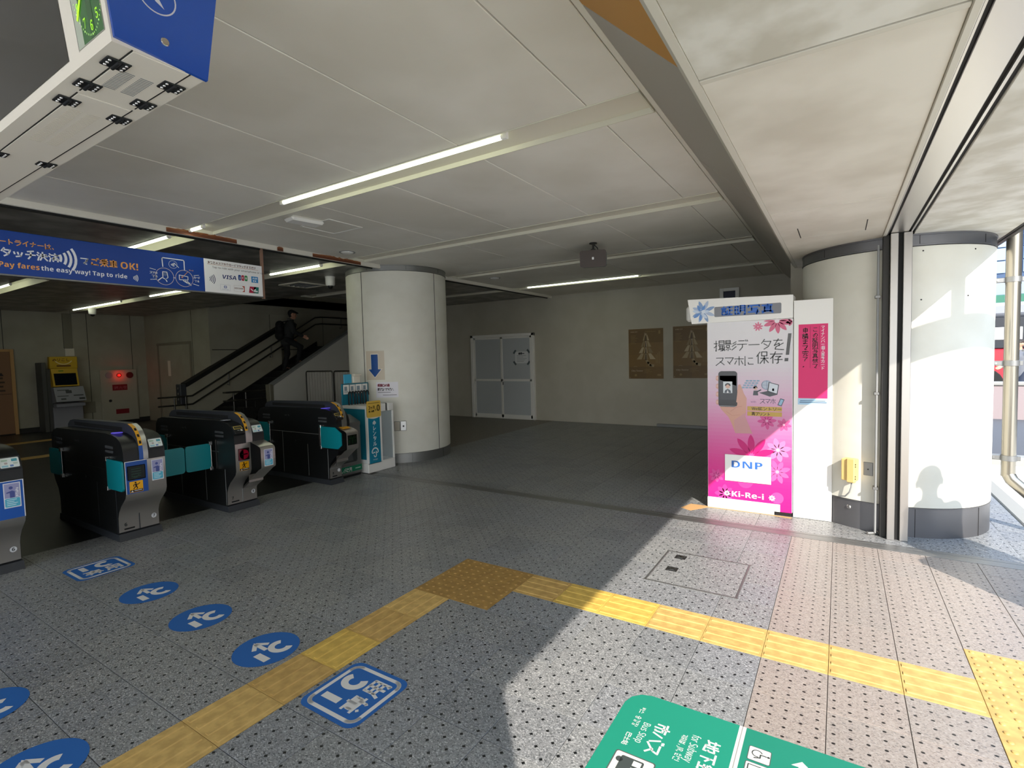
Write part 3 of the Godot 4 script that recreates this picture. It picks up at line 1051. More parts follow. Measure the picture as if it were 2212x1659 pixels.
# ---------------------------------------------------------------- walls
func build_walls() -> void:
	var b := B.new()
	b.bx(-12.0, -0.25, -0.1, 3.16, -11.2, -10.97)
	struct("wall_north", b, M.wall_paint)
	b = B.new()
	b.bx(-0.47, -0.27, -0.1, 2.62, -10.97, -6.6)
	struct("wall_east", b, M.wall_paint)
	b = B.new()
	b.bx(-17.2, -16.9, -0.1, 3.16, -7.1, ZS)
	struct("wall_west", b, M.hall_paint)
	b = B.new()
	b.bx(-17.2, -13.4, -0.1, 3.16, -7.15, -6.9)
	struct("wall_northwest", b, M.hall_paint)
	b = B.new()
	b.bx(-17.2, -5.8, -0.1, 3.4, ZS, ZS + 0.2)
	struct("wall_south", b, M.hall_paint)
	# walls of the stair well
	b = B.new()
	b.bx(-13.65, -13.4, -0.1, 6.2, -13.2, -7.15)
	b.bx(-13.4, -13.39, 2.92, 2.99, -13.0, -6.95)
	struct("wall_stairwell_west", b, M.hall_paint)
	b = B.new()
	b.bx(-13.65, -9.9, -0.1, 6.2, -13.45, -13.2)
	struct("wall_stairwell_north", b, M.hall_paint)
	b = B.new()
	b.bx(-9.9, -9.75, 3.02, 6.2, -13.2, -6.9)
	b.bx(-12.0, -11.8, 0.0, 3.4, -13.2, -11.2)
	struct("wall_stairwell_east", b, M.hall_paint)
	b = B.new()
	b.bx(-13.65, -9.75, 3.02, 6.2, -7.0, -6.85)
	struct("wall_stairwell_south", b, M.hall_paint)
	b = B.new()
	b.bx(-13.65, -9.75, 6.2, 6.4, -13.45, -6.85)
	struct("ceiling_stairwell", b, M.hall_paint)
	# panel joints of the inner walls
	b = B.new()
	for z in [-8.55, -10.3]: b.bx(-13.4, -13.396, 0.0, 2.92, z - 0.005, z + 0.005)
	b.bx(-13.4, -13.396, 1.93, 1.95, -13.0, -6.95)
	for z in [-5.55, -3.9, -6.55]: b.bx(-16.9, -16.896, 0.1, 3.0, z - 0.006, z + 0.006)
	for x in [-14.25]: b.bx(x - 0.005, x + 0.005, 0.0, 3.0, -6.9, -6.896)
	struct("trim_1", b, M.dark_metal)
	b = B.new()
	b.bx(-16.9, -16.88, 0.0, 0.12, -6.9, ZS, 0.003)
	struct("baseboard_west", b, M.dark_metal)
	b = B.new()
	b.bx(-3.3, -0.47, 0.0, 0.06, -10.97, -10.9, 0.006)
	struct("baseboard_north", b, M.grey_paint)
	# ---- white double door in the north wall
	var d := structure("door_1")
	tag(d, "white two-leaf sliding door in the far wall with a paper notice on the right leaf")
	b = B.new()
	b.bx(-8.22, -8.14, 0.0, 2.15, -10.975, -10.90, 0.006)
	b.bx(-6.37, -6.30, 0.0, 2.15, -10.975, -10.90, 0.006)
	b.bx(-8.22, -6.30, 2.08, 2.15, -10.975, -10.90, 0.006)
	b.bx(-8.14, -6.37, 0.0, 0.03, -10.975, -10.92, 0.004)
	part("frame", b, M.white_paint, d)
	for k in 2:
		var x0: float = [-8.14, -7.27][k]
		var x1: float = [-7.25, -6.37][k]
		var z := -10.945 + 0.02 * k
		b = B.new()
		b.bx(x0, x1, 0.03, 2.08, z - 0.02, z)
		var leaf := part("door_leaf", b, M.door_grey, d)
		b = B.new()
		for e in [[x0, x0 + 0.05, 0.03, 2.08], [x1 - 0.05, x1, 0.03, 2.08], [x0, x1, 0.03, 0.11], [x0, x1, 2.03, 2.08], [x0, x1, 0.955, 1.01]]:
			b.bx(e[0], e[1], e[2], e[3], z, z + 0.012, 0.003)
		part("stile", b, M.white_paint, leaf)
	b = B.new()
	b.bx(-7.235, -7.22, 0.86, 0.94, -10.925, -10.905, 0.003)
	part("handle", b, M.black_plastic, d)
	var p := print_on(Vector3(-6.66, 1.55, -10.923), Vector3.RIGHT, Vector3.UP)
	p.rect(-0.19, -0.145, 0.19, 0.145, C("d9dadb"))
	p.lay = 2
	p.jp("重要", -0.09, 0.07, 0.05, C("30343a"), 0.2)
	p.rect(-0.09, 0.085, 0.08, 0.105, C("404448"))
	for i in 5: p.rect(-0.14, 0.04 - i * 0.035, [0.13, 0.05, 0.15, 0.1, 0.06][i], 0.047 - i * 0.035, C("6a6e72"))
	p.lay = 3
	for s in [[-0.2, 0.14, 50], [0.2, 0.15, -50], [-0.2, -0.14, -50], [0.2, -0.14, 50]]:
		var e := Vector2.from_angle(deg_to_rad(s[2])) * 0.055
		p.line([Vector2(s[0], s[1]) - e, Vector2(s[0], s[1]) + e], 0.05, C("565e62"))
	part("notice", p, M.print, d)
	# ---- door in the inner wall beside the stairs
	d = structure("door_2")
	tag(d, "grey flush door in the dim inner wall left of the stairs")
	b = B.new()
	b.bx(-16.15, -16.08, 0.0, 2.19, -6.9, -6.87, 0.004)
	b.bx(-14.38, -14.31, 0.0, 2.19, -6.9, -6.87, 0.004)
	b.bx(-16.15, -14.31, 2.13, 2.19, -6.9, -6.86, 0.004)
	part("frame", b, M.hall_trim, d)
	b = B.new()
	b.bx(-16.08, -14.38, 0.0, 2.13, -6.9, -6.885, 0.003)
	var leaf2 := part("door_leaf", b, M.hall_paint, d)
	b = B.new()
	b.bx(-15.6, -15.45, 1.28, 1.7, -6.885, -6.882)
	part("notice", b, M.cream_paint, leaf2)
	b = B.new()
	b.bx(-14.75, -14.6, 0.98, 1.02, -6.885, -6.84, 0.006)
	part("handle", b, M.dark_metal, leaf2)

# ---------------------------------------------------------------- pillars
func pillar(label: String, x: float, z: float, r: float, top: float, ring: float, base: float, seam0: float) -> Node3D:
	var o := thing("round_pillar", label, "pillar", Vector3(x, 0, z), 0.0)
	var g := 0.006 / r
	for k in 4:
		var a0 := deg_to_rad(seam0 + 86.5 * k)
		var a1 := deg_to_rad(seam0 + 86.5 * (k + 1)) if k < 3 else deg_to_rad(seam0 + 360.0)
		var b := B.new()
		b.lathe(PackedVector2Array([Vector2(r - 0.02, base), Vector2(r - 0.003, base), Vector2(r, base + 0.003), Vector2(r, top - ring - 0.003), Vector2(r - 0.003, top - ring), Vector2(r - 0.02, top - ring)]), 24, a0 + g, a1 - g, 20)
		part("cladding_panel", b, M.pillar_paint, o)
	var b := B.new()
	b.lathe(PackedVector2Array([Vector2(r - 0.012, 0), Vector2(r - 0.012, top)]), 64)
	part("core", b, M.dark_metal, o)
	b = B.new()
	b.lathe(PackedVector2Array([Vector2(r - 0.02, 0.0), Vector2(r - 0.004, 0.0), Vector2(r - 0.004, base - 0.012), Vector2(r + 0.002, base - 0.009), Vector2(r + 0.002, base - 0.002), Vector2(r - 0.02, base - 0.002)]), 72)
	part("base_band", b, M.base_steel if base > 0.2 else M.steel_dull, o)
	b = B.new()
	b.lathe(PackedVector2Array([Vector2(r - 0.02, top - ring + 0.004), Vector2(r + 0.006, top - ring + 0.004), Vector2(r + 0.006, top - ring + 0.016), Vector2(r, top - ring + 0.018), Vector2(r, top - 0.014), Vector2(r + 0.006, top - 0.012), Vector2(r + 0.006, top)]), 72)
	part("top_band", b, M.steel_dull if base < 0.2 else M.base_steel, o)
	b = B.new()
	for k in 8:
		var a := deg_to_rad(seam0 + 8 + 43.2 * k)
		b.t = Transform3D(Basis(Vector3.UP, a), Vector3.ZERO)
		b.bx(-0.0015, 0.0015, top - ring + 0.018, top - 0.014, r - 0.001, r + 0.0015)
		b.bx(-0.0015, 0.0015, 0.0, base - 0.012, r - 0.006, r - 0.002)
	part("band_joint", b, M.dark_gap, o)
	return o

func build_pillars() -> void:
	pillar("wide cream round pillar beside the last gate and the umbrella rental stand, with a blue arrow sign on it", -6.18, -6.23, 0.80, 3.0, 0.088, 0.147, 4.0)
	var e := pillar("cream round pillar in the sunlight behind the photo booth, split by the steel shutter posts", 0.40, -6.02, 0.72, 2.489, 0.10, 0.25, 3.0)
	var b := B.new()
	for q in [[12.8, 2.35], [44.9, 2.35], [12.2, 1.96], [40, 1.98]]:
		b = B.new()
		b.disc(Vector3(sin(deg_to_rad(q[0])) * 0.7195, q[1], cos(deg_to_rad(q[0])) * 0.7195), Vector3(sin(deg_to_rad(q[0])), 0, cos(deg_to_rad(q[0]))), 0.006, 0.003, 8)
		part("rivet", b, M.dark_metal, e)
	b = B.new()
	b.disc(Vector3(sin(deg_to_rad(-26.7)) * 0.714, 0.18, cos(deg_to_rad(-26.7)) * 0.714), Vector3(sin(deg_to_rad(-26.7)), 0, cos(deg_to_rad(-26.7))), 0.018, 0.012, 16, 0.004)
	part("bolt_head", b, M.steel_bright, e)
	pillar("cream round pillar behind the viewer that shades the floor", 0.376, 1.24, 0.72, 2.489, 0.10, 0.25, 3.0)
	# shutter guide posts
	var o := thing("shutter_post", "tall steel shutter guide post standing before the sunlit pillar", "post", Vector3(0.41, 0, -5.185))
	b = B.new()
	b.bx(-0.073, -0.022, 0, 2.489, -0.05, 0.03, 0.003)
	part("guide_rail", b, M.steel_brushed, o)
	b = B.new()
	b.bx(0.012, 0.068, 0, 2.489, -0.06, 0.02, 0.003)
	part("guide_rail", b, M.steel_brushed, o)
	b = B.new()
	b.bx(-0.022, 0.012, 0, 2.489, -0.06, 0.0)
	part("slot", b, M.rubber, o)
	b = B.new()
	b.bx(-0.12, -0.075, 0, 2.489, -0.10, -0.02, 0.003)
	part("side_channel", b, M.dark_metal, o)
	o = thing("conduit", "thin grey conduit running up the pillar left of the shutter post", "pipe", Vector3(0.262, 0, -5.235))
	b = B.new()
	b.tube([Vector3(0, 0.02, 0), Vector3(0, 2.42, 0)], 0.009)
	part("tube", b, M.grey_paint, o)
	for y in [0.4, 1.2, 2.0]:
		b = B.new()
		b.bx(-0.02, 0.02, y - 0.012, y + 0.012, -0.05, 0.011, 0.003)
		part("clip", b, M.steel_dull, o)
	# junction box on the pillar with its cable and cover plate
	o = thing("junction_box", "yellowed plastic junction box on the sunlit pillar with a cable below", "box", Vector3(0.40, 0, -6.02), deg_to_rad(-25.0))
	b = B.new()
	b.bx(-0.05, 0.055, 0.43, 0.62, 0.70, 0.80, 0.006)
	part("body", b, M.yellowed, o)
	b = B.new()
	b.bx(0.0, 0.062, 0.42, 0.63, 0.775, 0.815, 0.006)
	part("lid", b, M.yellowed, o)
	for y in [0.455, 0.475, 0.56, 0.58]:
		b = B.new()
		b.disc(Vector3(0.061, y, 0.795), Vector3.RIGHT, 0.006, 0.004, 8)
		part("screw", b, M.dark_metal, o)
	b = B.new()
	b.tube([Vector3(0.02, 0.43, 0.76), Vector3(0.018, 0.37, 0.765), Vector3(0.0, 0.32, 0.76), Vector3(-0.04, 0.275, 0.745), Vector3(-0.10, 0.262, 0.725)], 0.006, 8)
	part("cable", b, M.grey_paint, o)
	o = thing("cover_plate", "square grey cover plate on the pillar right of the yellowed junction box", "plate", Vector3(0.40, 0, -6.02), deg_to_rad(-15.0))
	b = B.new()
	b.bx(-0.035, 0.035, 0.485, 0.60, 0.70, 0.724, 0.003)
	part("plate", b, M.steel_dull, o)
	b = B.new()
	b.disc(Vector3(0, 0.54, 0.724), Vector3(0, 0, 1), 0.006, 0.003, 10)
	part("screw", b, M.dark_metal, o)
	b = B.new()
	b.t = Transform3D(Basis(Vector3.UP, 0.5), Vector3(0.236, 0, -5.235))
	b.tube([Vector3(-0.03, 0.014, 0), Vector3(0.05, 0.014, 0.0)], 0.013, 12)
	b.disc(Vector3(0.05, 0.014, 0), Vector3.RIGHT, 0.017, 0.012, 12)
	solo("floor_bolt", b, M.steel, "small steel bolt lying at the foot of the shutter post", "bolt")

# ---------------------------------------------------------------- fluorescent lamps
func lamp(x0: float, x1: float, z: float, label: String, e: float) -> void:
	var o := thing("fluorescent_lamp", label, "lamp", Vector3((x0 + x1) / 2, 2.995, z), 0.0, "")
	var l := x1 - x0
	var b := B.new()
	b.tube([Vector3(-l / 2 + 0.03, 0, 0), Vector3(l / 2 - 0.03, 0, 0)], 0.016, 10)
	part("tube", b, M.tube_glow, o)
	for s in [-1.0, 1.0]:
		b = B.new()
		b.bx(s * l / 2, s * (l / 2 - 0.035), -0.018, 0.10, -0.014, 0.014, 0.003)
		b.disc(Vector3(s * (l / 2 - 0.045), 0, 0), Vector3(s, 0, 0), 0.0165, 0.02, 12)
		part("socket", b, M.white_paint, o)
	var a := AreaLight3D.new()
	a.name = "lamp_light"
	a.area_size = Vector2(l - 0.06, 0.03)
	a.rotation_degrees.x = -90
	a.position = Vector3(0, -0.025, 0)
	a.light_color = Color(0.98, 1.0, 0.90)
	a.light_energy = e * LAMP
	a.shadow_enabled = true
	o.add_child(a)

func build_lights() -> void:
	glow("tube_glow", Color(0.97, 1.0, 0.88), 5.0)
	lamp(-4.20, -1.80, -2.845, "long lit fluorescent tube in the cream trough across the middle of the ceiling", 0.5)
	lamp(-5.49, -3.06, -9.245, "long lit fluorescent tube in the dark trough nearest the far wall", 0.35)
	lamp(-5.79, -5.50, -2.845, "short lit tube end by the rusty slot lip at the end of the middle trough", 0.06)
	lamp(-8.60, -6.20, -2.835, "lit tube just past the rusty slot, in the trough above the blue fare banner", 0.25)
	lamp(-7.76, -6.44, -4.985, "lit tube in the dim ceiling between the white banner end and cream pillar", 0.2)
	lamp(-11.9, -10.45, -4.985, "lit tube in the dim hall seen just under the blue fare banner", 0.2)
	lamp(-15.95, -13.2, -4.985, "lit tube far back in the dim hall above the ticket machine", 0.25)
	lamp(-13.6, -11.65, -2.84, "lit tube in the dim hall at the left edge of the view", 0.25)

# ---------------------------------------------------------------- ticket gates
func side_profile() -> PackedVector2Array:
	return PackedVector2Array([Vector2(-0.045, 0.065), Vector2(-0.042, 0.21), Vector2(-0.02, 0.265), Vector2(0.03, 0.325), Vector2(0.09, 0.375), Vector2(0.135, 0.415), Vector2(0.152, 0.455), Vector2(0.152, 0.74),
		Vector2(0.15, 0.82), Vector2(0.135, 0.875), Vector2(0.10, 0.918), Vector2(0.04, 0.95), Vector2(-0.06, 0.97), Vector2(-0.2, 0.98), Vector2(-1.40, 0.965), Vector2(-1.51, 0.94), Vector2(-1.56, 0.88), Vector2(-1.575, 0.75),
		Vector2(-1.575, 0.46), Vector2(-1.55, 0.41), Vector2(-1.47, 0.32), Vector2(-1.44, 0.22), Vector2(-1.44, 0.065)])

func shell(b: B, pts: Array, th: float, z0: float, z1: float) -> void:
	# thin plate that follows a side curve (outside to +x)
	var poly := PackedVector2Array()
	var k := pts.size()
	var outer := []
	for i in k:
		var d: Vector2 = (pts[mini(i + 1, k - 1)] - pts[maxi(i - 1, 0)]).normalized()
		outer.append(pts[i] + Vector2(d.y, -d.x) * th)
	for q in outer: poly.append(q)
	for i in range(k - 1, -1, -1): poly.append(pts[i])
	b.prism(poly, z0, z1, 40.0)

func flap(o: Node3D, pos: Vector3, turn: float, w: float, h: float, cut := 0.0) -> void:
	# teal swing panel hinged at its local x = 0
	var keep := Transform3D(Basis(Vector3.UP, turn), pos)
	var b := B.new()
	b.t = keep
	var ps := P.rr(0.01, -h / 2, w, h / 2, 0.03)
	if cut > 0: ps = PackedVector2Array([Vector2(0.01, -h / 2), Vector2(w - 0.06, -h / 2), Vector2(w, -h / 2 + 0.05), Vector2(w, h / 2 - 0.07), Vector2(w - cut, h / 2), Vector2(0.01, h / 2)])
	b.prism(ps, -0.008, 0.008)
	var f := part("flap", b, M.teal_panel, o)
	b = B.new()
	b.t = keep
	b.tube([Vector3(0, -h / 2 + 0.0, 0), Vector3(0, h / 2, 0)], 0.006, 8)
	b.bx(-0.012, 0.02, h / 2 - 0.02, h / 2 + 0.02, -0.014, 0.014, 0.003)
	b.bx(-0.012, 0.02, -h / 2 - 0.02, -h / 2 + 0.02, -0.014, 0.014, 0.003)
	part("hinge", b, M.steel_bright, f)

func gate_poster(p: P, x0: float, y0: float, x1: float, y1: float) -> void:
	# lavender and blue card with a figure holding out an arm
	var w := x1 - x0
	var h := y1 - y0
	p.rect(x0, y0, x1, y1, C("dfe3ea"))
	p.lay += 1
	var m := y0 + h * 0.40
	p.rect(x0 + w * 0.06, m, x1 - w * 0.06, y1 - h * 0.03, C("9a9cc4"))
	p.rrect(x0 + w * 0.06, y0 + h * 0.04, x1 - w * 0.06, m - h * 0.02, w * 0.08, C("55b4d2"))
	p.lay += 1
	p.circ(x0 + w * 0.44, y0 + h * 0.80, w * 0.12, C("4d5796"))
	p.poly(PackedVector2Array([Vector2(x0 + w * 0.36, m), Vector2(x0 + w * 0.36, y0 + h * 0.60), Vector2(x0 + w * 0.16, y0 + h * 0.59), Vector2(x0 + w * 0.17, y0 + h * 0.635), Vector2(x0 + w * 0.5, y0 + h * 0.69), Vector2(x0 + w * 0.66, y0 + h * 0.64), Vector2(x0 + w * 0.64, m)]), C("4d5796"))
	for i in 4: p.rect(x0 + w * 0.16, y0 + h * (0.1 + 0.07 * i), x0 + w * [0.7, 0.8, 0.6, 0.75][i], y0 + h * (0.125 + 0.07 * i), C("d6eef5"))
	var keep := [p.o, p.uu, p.vv]
	# upright name
	var org := p.o + p.uu * (x0 + w * 0.88) + p.vv * (m + h * 0.03)
	p.o = org; p.uu = keep[2]; p.vv = -keep[1]
	p.txt("PiTaPa", 0, 0, w * 0.17, C("f2f2f6"), true, 0.95)
	p.o = keep[0]; p.uu = keep[1]; p.vv = keep[2]
	p.lay -= 2

func run_sticker(p: P, x0: float, y0: float, w: float) -> void:
	# yellow no-rushing sticker: a running figure over a black caption strip
	var h := w * 0.95
	p.rrect(x0, y0, x0 + w, y0 + h, w * 0.04, C("efae1c"))
	p.lay += 1
	p.rect(x0 + w * 0.03, y0 + h * 0.03, x0 + w * 0.97, y0 + h * 0.24, C("1d1a14"))
	var k := C("2a2013")
	p.circ(x0 + w * 0.45, y0 + h * 0.86, w * 0.07, k)
	p.line([Vector2(x0 + w * 0.46, y0 + h * 0.76), Vector2(x0 + w * 0.50, y0 + h * 0.52)], w * 0.13, k)
	p.line([Vector2(x0 + w * 0.47, y0 + h * 0.74), Vector2(x0 + w * 0.62, y0 + h * 0.68), Vector2(x0 + w * 0.78, y0 + h * 0.80)], w * 0.06, k)
	p.line([Vector2(x0 + w * 0.44, y0 + h * 0.74), Vector2(x0 + w * 0.30, y0 + h * 0.66), Vector2(x0 + w * 0.32, y0 + h * 0.52)], w * 0.06, k)
	p.line([Vector2(x0 + w * 0.50, y0 + h * 0.52), Vector2(x0 + w * 0.36, y0 + h * 0.42), Vector2(x0 + w * 0.28, y0 + h * 0.30)], w * 0.07, k)
	p.line([Vector2(x0 + w * 0.50, y0 + h * 0.52), Vector2(x0 + w * 0.58, y0 + h * 0.40), Vector2(x0 + w * 0.52, y0 + h * 0.28)], w * 0.07, k)
	p.lay += 1
	p.rect(x0 + w * 0.34, y0 + h * 0.13, x0 + w * 0.9, y0 + h * 0.18, C("e8e6e0"))
	p.poly(PackedVector2Array([Vector2(x0 + w * 0.08, y0 + h * 0.06), Vector2(x0 + w * 0.28, y0 + h * 0.06), Vector2(x0 + w * 0.18, y0 + h * 0.21)]), C("e8e6e0"))
	p.lay -= 2

func gate(kind: String, zc: float, hw: float, left_no: String, right_no: String, label: String) -> Node3D:
	# front faces +x; its near side is +z
	var o := thing("ticket_gate", label, "ticket gate", Vector3(-5.46, 0, zc))
	var prof := side_profile()
	var b := B.new()
	b.prism(PackedVector2Array([Vector2(0.0, 0.0), Vector2(-0.025, 0.062), Vector2(-1.45, 0.062), Vector2(-1.47, 0)]), -hw - 0.008, hw + 0.008)
	part("plinth", b, M.gate_grey, o)
	b = B.new()
	b.prism(prof, -hw, hw, 40.0)
	part("body", b, M.gate_black, o)
	# front steel sheet
	var curve := []
	for i in 8: curve.append(prof[i])
	curve[0] = Vector2(-0.045, 0.075)
	if kind != "narrow":
		b = B.new()
		if kind == "step": shell(b, curve, 0.005, -0.002, hw - 0.003)
		else: shell(b, curve, 0.005, -hw + 0.003, hw - 0.003)
		part("front_sheet", b, M.steel_brushed, o)
	if kind != "flush":
		# box that stands forward from half of the front (the whole front on the narrow gate)
		var f := 0.345 if kind == "step" else 0.31
		var z1 := 0.0 if kind == "step" else hw - 0.004
		b = B.new()
		b.prism(PackedVector2Array([Vector2(-0.04, 0.075), Vector2(-0.036, 0.20), Vector2(-0.01, 0.25), Vector2(f - 0.05, 0.455), Vector2(f - 0.008, 0.475), Vector2(f, 0.49), Vector2(f, 0.675), Vector2(f - 0.012, 0.695), Vector2(f - 0.04, 0.708), Vector2(0.14, 0.75), Vector2(0.10, 0.74), Vector2(0.10, 0.3), Vector2(-0.06, 0.2), Vector2(-0.06, 0.075)]), -hw + 0.002, z1, 35.0)
		part("front_box", b, M.steel_brushed, o)
		if kind == "narrow":
			b = B.new()
			b.prism(PackedVector2Array([Vector2(-0.02, 0.255), Vector2(f - 0.055, 0.46), Vector2(f - 0.02, 0.49), Vector2(f - 0.02, 0.67), Vector2(f - 0.06, 0.70), Vector2(0.12, 0.745), Vector2(0.10, 0.26)]), hw - 0.004, hw + 0.002)
			part("box_side", b, M.gate_black, o)
	b = B.new()
	b.bx(-0.036, -0.032, 0.075, 0.235, -0.0025, 0.0025) if kind != "narrow" else b.bx(-0.036, -0.032, 0.2, 0.205, -hw, hw)
	b.bx(-0.46, -0.455, 0.08, 0.50, hw, hw + 0.001)
	b.bx(-1.0, -0.995, 0.08, 0.64, hw, hw + 0.001)
	b.bx(-1.5, -0.16, 0.64, 0.644, hw, hw + 0.001)
	b.bx(-0.06, -0.052, 0.075, 0.46, hw, hw + 0.0015)
	part("seam", b, M.grey_paint if kind != "flush" else M.gate_grey, o)
	# arched ridge along the top
	var rz0 := -0.025 if kind != "narrow" else -0.045
	var rz1 := 0.045 if kind != "narrow" else 0.03
	var arch := [Vector2(0.158, 0.745), Vector2(0.160, 0.80), Vector2(0.152, 0.87), Vector2(0.13, 0.935), Vector2(0.09, 0.99), Vector2(0.035, 1.03), Vector2(-0.04, 1.055)]
	var rp := PackedVector2Array(arch)
	for q in [Vector2(-0.12, 1.063), Vector2(-1.32, 1.045), Vector2(-1.42, 1.03), Vector2(-1.48, 0.99), Vector2(-1.5, 0.93), Vector2(-1.3, 0.9), Vector2(0.0, 0.9), Vector2(0.1, 0.745)]: rp.append(q)
	b = B.new()
	b.prism(rp, rz0, rz1, 40.0)
	part("ridge", b, M.gate_grey, o)
	b = B.new()
	b.bx(-1.30, -0.16, 0.985, 1.022, rz1, rz1 + 0.001)
	part("ridge_slot", b, M.rubber, o)
	var mid := (rz0 + rz1) / 2
	b = B.new()
	shell(b, arch, 0.003, rz0, mid + 0.004)
	part("ridge_strip", b, M.steel, o)
	b = B.new()
	shell(b, arch.slice(2, 7), 0.0035, mid + 0.004, rz1 - 0.002)
	part("ridge_label", b, M.gate_yellow, o)
	b = B.new()
	shell(b, arch.slice(0, 3), 0.003, mid + 0.004, rz1)
	part("ridge_foot", b, M.blue_panel if kind == "flush" else M.steel, o)
	b = B.new()
	for q in [[0.118, 0.955, -0.05], [0.068, 1.008, -0.03], [0.146, 0.90, -0.02]]:
		b = B.new()
		var d := 0.008
		var nv := Vector2(0.75, 0.66) if q[0] < 0.14 else Vector2(0.97, 0.22)
		b.t = Transform3D(Basis(Vector3(0, 0, -1), Vector3(-nv.y, nv.x, 0), Vector3(nv.x, nv.y, 0)), Vector3(q[0], q[1], (mid + 0.004 + rz1) / 2) + Vector3(nv.x, nv.y, 0) * 0.006)
		b.bx(-d, d, -0.014, 0.014, 0.0, 0.001)
		part("label_print", b, M.rubber, o)
	# card reader
	b = B.new()
	b.t = Transform3D(Basis(Vector3(0, 0, 1), 0.06).scaled(Vector3(1, 1, 1)), Vector3(-0.10, 0.979, (rz1 + hw) / 2 + 0.004))
	b.t = b.t * Transform3D(Basis.from_scale(Vector3(0.085, 0.006, 0.036)), Vector3.ZERO)
	b.lathe(PackedVector2Array([Vector2(1, 0), Vector2(0.95, 1), Vector2(0, 1)]), 24)
	part("card_reader", b, M.reader_off if kind == "step" else M.reader_glow, o)
	# vents, lock and lettering on the near side
	b = B.new()
	for x in [-0.22, -1.44]:
		for y in [0.855, 0.815]:
			b = B.new()
			b.prism(P.rr(x, y - 0.012, x + 0.17, y + 0.012, 0.01), hw, hw + 0.0012)
			part("vent", b, M.vent_grey, o)
	b = B.new()
	b.disc(Vector3(-0.72, 0.53, hw), Vector3(0, 0, 1), 0.012, 0.004, 12)
	b.bx(-0.69, -0.60, 0.525, 0.54, hw, hw + 0.002)
	part("lock", b, M.dark_metal, o)
	var p := print_on(Vector3(0, 0, hw + 0.0005), Vector3.RIGHT, Vector3.UP)
	for q in [[-0.93, 0.86, 0.05], [-0.86, 0.865, 0.03], [-0.84, 0.855, 0.015]]: p.rect(q[0], q[1], q[0] + q[2], q[1] + 0.012, C("5a5c5e"))
	part("side_mark", p, M.print, o)
	# near-side flaps
	if kind != "step":
		flap(o, Vector3(-0.165, 0.615, hw + 0.014), 0.0, 0.325 if kind == "flush" else 0.40, 0.27, 0.12 if kind == "narrow" else 0.0)
	b = B.new()
	b.bx(-0.215, -0.20, 0.46, 0.77, hw, hw + 0.008, 0.002)
	part("flap_stop", b, M.dark_metal, o)
	flap(o, Vector3(-1.27, 0.615, hw + 0.014), PI, 0.32, 0.27)
	# printed front
	var fx := 0.158
	if kind == "flush":
		p = print_on(Vector3(fx, 0, 0), Vector3(0, 0, -1), Vector3.UP)
		p.rect(-hw + 0.003, 0.452, 0.012 if left_no else hw - 0.003, 0.742, C("e6e6ea"))
		p.lay = 2
		if left_no:
			p.rect(-hw + 0.008, 0.452, 0.012, 0.737, C("22509c"))
			p.rrect(-hw + 0.018, 0.572, -0.004, 0.70, 0.004, C("dfe4ea"))
			p.lay = 3
			p.rrect(-hw + 0.024, 0.578, -0.010, 0.694, 0.003, C("14191a"))
			p.lay = 4
			for i in 4: p.rect(-hw + 0.05, 0.60 + 0.022 * i, -0.04, 0.606 + 0.022 * i, C("2c4a3c"))
			p.arc(-0.085, 0.625, 0.03, 200, 340, 0.008, C("2a4638"))
			p.lay = 3
			run_sticker(p, -hw + 0.03, 0.460, 0.105)
		else:
			p.rect(-hw + 0.008, 0.452, hw - 0.009, 0.737, C("1a55ad"))
		p.lay = 3
		gate_poster(p, 0.045, 0.535, 0.142, 0.725)
		part("front_print", p, M.print, o)
	elif kind == "step":
		p = print_on(Vector3(fx, 0, 0), Vector3(0, 0, -1), Vector3.UP)
		p.rrect(-0.135, 0.565, -0.015, 0.69, 0.003, C("1a0d10"))
		p.lay = 2
		p.circ(-0.07, 0.625, 0.05, C("a3102f"))
		p.rect(-0.13, 0.57, -0.078, 0.685, C("6d1228"))
		p.lay = 3
		p.rect(-0.10, 0.62, -0.035, 0.632, C("3a0a14"))
		p.lay = 1
		run_sticker(p, -0.125, 0.455, 0.10)
		part("front_print", p, M.print_gloss, o)
		p = print_on(Vector3(0.3455, 0, 0), Vector3(0, 0, -1), Vector3.UP)
		gate_poster(p, 0.035, 0.492, 0.135, 0.672)
		part("box_print", p, M.print, o)
	else:
		p = print_on(Vector3(0.3105, 0, 0), Vector3(0, 0, -1), Vector3.UP)
		p.rrect(-0.075, 0.53, 0.07, 0.655, 0.004, C("10130f"))
		p.lay = 2
		p.line([Vector2(-0.05, 0.55), Vector2(-0.05, 0.60), Vector2(0.0, 0.64), Vector2(0.045, 0.60), Vector2(0.045, 0.55)], 0.02, C("1c3a20"))
		p.line([Vector2(0.0, 0.54), Vector2(0.0, 0.63)], 0.018, C("1c3a20"))
		part("front_print", p, M.print_gloss, o)
		b = B.new()
		b.t = Transform3D(Basis(Vector3(0, 0, 1), -0.24), Vector3(0.18, 0.742, 0.0))
		b.bx(-0.04, 0.05, 0.0, 0.002, -0.05, 0.07)
		part("top_sticker", b, M.gate_yellow, o)
	# numbers on the lower doors
	p = print_on(Vector3(-0.0355, 0, 0), Vector3(0, 0, -1), Vector3.UP)
	if left_no:
		p.txt(left_no, -hw + 0.045, 0.125, 0.03, C("2a2c2e"), true)
		p.rrect(-hw + 0.04, 0.092, -0.04 if kind != "narrow" else 0.02, 0.106, 0.006, C("1a1b1c"))
	p.circ(hw - 0.045, 0.165, 0.022, C("d4d6d8"))
	p.lay = 2
	if right_no: p.txt(right_no, hw - 0.045, 0.153, 0.026, C("2a2c2e"), true, 1.0, 0)
	part("number", p, M.print, o)
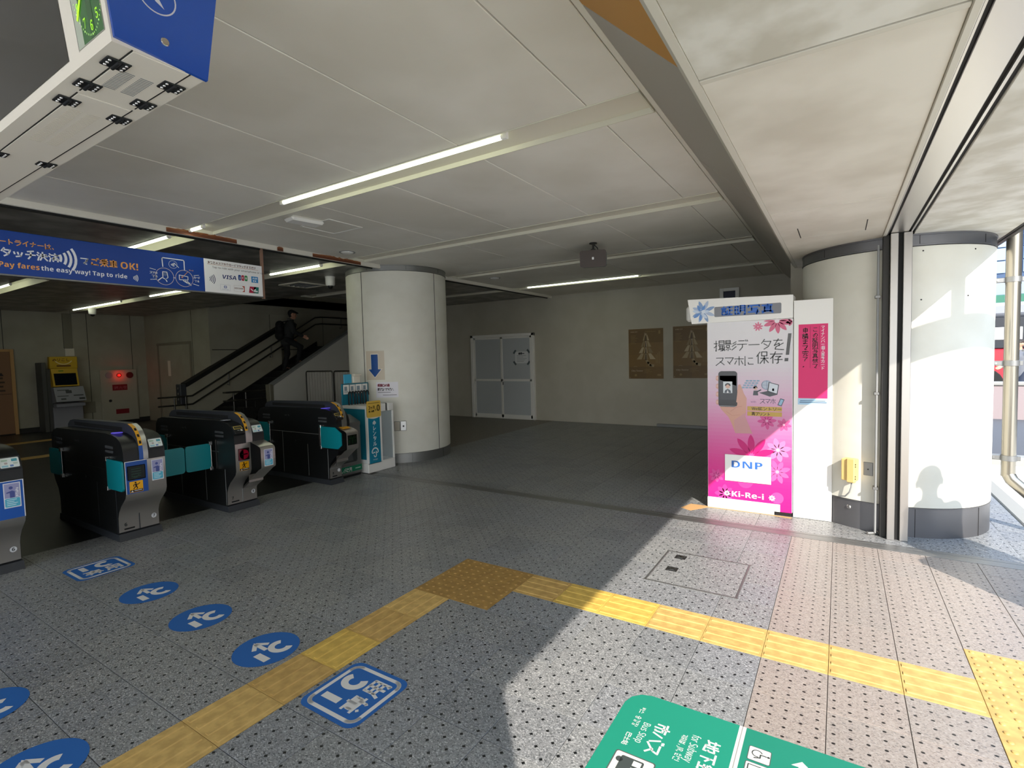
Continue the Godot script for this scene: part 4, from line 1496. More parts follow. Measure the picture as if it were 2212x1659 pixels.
	# card on the far head, coin slot block on the near head
	if kind != "narrow":
		var nv := Vector2(0.88, 0.47)
		var tb := Transform3D(Basis(Vector3(0, 0, -1), Vector3(-nv.y, nv.x, 0), Vector3(nv.x, nv.y, 0)), Vector3(0.134, 0.875, -(0.028 + hw) / 2))
		b = B.new()
		b.t = tb
		b.bx(-0.063, 0.063, -0.05, 0.052, -0.03, 0.004, 0.004)
		part("head_cover", b, M.gate_grey, o)
		p = print_on(tb.origin + Vector3(nv.x, nv.y, 0) * 0.0045, tb.basis.x, tb.basis.y)
		p.rrect(-0.055, -0.04, 0.055, 0.04, 0.008, C("d9e2df"))
		p.lay = 2
		for q in [[-0.045, 0.012, -0.01, 0.026, "a8c4b0"], [0.012, 0.008, 0.045, 0.03, "4f9aa8"], [-0.03, -0.012, -0.012, 0.004, "b0a8a4"], [0.02, -0.016, 0.046, 0.0, "b8c8bc"], [-0.046, -0.034, -0.01, -0.02, "8fbfcc"], [0.0, -0.034, 0.02, -0.018, "6a86b4"]]:
			p.rrect(q[0], q[1], q[2], q[3], 0.003, C(q[4]))
		part("card_label", p, M.print, o)
	if kind != "flush":
		var nv := Vector2(0.72, 0.69)
		var zz := (rz1 + hw) / 2 + 0.002
		var tb := Transform3D(Basis(Vector3(0, 0, -1), Vector3(-nv.y, nv.x, 0), Vector3(nv.x, nv.y, 0)), Vector3(0.12, 0.90, zz))
		b = B.new()
		b.t = tb
		b.bx(-0.055, 0.055, -0.07, 0.035, -0.04, 0.012, 0.006)
		part("slot_block", b, M.black_plastic, o)
		p = print_on(tb.origin + Vector3(nv.x, nv.y, 0) * 0.0125, tb.basis.x, tb.basis.y)
		p.line([Vector2(-0.045, -0.012), Vector2(0.045, -0.012), Vector2(0.038, 0.022), Vector2(-0.04, 0.022)], 0.006, C("c9b25a"), true)
		p.rect(-0.03, 0.0, 0.03, 0.008, C("6a6440"))
		p.circ(0.025, -0.034, 0.012, C("d8d6cc"))
		p.rect(-0.02, -0.038, 0.005, -0.03, C("8a8a86"))
		part("slot_print", p, M.print, o)
	return o

func build_gates() -> void:
	mat("gate_yellow", C("e0a322"), 0.5)
	mat("vent_grey", C("4a4c4e"), 0.5)
	mat("reader_off", C("8f9498"), 0.35)
	glow("reader_glow", Color(0.42, 0.36, 0.95), 0.55)
	gate("flush", -1.115, 0.165, "", "6", "ticket gate at the left edge of the view with a wholly blue front panel")
	var g1 := gate("flush", -2.105, 0.165, "6", "7", "ticket gate with half blue, half steel front and dark screen, numbered 6 and 7")
	flap(g1, Vector3(-0.25, 0.60, -0.165), PI / 2, 0.35, 0.27)
	flap(g1, Vector3(-1.30, 0.615, -0.165), PI / 2, 0.28, 0.27)
	var g2 := gate("step", -3.09, 0.165, "7", "8", "ticket gate with a red no-entry screen and a stepped steel front, numbered 7 and 8")
	flap(g2, Vector3(-0.25, 0.60, 0.20), -PI / 2, 0.26, 0.27)
	flap(g2, Vector3(-1.30, 0.615, -0.165), PI / 2, 0.28, 0.27)
	gate("narrow", -4.325, 0.095, "8", "", "narrow black ticket gate with a green-arrow screen, next to the umbrella bag dispenser")

# ---------------------------------------------------------------- photo booth
func build_booth() -> void:
	var o := thing("photo_booth", "white photo booth with a pink flowered front showing a hand holding a phone", "photo booth", Vector3(-0.745, 0, -5.45))
	# local: x from -0.385 to 0.378, front at z = 0, depth to -0.75
	var b := B.new()
	b.bx(-0.385, 0.378, 0.035, 1.875, -0.75, -0.002, 0.006)
	part("body", b, M.white_paint, o)
	b = B.new()
	b.bx(-0.385, 0.225, 0.0, 0.035, -0.74, -0.01, 0.003)
	b.bx(0.235, 0.37, 0.0, 0.03, -0.74, -0.08, 0.003)
	part("foot", b, M.dark_metal, o)
	b = B.new()
	b.prism(PackedVector2Array([Vector2(-0.57, 2.115), Vector2(-0.53, 1.868), Vector2(0.378, 1.877), Vector2(0.378, 2.09)]), -0.30, 0.012, 0.0)
	var hd := part("header", b, M.white_paint, o)
	b = B.new()
	b.bx(-0.62, -0.53, 1.90, 2.06, -0.20, -0.12, 0.02)
	part("side_lamp", b, M.white_paint, o)
	# curtain side
	b = B.new()
	for i in 9: b.bx(-0.392, -0.384, 0.5, 1.8, -0.66 + 0.06 * i, -0.625 + 0.06 * i, 0.004)
	part("curtain", b, M.grey_paint, o)
	# header print
	var p := print_on(Vector3(0, 0, 0.0125), Vector3.RIGHT, Vector3.UP)
	p.poly(P.rr(-0.312, 1.925, 0.282, 2.024, 0.012), C("7d7f85"))
	p.lay = 2
	p.jp("証明写真", -0.245, 1.937, 0.082, C("1f63c0"), 0.17, 1.25, false, 1.16)
	for k in 8:
		p.petal(-0.415, 1.985, 22 + 45 * k, 0.115, 0.034, C("7f9cc4") if k % 2 == 0 else C("a9b9d2"), 0.012)
	p.lay = 3
	for k in 7: p.petal(-0.44, 1.975, 10 + 51 * k, 0.085, 0.028, C("5f8cc6") if k % 3 else C("c4d2e4"), 0.012)
	p.lay = 4
	p.circ(-0.415, 1.985, 0.018, C("d5deea"))
	part("print", p, M.print, hd)
	# main front print: white fading to deep pink
	p = print_on(Vector3(0, 0, 0.0), Vector3.RIGHT, Vector3.UP)
	p.step = 0.0004
	var grad := [[1.87, "e6e6e8"], [1.45, "e4dfe4"], [1.15, "e7bfd6"], [0.85, "ea8dbf"], [0.55, "ee5aa6"], [0.3, "ef3098"], [0.035, "ee2491"]]
	for i in grad.size() - 1:
		var n := 8
		for k in n:
			var y1: float = lerpf(grad[i][0], grad[i + 1][0], float(k) / n)
			var y0: float = lerpf(grad[i][0], grad[i + 1][0], float(k + 1) / n)
			p.rect(-0.38, y0, 0.374, y1, C(grad[i][1]).lerp(C(grad[i + 1][1]), (k + 0.5) / n))
	p.lay = 2
	# pale flowers in the lower field, clipped by staying inside the front
	p.flower(0.255, 0.63, 0.118, 0.05, C("f490c8"), 8, 12, C("f9c8e2"))
	p.flower(-0.22, 0.15, 0.10, 0.05, C("f04aa6"), 8, 0, C("f27cc0"))
	p.flower(-0.30, 0.33, 0.075, 0.035, C("ec58a8"), 7, 20, C("ef7cba"))
	p.circ(0.25, 0.165, 0.055, C("f25aae"))
	p.circ(-0.03, 0.30, 0.07, C("f04aa4"))
	p.lay = 3
	p.flower(0.16, 0.905, 0.085, 0.034, C("e0559b"), 8, 5, C("f2a8cc"))
	p.flower(0.305, 0.875, 0.066, 0.03, C("e4609f"), 7, 40, C("f6c4dc"))
	p.flower(0.25, 0.42, 0.118, 0.045, C("f36fb8"), 8, 20, C("f9b4d8"))
	# big dark pink half flower above the white plate
	for k in [18, 55, 92, 128, 165]: p.petal(0.026, 0.555, k, 0.21, 0.062, C("d8207e"), 0.02)
	# red flower below the header
	for k in [200, 237, 275, 312, 345]: p.petal(0.245, 1.855, k, 0.12, 0.04, C("d42a6c"), 0.012)
	for k in [0, 180]: p.petal(0.245, 1.860, k, 0.115, 0.018, C("d42a6c"), 0.012)
	p.petal(0.372, 1.845, 190, 0.055, 0.026, C("d42a6c"))
	p.petal(0.372, 1.845, 235, 0.05, 0.022, C("d42a6c"))
	p.petal(0.372, 1.845, 150, 0.04, 0.02, C("d42a6c"))
	p.flower(0.082, 1.811, 0.047, 0.014, C("d83a74"), 9, 5, C("f0a0b8"))
	p.lay = 4
	p.circ(0.245, 1.855, 0.02, C("f0e4ea"))
	# headline
	p.jp("撮影データを", -0.318, 1.585, 0.102, C("232326"), 0.085, 1.0, false, 1.02)
	p.jp("スマホに", -0.308, 1.44, 0.088, C("232326"), 0.09, 1.0, false, 1.0)
	p.jp("保存", 0.062, 1.455, 0.112, C("232326"), 0.085, 1.0, false, 1.06)
	p.poly(PackedVector2Array([Vector2(0.318, 1.535), Vector2(0.346, 1.535), Vector2(0.366, 1.735), Vector2(0.338, 1.735)]), C("232326"))
	p.poly(PackedVector2Array([Vector2(0.308, 1.475), Vector2(0.338, 1.475), Vector2(0.341, 1.505), Vector2(0.311, 1.505)]), C("232326"))
	# hand and phone
	var skin := C("e0aa94")
	var shade := C("cf9480")
	p.lay = 3
	p.poly(PackedVector2Array([Vector2(-0.155, 0.865), Vector2(-0.185, 0.93), Vector2(-0.25, 1.0), Vector2(-0.29, 1.08), Vector2(-0.10, 1.20), Vector2(-0.095, 1.25), Vector2(-0.075, 1.255), Vector2(-0.06, 1.22), Vector2(-0.045, 1.17), Vector2(-0.018, 1.12), Vector2(-0.022, 1.0), Vector2(-0.03, 0.94), Vector2(0.0, 0.86), Vector2(0.034, 0.775), Vector2(-0.12, 0.77)]), skin)
	p.lay = 4
	p.poly(PackedVector2Array([Vector2(-0.135, 0.90), Vector2(-0.02, 0.985), Vector2(-0.03, 0.94), Vector2(0.0, 0.86), Vector2(0.034, 0.775), Vector2(-0.12, 0.77)]), C("d9a0a0"))
	p.lay = 5
	for q in [[1.315, 0.05], [1.235, 0.056], [1.155, 0.056], [1.075, 0.052]]:
		p.poly(P.rr(-0.302, q[0] - 0.026, -0.302 + q[1], q[0] + 0.026, 0.02), skin)
		p.lay = 6
		p.poly(P.rr(-0.300, q[0] - 0.012, -0.280, q[0] + 0.016, 0.009), C("edc0b2"))
		p.lay = 5
	p.lay = 7
	p.poly(P.rr(-0.278, 1.03, -0.103, 1.385, 0.03), C("17171a"))
	p.lay = 8
	p.rect(-0.272, 1.035, -0.112, 1.04, C("b0b0b4"))
	p.rect(-0.265, 1.10, -0.112, 1.34, C("2b2b2f"))
	p.poly(PackedVector2Array([Vector2(-0.265, 1.34), Vector2(-0.112, 1.34), Vector2(-0.112, 1.24), Vector2(-0.265, 1.30)]), C("4e4e54"))
	p.lay = 9
	p.rect(-0.232, 1.168, -0.148, 1.283, C("dfe8ea"))
	p.lay = 10
	p.circ(-0.19, 1.235, 0.022, C("e8bfa8"))
	p.poly(PackedVector2Array([Vector2(-0.222, 1.17), Vector2(-0.215, 1.195), Vector2(-0.19, 1.21), Vector2(-0.165, 1.195), Vector2(-0.158, 1.17)]), C("4c545c"))
	p.lay = 11
	p.arc(-0.19, 1.24, 0.02, 0, 180, 0.014, C("2a2422"))
	p.poly(PackedVector2Array([Vector2(-0.20, 1.17), Vector2(-0.19, 1.20), Vector2(-0.18, 1.17)]), C("f0f0f0"))
	p.lay = 9
	p.poly(PackedVector2Array([Vector2(-0.10, 1.20), Vector2(-0.112, 1.08), Vector2(-0.06, 1.05), Vector2(-0.022, 1.1), Vector2(-0.05, 1.18), Vector2(-0.082, 1.255)]), skin)
	p.lay = 10
	p.line([Vector2(-0.165, 0.985), Vector2(-0.11, 1.03), Vector2(-0.06, 1.04)], 0.004, shade)
	p.line([Vector2(-0.205, 0.985), Vector2(-0.15, 0.945), Vector2(-0.075, 0.955)], 0.003, shade)
	# little pictures on the right
	p.lay = 4
	for r in 4:
		for k in 4: p.rect(-0.035 + 0.032 * k - 0.012 * r + 0.01, 1.283 - 0.022 * r, -0.01 + 0.032 * k - 0.012 * r + 0.01, 1.298 - 0.022 * r, C("8fb0c8"))
	p.poly(PackedVector2Array([Vector2(0.038, 1.15), Vector2(0.085, 1.15), Vector2(0.078, 1.195), Vector2(0.044, 1.195)]), C("3c3e46"))
	p.line([Vector2(0.075, 1.185), Vector2(0.11, 1.205)], 0.012, C("3c3e46"))
	p.circ(0.06, 1.218, 0.017, C("dcb8a4"))
	p.arc(0.06, 1.222, 0.014, 0, 180, 0.009, C("4a4440"))
	p.circ(0.158, 1.25, 0.045, C("c3cfdf"))
	p.lay = 5
	for s in [0.35, 0.75, 1.0]: p.arc(0.158, 1.25, 0.044, 0, 360, 0.003, C("5d7894"), s)
	p.line([Vector2(0.158, 1.206), Vector2(0.158, 1.294)], 0.003, C("5d7894"))
	p.line([Vector2(0.114, 1.25), Vector2(0.202, 1.25)], 0.003, C("5d7894"))
	p.lay = 6
	p.poly(PackedVector2Array([Vector2(0.163, 1.19), Vector2(0.175, 1.28), Vector2(0.263, 1.255), Vector2(0.25, 1.16)]), C("2c2e33"))
	p.poly(PackedVector2Array([Vector2(0.092, 1.175), Vector2(0.163, 1.192), Vector2(0.25, 1.16), Vector2(0.185, 1.14)]), C("3a3c42"))
	p.lay = 7
	p.poly(PackedVector2Array([Vector2(0.172, 1.195), Vector2(0.182, 1.272), Vector2(0.256, 1.25), Vector2(0.244, 1.17)]), C("dfe7ee"))
	p.rect(0.205, 1.195, 0.222, 1.218, C("58687a"))
	p.lay = 4
	p.txt("with", 0.018, 1.078, 0.018, C("8a5a86"), false)
	p.jp("スマホ", 0.096, 1.07, 0.05, C("54405c"), 0.09, 0.95, false, 0.97)
	p.poly(PackedVector2Array([Vector2(0.25, 1.06), Vector2(0.285, 1.05), Vector2(0.31, 1.115), Vector2(0.275, 1.125)]), C("3c4450"))
	p.lay = 5
	p.poly(PackedVector2Array([Vector2(0.258, 1.065), Vector2(0.282, 1.058), Vector2(0.302, 1.11), Vector2(0.278, 1.117)]), C("9cc4e0"))
	p.lay = 4
	for q in [1.0, 0.95]:
		p.rect(-0.012, q, 0.288, q + 0.042, C("d3ae48"))
	p.lay = 5
	p.txt("Web", 0.026, 1.008, 0.026, C("4a2a14"), true)
	p.jp("エントリー", 0.088, 1.006, 0.030, C("4a2a14"), 0.16, 1.2, false, 1.12)
	p.jp("再プリント", 0.026, 0.955, 0.030, C("4a2a14"), 0.16, 1.0, false, 1.12)
	# name at the foot
	p.lay = 5
	p.txt("Ki-Re-i", -0.155, 0.135, 0.052, C("fff4fa"), true, 1.35)
	for x in [-0.20, 0.205]:
		for k in 8: p.petal(x, 0.16, 45 * k, 0.03, 0.013, C("fff4fa"), 0.006)
	part("front_print", p, M.print_gloss, o)
	# white maker's plate and white kick panel
	b = B.new()
	b.bx(-0.218, 0.197, 0.29, 0.556, 0.0035, 0.009, 0.002)
	var pl := part("name_plate", b, M.white_paint, o)
	p = print_on(Vector3(0, 0, 0.0092), Vector3.RIGHT, Vector3.UP)
	p.txt("DNP", -0.155, 0.428, 0.068, C("2b63ad"), true, 1.5)
	p.txt("Photo Imaging", -0.15, 0.378, 0.02, C("d6d6d4"), false, 1.7)
	part("lettering", p, M.print, pl)
	b = B.new()
	b.bx(-0.385, 0.275, 0.035, 0.106, 0.0, 0.010, 0.002)
	b.bx(-0.385, 0.225, 0.0, 0.036, 0.0, 0.010, 0.002)
	part("kick_panel", b, M.white_paint, o)
	b = B.new()
	b.bx(0.228, 0.375, 0.0, 0.034, -0.05, -0.004, 0.002)
	part("kick_vent", b, M.black_plastic, o)
	# sheet of cardboard under it
	b = B.new()
	b.prism(PackedVector2Array([Vector2(-1.36, 5.28), Vector2(-1.25, 5.22), Vector2(-1.12, 5.41), Vector2(-0.96, 5.415), Vector2(-0.6, 5.42), Vector2(-0.37, 5.39), Vector2(-0.37, 5.432), Vector2(-0.39, 5.437), Vector2(-1.12, 5.437), Vector2(-1.15, 5.46), Vector2(-1.30, 5.46)]), 0.0005, 0.0015)
	for i in b.v.size():
		b.v[i] = Vector3(b.v[i].x, b.v[i].z, -b.v[i].y)
		b.n[i] = Vector3(b.n[i].x, b.n[i].z, -b.n[i].y)
	solo("cardboard_sheet", b, M.cardboard, "strip of brown cardboard sticking out under the front of the photo booth", "cardboard")
	# white side panel with its pink notice
	o = thing("side_panel", "tall white panel with a narrow pink notice between photo booth and sunlit pillar", "panel", Vector3(-0.207, 0, -5.45))
	b = B.new()
	b.t = Transform3D(Basis(Vector3.RIGHT, Vector3(0, 0, -1), Vector3.UP), Vector3.ZERO)
	b.prism(PackedVector2Array([Vector2(-0.155, 0.003), Vector2(-0.152, 0.0), Vector2(0.153, 0.0), Vector2(0.155, 0.002), Vector2(0.155, 0.005), Vector2(0.03, 0.075), Vector2(-0.155, 0.075)]), 0.004, 2.033)
	part("casing", b, M.white_paint, o)
	p = print_on(Vector3(0, 0, 0.0005), Vector3.RIGHT, Vector3.UP)
	p.rect(-0.115, 1.131, 0.117, 1.811, C("d8246a"))
	p.rect(-0.118, 1.072, 0.119, 1.129, C("a9cbe4"))
	p.lay = 2
	p.rect(-0.1, 1.105, 0.1, 1.110, C("3c5878"))
	p.rect(-0.105, 1.09, 0.11, 1.096, C("3c5878"))
	p.jp("マイナンバー個人番号カード", 0.064, 1.763, 0.029, C("f4e4ea"), 0.13, 0.95, true, 1.06)
	p.jp("この証明写真機で", -0.004, 1.738, 0.043, C("4a1226"), 0.13, 1.0, true, 1.1)
	p.jp("申請まで完了。", -0.085, 1.732, 0.047, C("4a1226"), 0.14, 1.0, true, 1.12)
	p.rect(0.048, 1.42, 0.050, 1.79, C("4a1226"))
	p.rect(-0.022, 1.41, -0.020, 1.79, C("4a1226"))
	part("notice", p, M.print, o)

# ---------------------------------------------------------------- hanging banner
func waves(p: P, x: float, y: float, r: float, n: int, w: float, k: Color, half := 38.0) -> void:
	for i in n: p.arc(x, y, r * (i + 1.0) / n, -half, half, w, k)

func build_signs() -> void:
	var o := thing("fare_banner", "long blue and white hanging banner about tap-to-ride payment above the ticket gates", "banner", Vector3(-5.9, 0, 0))
	var b := B.new()
	b.bx(-0.035, 0.0, 2.38, 2.75, -3.70, 3.2, 0.004)
	part("board", b, M.sign_blue, o)
	b = B.new()
	b.bx(-0.04, 0.004, 2.37, 2.385, -3.705, 3.2, 0.002)
	part("bottom_rail", b, M.steel_dull, o)
	for z in [-3.70, -0.9, 2.2]:
		b = B.new()
		b.bx(-0.035, -0.005, 2.36, 2.99, z - 0.03, z + 0.0, 0.003)
		part("hanger_post", b, M.rusty_post if z < -3 else M.cream_paint, o)
	var p := print_on(Vector3(0.0005, 0, 0), Vector3(0, 0, -1), Vector3.UP)
	var wh := C("eceef4")
	var og := C("f0a95a")
	p.rect(3.023, 2.385, 3.697, 2.748, C("f2f2f2"))
	p.lay = 2
	p.jp("ポートライナーは、", 1.335, 2.632, 0.044, og, 0.15, 1.0, false, 1.11)
	p.jp("タッチ決済", 1.385, 2.528, 0.072, wh, 0.16, 0.98, false, 1.12)
	for i in 4: p.arc(1.72, 2.567, 0.065 + 0.036 * i, -28 - 2 * i, 28 + 2 * i, 0.02, wh)
	p.jp("で", 1.925, 2.535, 0.062, wh, 0.16)
	p.jp("ご乗車", 2.0, 2.535, 0.068, og, 0.16, 0.98, false, 1.1)
	p.txt("OK!", 2.24, 2.535, 0.064, og, true, 1.06)
	var w := p.txt("Pay fares", 1.375, 2.443, 0.042, og, true, 1.02)
	p.txt("the easy way! Tap to ride", 1.643, 2.443, 0.038, wh, true, 1.02)
	for i in 4: p.arc(2.325, 2.456, 0.02 + 0.012 * i, -35, 35, 0.006, wh)
	# gate pictogram
	p.line([Vector2(2.612, 2.60), Vector2(2.608, 2.685), Vector2(2.616, 2.694), Vector2(2.812, 2.694), Vector2(2.82, 2.685), Vector2(2.82, 2.59)], 0.009, wh)
	p.arc(2.71, 2.636, 0.04, 0, 360, 0.004, C("b9c3dc"))
	for i in 4: p.arc(2.68, 2.633, 0.014 + 0.009 * i, -28, 28, 0.005, wh)
	p.line([Vector2(2.72, 2.655), Vector2(2.745, 2.63), Vector2(2.765, 2.61)], 0.006, wh)
	for x in [2.625, 2.815]: p.arc(x, 2.503, 0.086, 0, 360, 0.005, C("c4b7bd"))
	p.line([Vector2(2.705, 2.50), Vector2(2.73, 2.497)], 0.006, wh)
	p.line([Vector2(2.607, 2.495), Vector2(2.607, 2.55), Vector2(2.647, 2.55), Vector2(2.655, 2.495), Vector2(2.64, 2.482)], 0.008, wh)
	p.rect(2.614, 2.51, 2.642, 2.54, C("5b6f9c"))
	p.line([Vector2(2.56, 2.455), Vector2(2.60, 2.49), Vector2(2.63, 2.475), Vector2(2.645, 2.45)], 0.009, wh)
	p.line([Vector2(2.765, 2.485), Vector2(2.765, 2.535), Vector2(2.85, 2.525), Vector2(2.85, 2.49), Vector2(2.765, 2.485)], 0.007, wh)
	p.rect(2.785, 2.505, 2.802, 2.522, C("c48a78"))
	p.line([Vector2(2.80, 2.52), Vector2(2.855, 2.58)], 0.004, og)
	for i in 3: p.line([Vector2(2.80 + 0.02 * i, 2.48), Vector2(2.84 + 0.02 * i, 2.455 - 0.01 * i), Vector2(2.87, 2.46 - 0.012 * i)], 0.007, wh)
	p.jp("マーク", 2.865, 2.588, 0.014, og, 0.2, 1.0, false, 1.15)
	for q in [[2.49, 2.572, 2.545, 2.562], [2.49, 2.458, 2.545, 2.466], [2.91, 2.545, 2.965, 2.555], [2.90, 2.455, 2.96, 2.44]]: p.line([Vector2(q[0], q[1]), Vector2(q[2], q[3])], 0.005, wh)
	p.jp("スマホ", 2.487, 2.518, 0.024, wh, 0.16, 1.0, false, 1.0)
	p.jp("でも", 2.505, 2.482, 0.026, wh, 0.16)
	p.jp("カード", 2.905, 2.512, 0.024, wh, 0.16, 1.0, false, 0.95)
	p.jp("でも", 2.915, 2.475, 0.024, wh, 0.16)
	# white end: headline and payment marks
	var br := C("6a3a22")
	p.jp("あなたのスマホやカードでタッチするだけ", 3.062, 2.698, 0.026, br, 0.15, 1.0, false, 1.135)
	p.rect(3.06, 2.69, 3.65, 2.693, C("c88858"))
	p.txt("Tap to ride with your smartphone or card.", 3.112, 2.654, 0.019, C("3a3230"), false, 1.28)
	for i in 4: p.arc(3.05, 2.53, 0.035 + 0.017 * i, -36, 36, 0.007, C("24345c"))
	p.txt("VISA", 3.212, 2.548, 0.043, C("20306c"), true, 1.28, -1, false, 0.18)
	for i in 3:
		p.poly(P.rr(3.402 + 0.038 * i, 2.548, 3.436 + 0.038 * i, 2.612, 0.012), [C("1f4a90"), C("b0203c"), C("1f8a4c")][i])
		p.lay = 3
		p.txt("JCB"[i], 3.419 + 0.038 * i, 2.568, 0.024, C("f4f4f4"), true, 1.0, 0)
		p.lay = 2
	p.rect(3.56, 2.54, 3.643, 2.612, C("2a86c4"))
	p.lay = 3
	p.txt("AM", 3.601, 2.580, 0.022, C("eef6fa"), true, 1.3, 0)
	p.txt("EX", 3.601, 2.548, 0.022, C("eef6fa"), true, 1.3, 0)
	p.lay = 2
	p.line([Vector2(3.192, 2.418), Vector2(3.302, 2.418), Vector2(3.302, 2.482), Vector2(3.192, 2.482)], 0.002, C("b8bcc4"), true)
	p.circ(3.247, 2.456, 0.018, C("8f9cc0"))
	p.lay = 3
	p.rect(3.244, 2.440, 3.250, 2.472, C("f2f2f2"))
	p.lay = 2
	p.txt("Diners Club", 3.247, 2.425, 0.009, C("8a94b4"), false, 1.1, 0)
	p.line([Vector2(3.345, 2.418), Vector2(3.472, 2.418), Vector2(3.472, 2.486), Vector2(3.345, 2.486)], 0.002, C("c8c0b8"), true)
	p.txt("DISCOVER", 3.352, 2.446, 0.016, C("7a4430"), true, 0.98)
	p.poly(PackedVector2Array([Vector2(3.472, 2.486), Vector2(3.44, 2.486), Vector2(3.462, 2.466), Vector2(3.464, 2.436), Vector2(3.44, 2.418), Vector2(3.472, 2.418)]), C("c8584a"))
	p.poly(PackedVector2Array([Vector2(3.522, 2.415), Vector2(3.60, 2.415), Vector2(3.614, 2.49), Vector2(3.536, 2.49)]), C("b02040"))
	p.poly(PackedVector2Array([Vector2(3.575, 2.415), Vector2(3.64, 2.415), Vector2(3.648, 2.49), Vector2(3.589, 2.49)]), C("17766a"))
	p.lay = 3
	p.line([Vector2(3.545, 2.465), Vector2(3.575, 2.44), Vector2(3.61, 2.462)], 0.012, C("f0f0f0"))
	p.rect(3.58, 2.43, 3.632, 2.447, C("e4eaea"))
	part("lettering", p, M.print, o)
	# same board seen from the other side stays plain
	# ---- posters on the far wall
	for k in 2:
		var x0: float = [-3.92, -2.955][k]
		var y0: float = [1.026, 1.04][k]
		var q := thing("poster", ["brown poster with a paper tree on the far wall, nearer the double door", "brown poster with a paper tree on the far wall, partly behind the photo booth"][k], "poster", Vector3(x0, y0, -10.97), 0.0, "posters on the far wall")
		b = B.new()
		b.bx(0, 0.76, 0, 1.078, 0.001, 0.006)
		part("sheet", b, M.poster_brown, q)
		p = print_on(Vector3(0, 0, 0.0062), Vector3.RIGHT, Vector3.UP)
		var pale := C("b5a080")
		var dim := C("8f7646")
		for r in 8: p.rect(0.0 + 0.38 * (r % 2), 0.13 * (r / 2) * 2.0, 0.38 + 0.38 * (r % 2), minf(1.078, 0.26 + 0.26 * (r / 2)), [C("6d5222"), C("745826"), C("7a5d29"), C("80622c"), C("75592a"), C("7c6030"), C("684e22"), C("6e5426")][r])
		p.lay = 2
		# tree of folded paper tiers
		for t in 4:
			var yt := 0.95 - 0.135 * t
			var hw2 := 0.055 + 0.045 * t
			for s in [-1, 0, 1]:
				var cx: float = 0.385 + s * hw2 * 0.72
				p.poly(PackedVector2Array([Vector2(cx - hw2 * 0.30 + s * 0.01, yt - 0.125), Vector2(cx + hw2 * 0.30 + s * 0.015, yt - 0.125), Vector2(cx + hw2 * 0.16 - s * hw2 * 0.3, yt), Vector2(cx - hw2 * 0.16 - s * hw2 * 0.3, yt)]), [C("a8946e"), C("8a7650"), C("b8a582")][(s + 1 + t) % 3])
			p.lay = 3
			p.poly(PackedVector2Array([Vector2(0.365, yt - 0.14), Vector2(0.395, yt - 0.14), Vector2(0.39, yt - 0.02), Vector2(0.378, yt - 0.02)]), C("4a3a22"))
			p.lay = 2
		p.line([Vector2(0.38, 0.93), Vector2(0.37, 0.99), Vector2(0.36, 0.955), Vector2(0.40, 0.975), Vector2(0.385, 0.945)], 0.01, pale)
		p.line([Vector2(0.40, 0.40), Vector2(0.43, 0.34), Vector2(0.48, 0.29), Vector2(0.56, 0.275)], 0.055, C("a38f68"))
		for i in 4: p.line([Vector2(0.42 + 0.03 * i, 0.36 - 0.026 * i), Vector2(0.45 + 0.03 * i, 0.38 - 0.026 * i)], 0.004, C("5c4826"))
		for i in 7: p.rect(0.05, 0.93 - 0.028 * i, [0.17, 0.15, 0.2, 0.16, 0.18, 0.14, 0.17][i], 0.938 - 0.028 * i, dim)
		p.txt("KOBE CITY", 0.05, 1.005, 0.022, pale, true)
		p.rect(0.36, 1.01, 0.6, 1.018, dim)
		p.rect(0.66, 0.96, 0.70, 1.03, dim)
		for i in 3: p.rect(0.60 + 0.035 * i, 0.33, 0.615 + 0.035 * i, 0.52 + 0.03 * i, dim)
		p.txt("City Tower", 0.06, 0.155, 0.034, pale, true, 1.0, -1, true)
		p.arc(0.15, 0.185, 0.08, 60, 120, 0.004, pale)
		p.circ(0.155, 0.075, 0.026, dim)
		for i in 4: p.rect(0.34, 0.20 - 0.025 * i, [0.5, 0.46, 0.52, 0.44][i], 0.206 - 0.025 * i, dim)
		p.rect(0.63, 0.06, 0.71, 0.10, dim)
		p.circ(0.025, 0.025, 0.008, pale)
		part("print", p, M.print, q)
	# ---- white framed display above the booth, on the far wall
	o = thing("wall_display", "small dark display in a white frame high on the far wall above the photo booth", "display", Vector3(-1.842, 2.65, -10.97))
	b = B.new()
	for e in [[-0.18, -0.11, -0.2, 0.17], [0.11, 0.18, -0.2, 0.17], [-0.11, 0.11, 0.11, 0.17], [-0.11, 0.11, -0.2, -0.14]]: b.bx(e[0], e[1], e[2], e[3], 0.001, 0.05, 0.004)
	part("frame", b, M.white_paint, o)
	b = B.new()
	b.bx(-0.11, 0.11, -0.14, 0.11, 0.001, 0.02)
	part("screen", b, M.screen_navy, o)
	# ---- things on the cream pillar
	o = thing("arrow_sign", "beige sheet with a blue downward arrow taped to the cream pillar", "sign", Vector3(-6.18, 1.27, -6.23))
	p = print_round(Vector3.ZERO, 0.80, deg_to_rad(17.6))
	p.step = 0.0015
	p.rect(-0.152, 0.01, 0.155, 0.45, C("c9bda9"))
	p.lay = 4
	var bl := C("12498c")
	var hal := C("e4ded0")
	for k in 2:
		var g := 0.012 if k == 0 else 0.0
		p.poly(PackedVector2Array([Vector2(-0.055 - g, 0.395 + g), Vector2(-0.055 - g, 0.17), Vector2(-0.105 - g * 1.6, 0.17 + g), Vector2(0.0, 0.05 - g), Vector2(0.105 + g * 1.6, 0.17 + g), Vector2(0.055 + g, 0.17), Vector2(0.055 + g, 0.395 + g)]), hal if k == 0 else bl)
		p.lay = 7
	part("sheet", p, M.print, o)
	o = thing("paper_notice", "white paper notice with red and black writing on the cream pillar under the arrow sign", "notice", Vector3(-6.18, 1.0, -6.23))
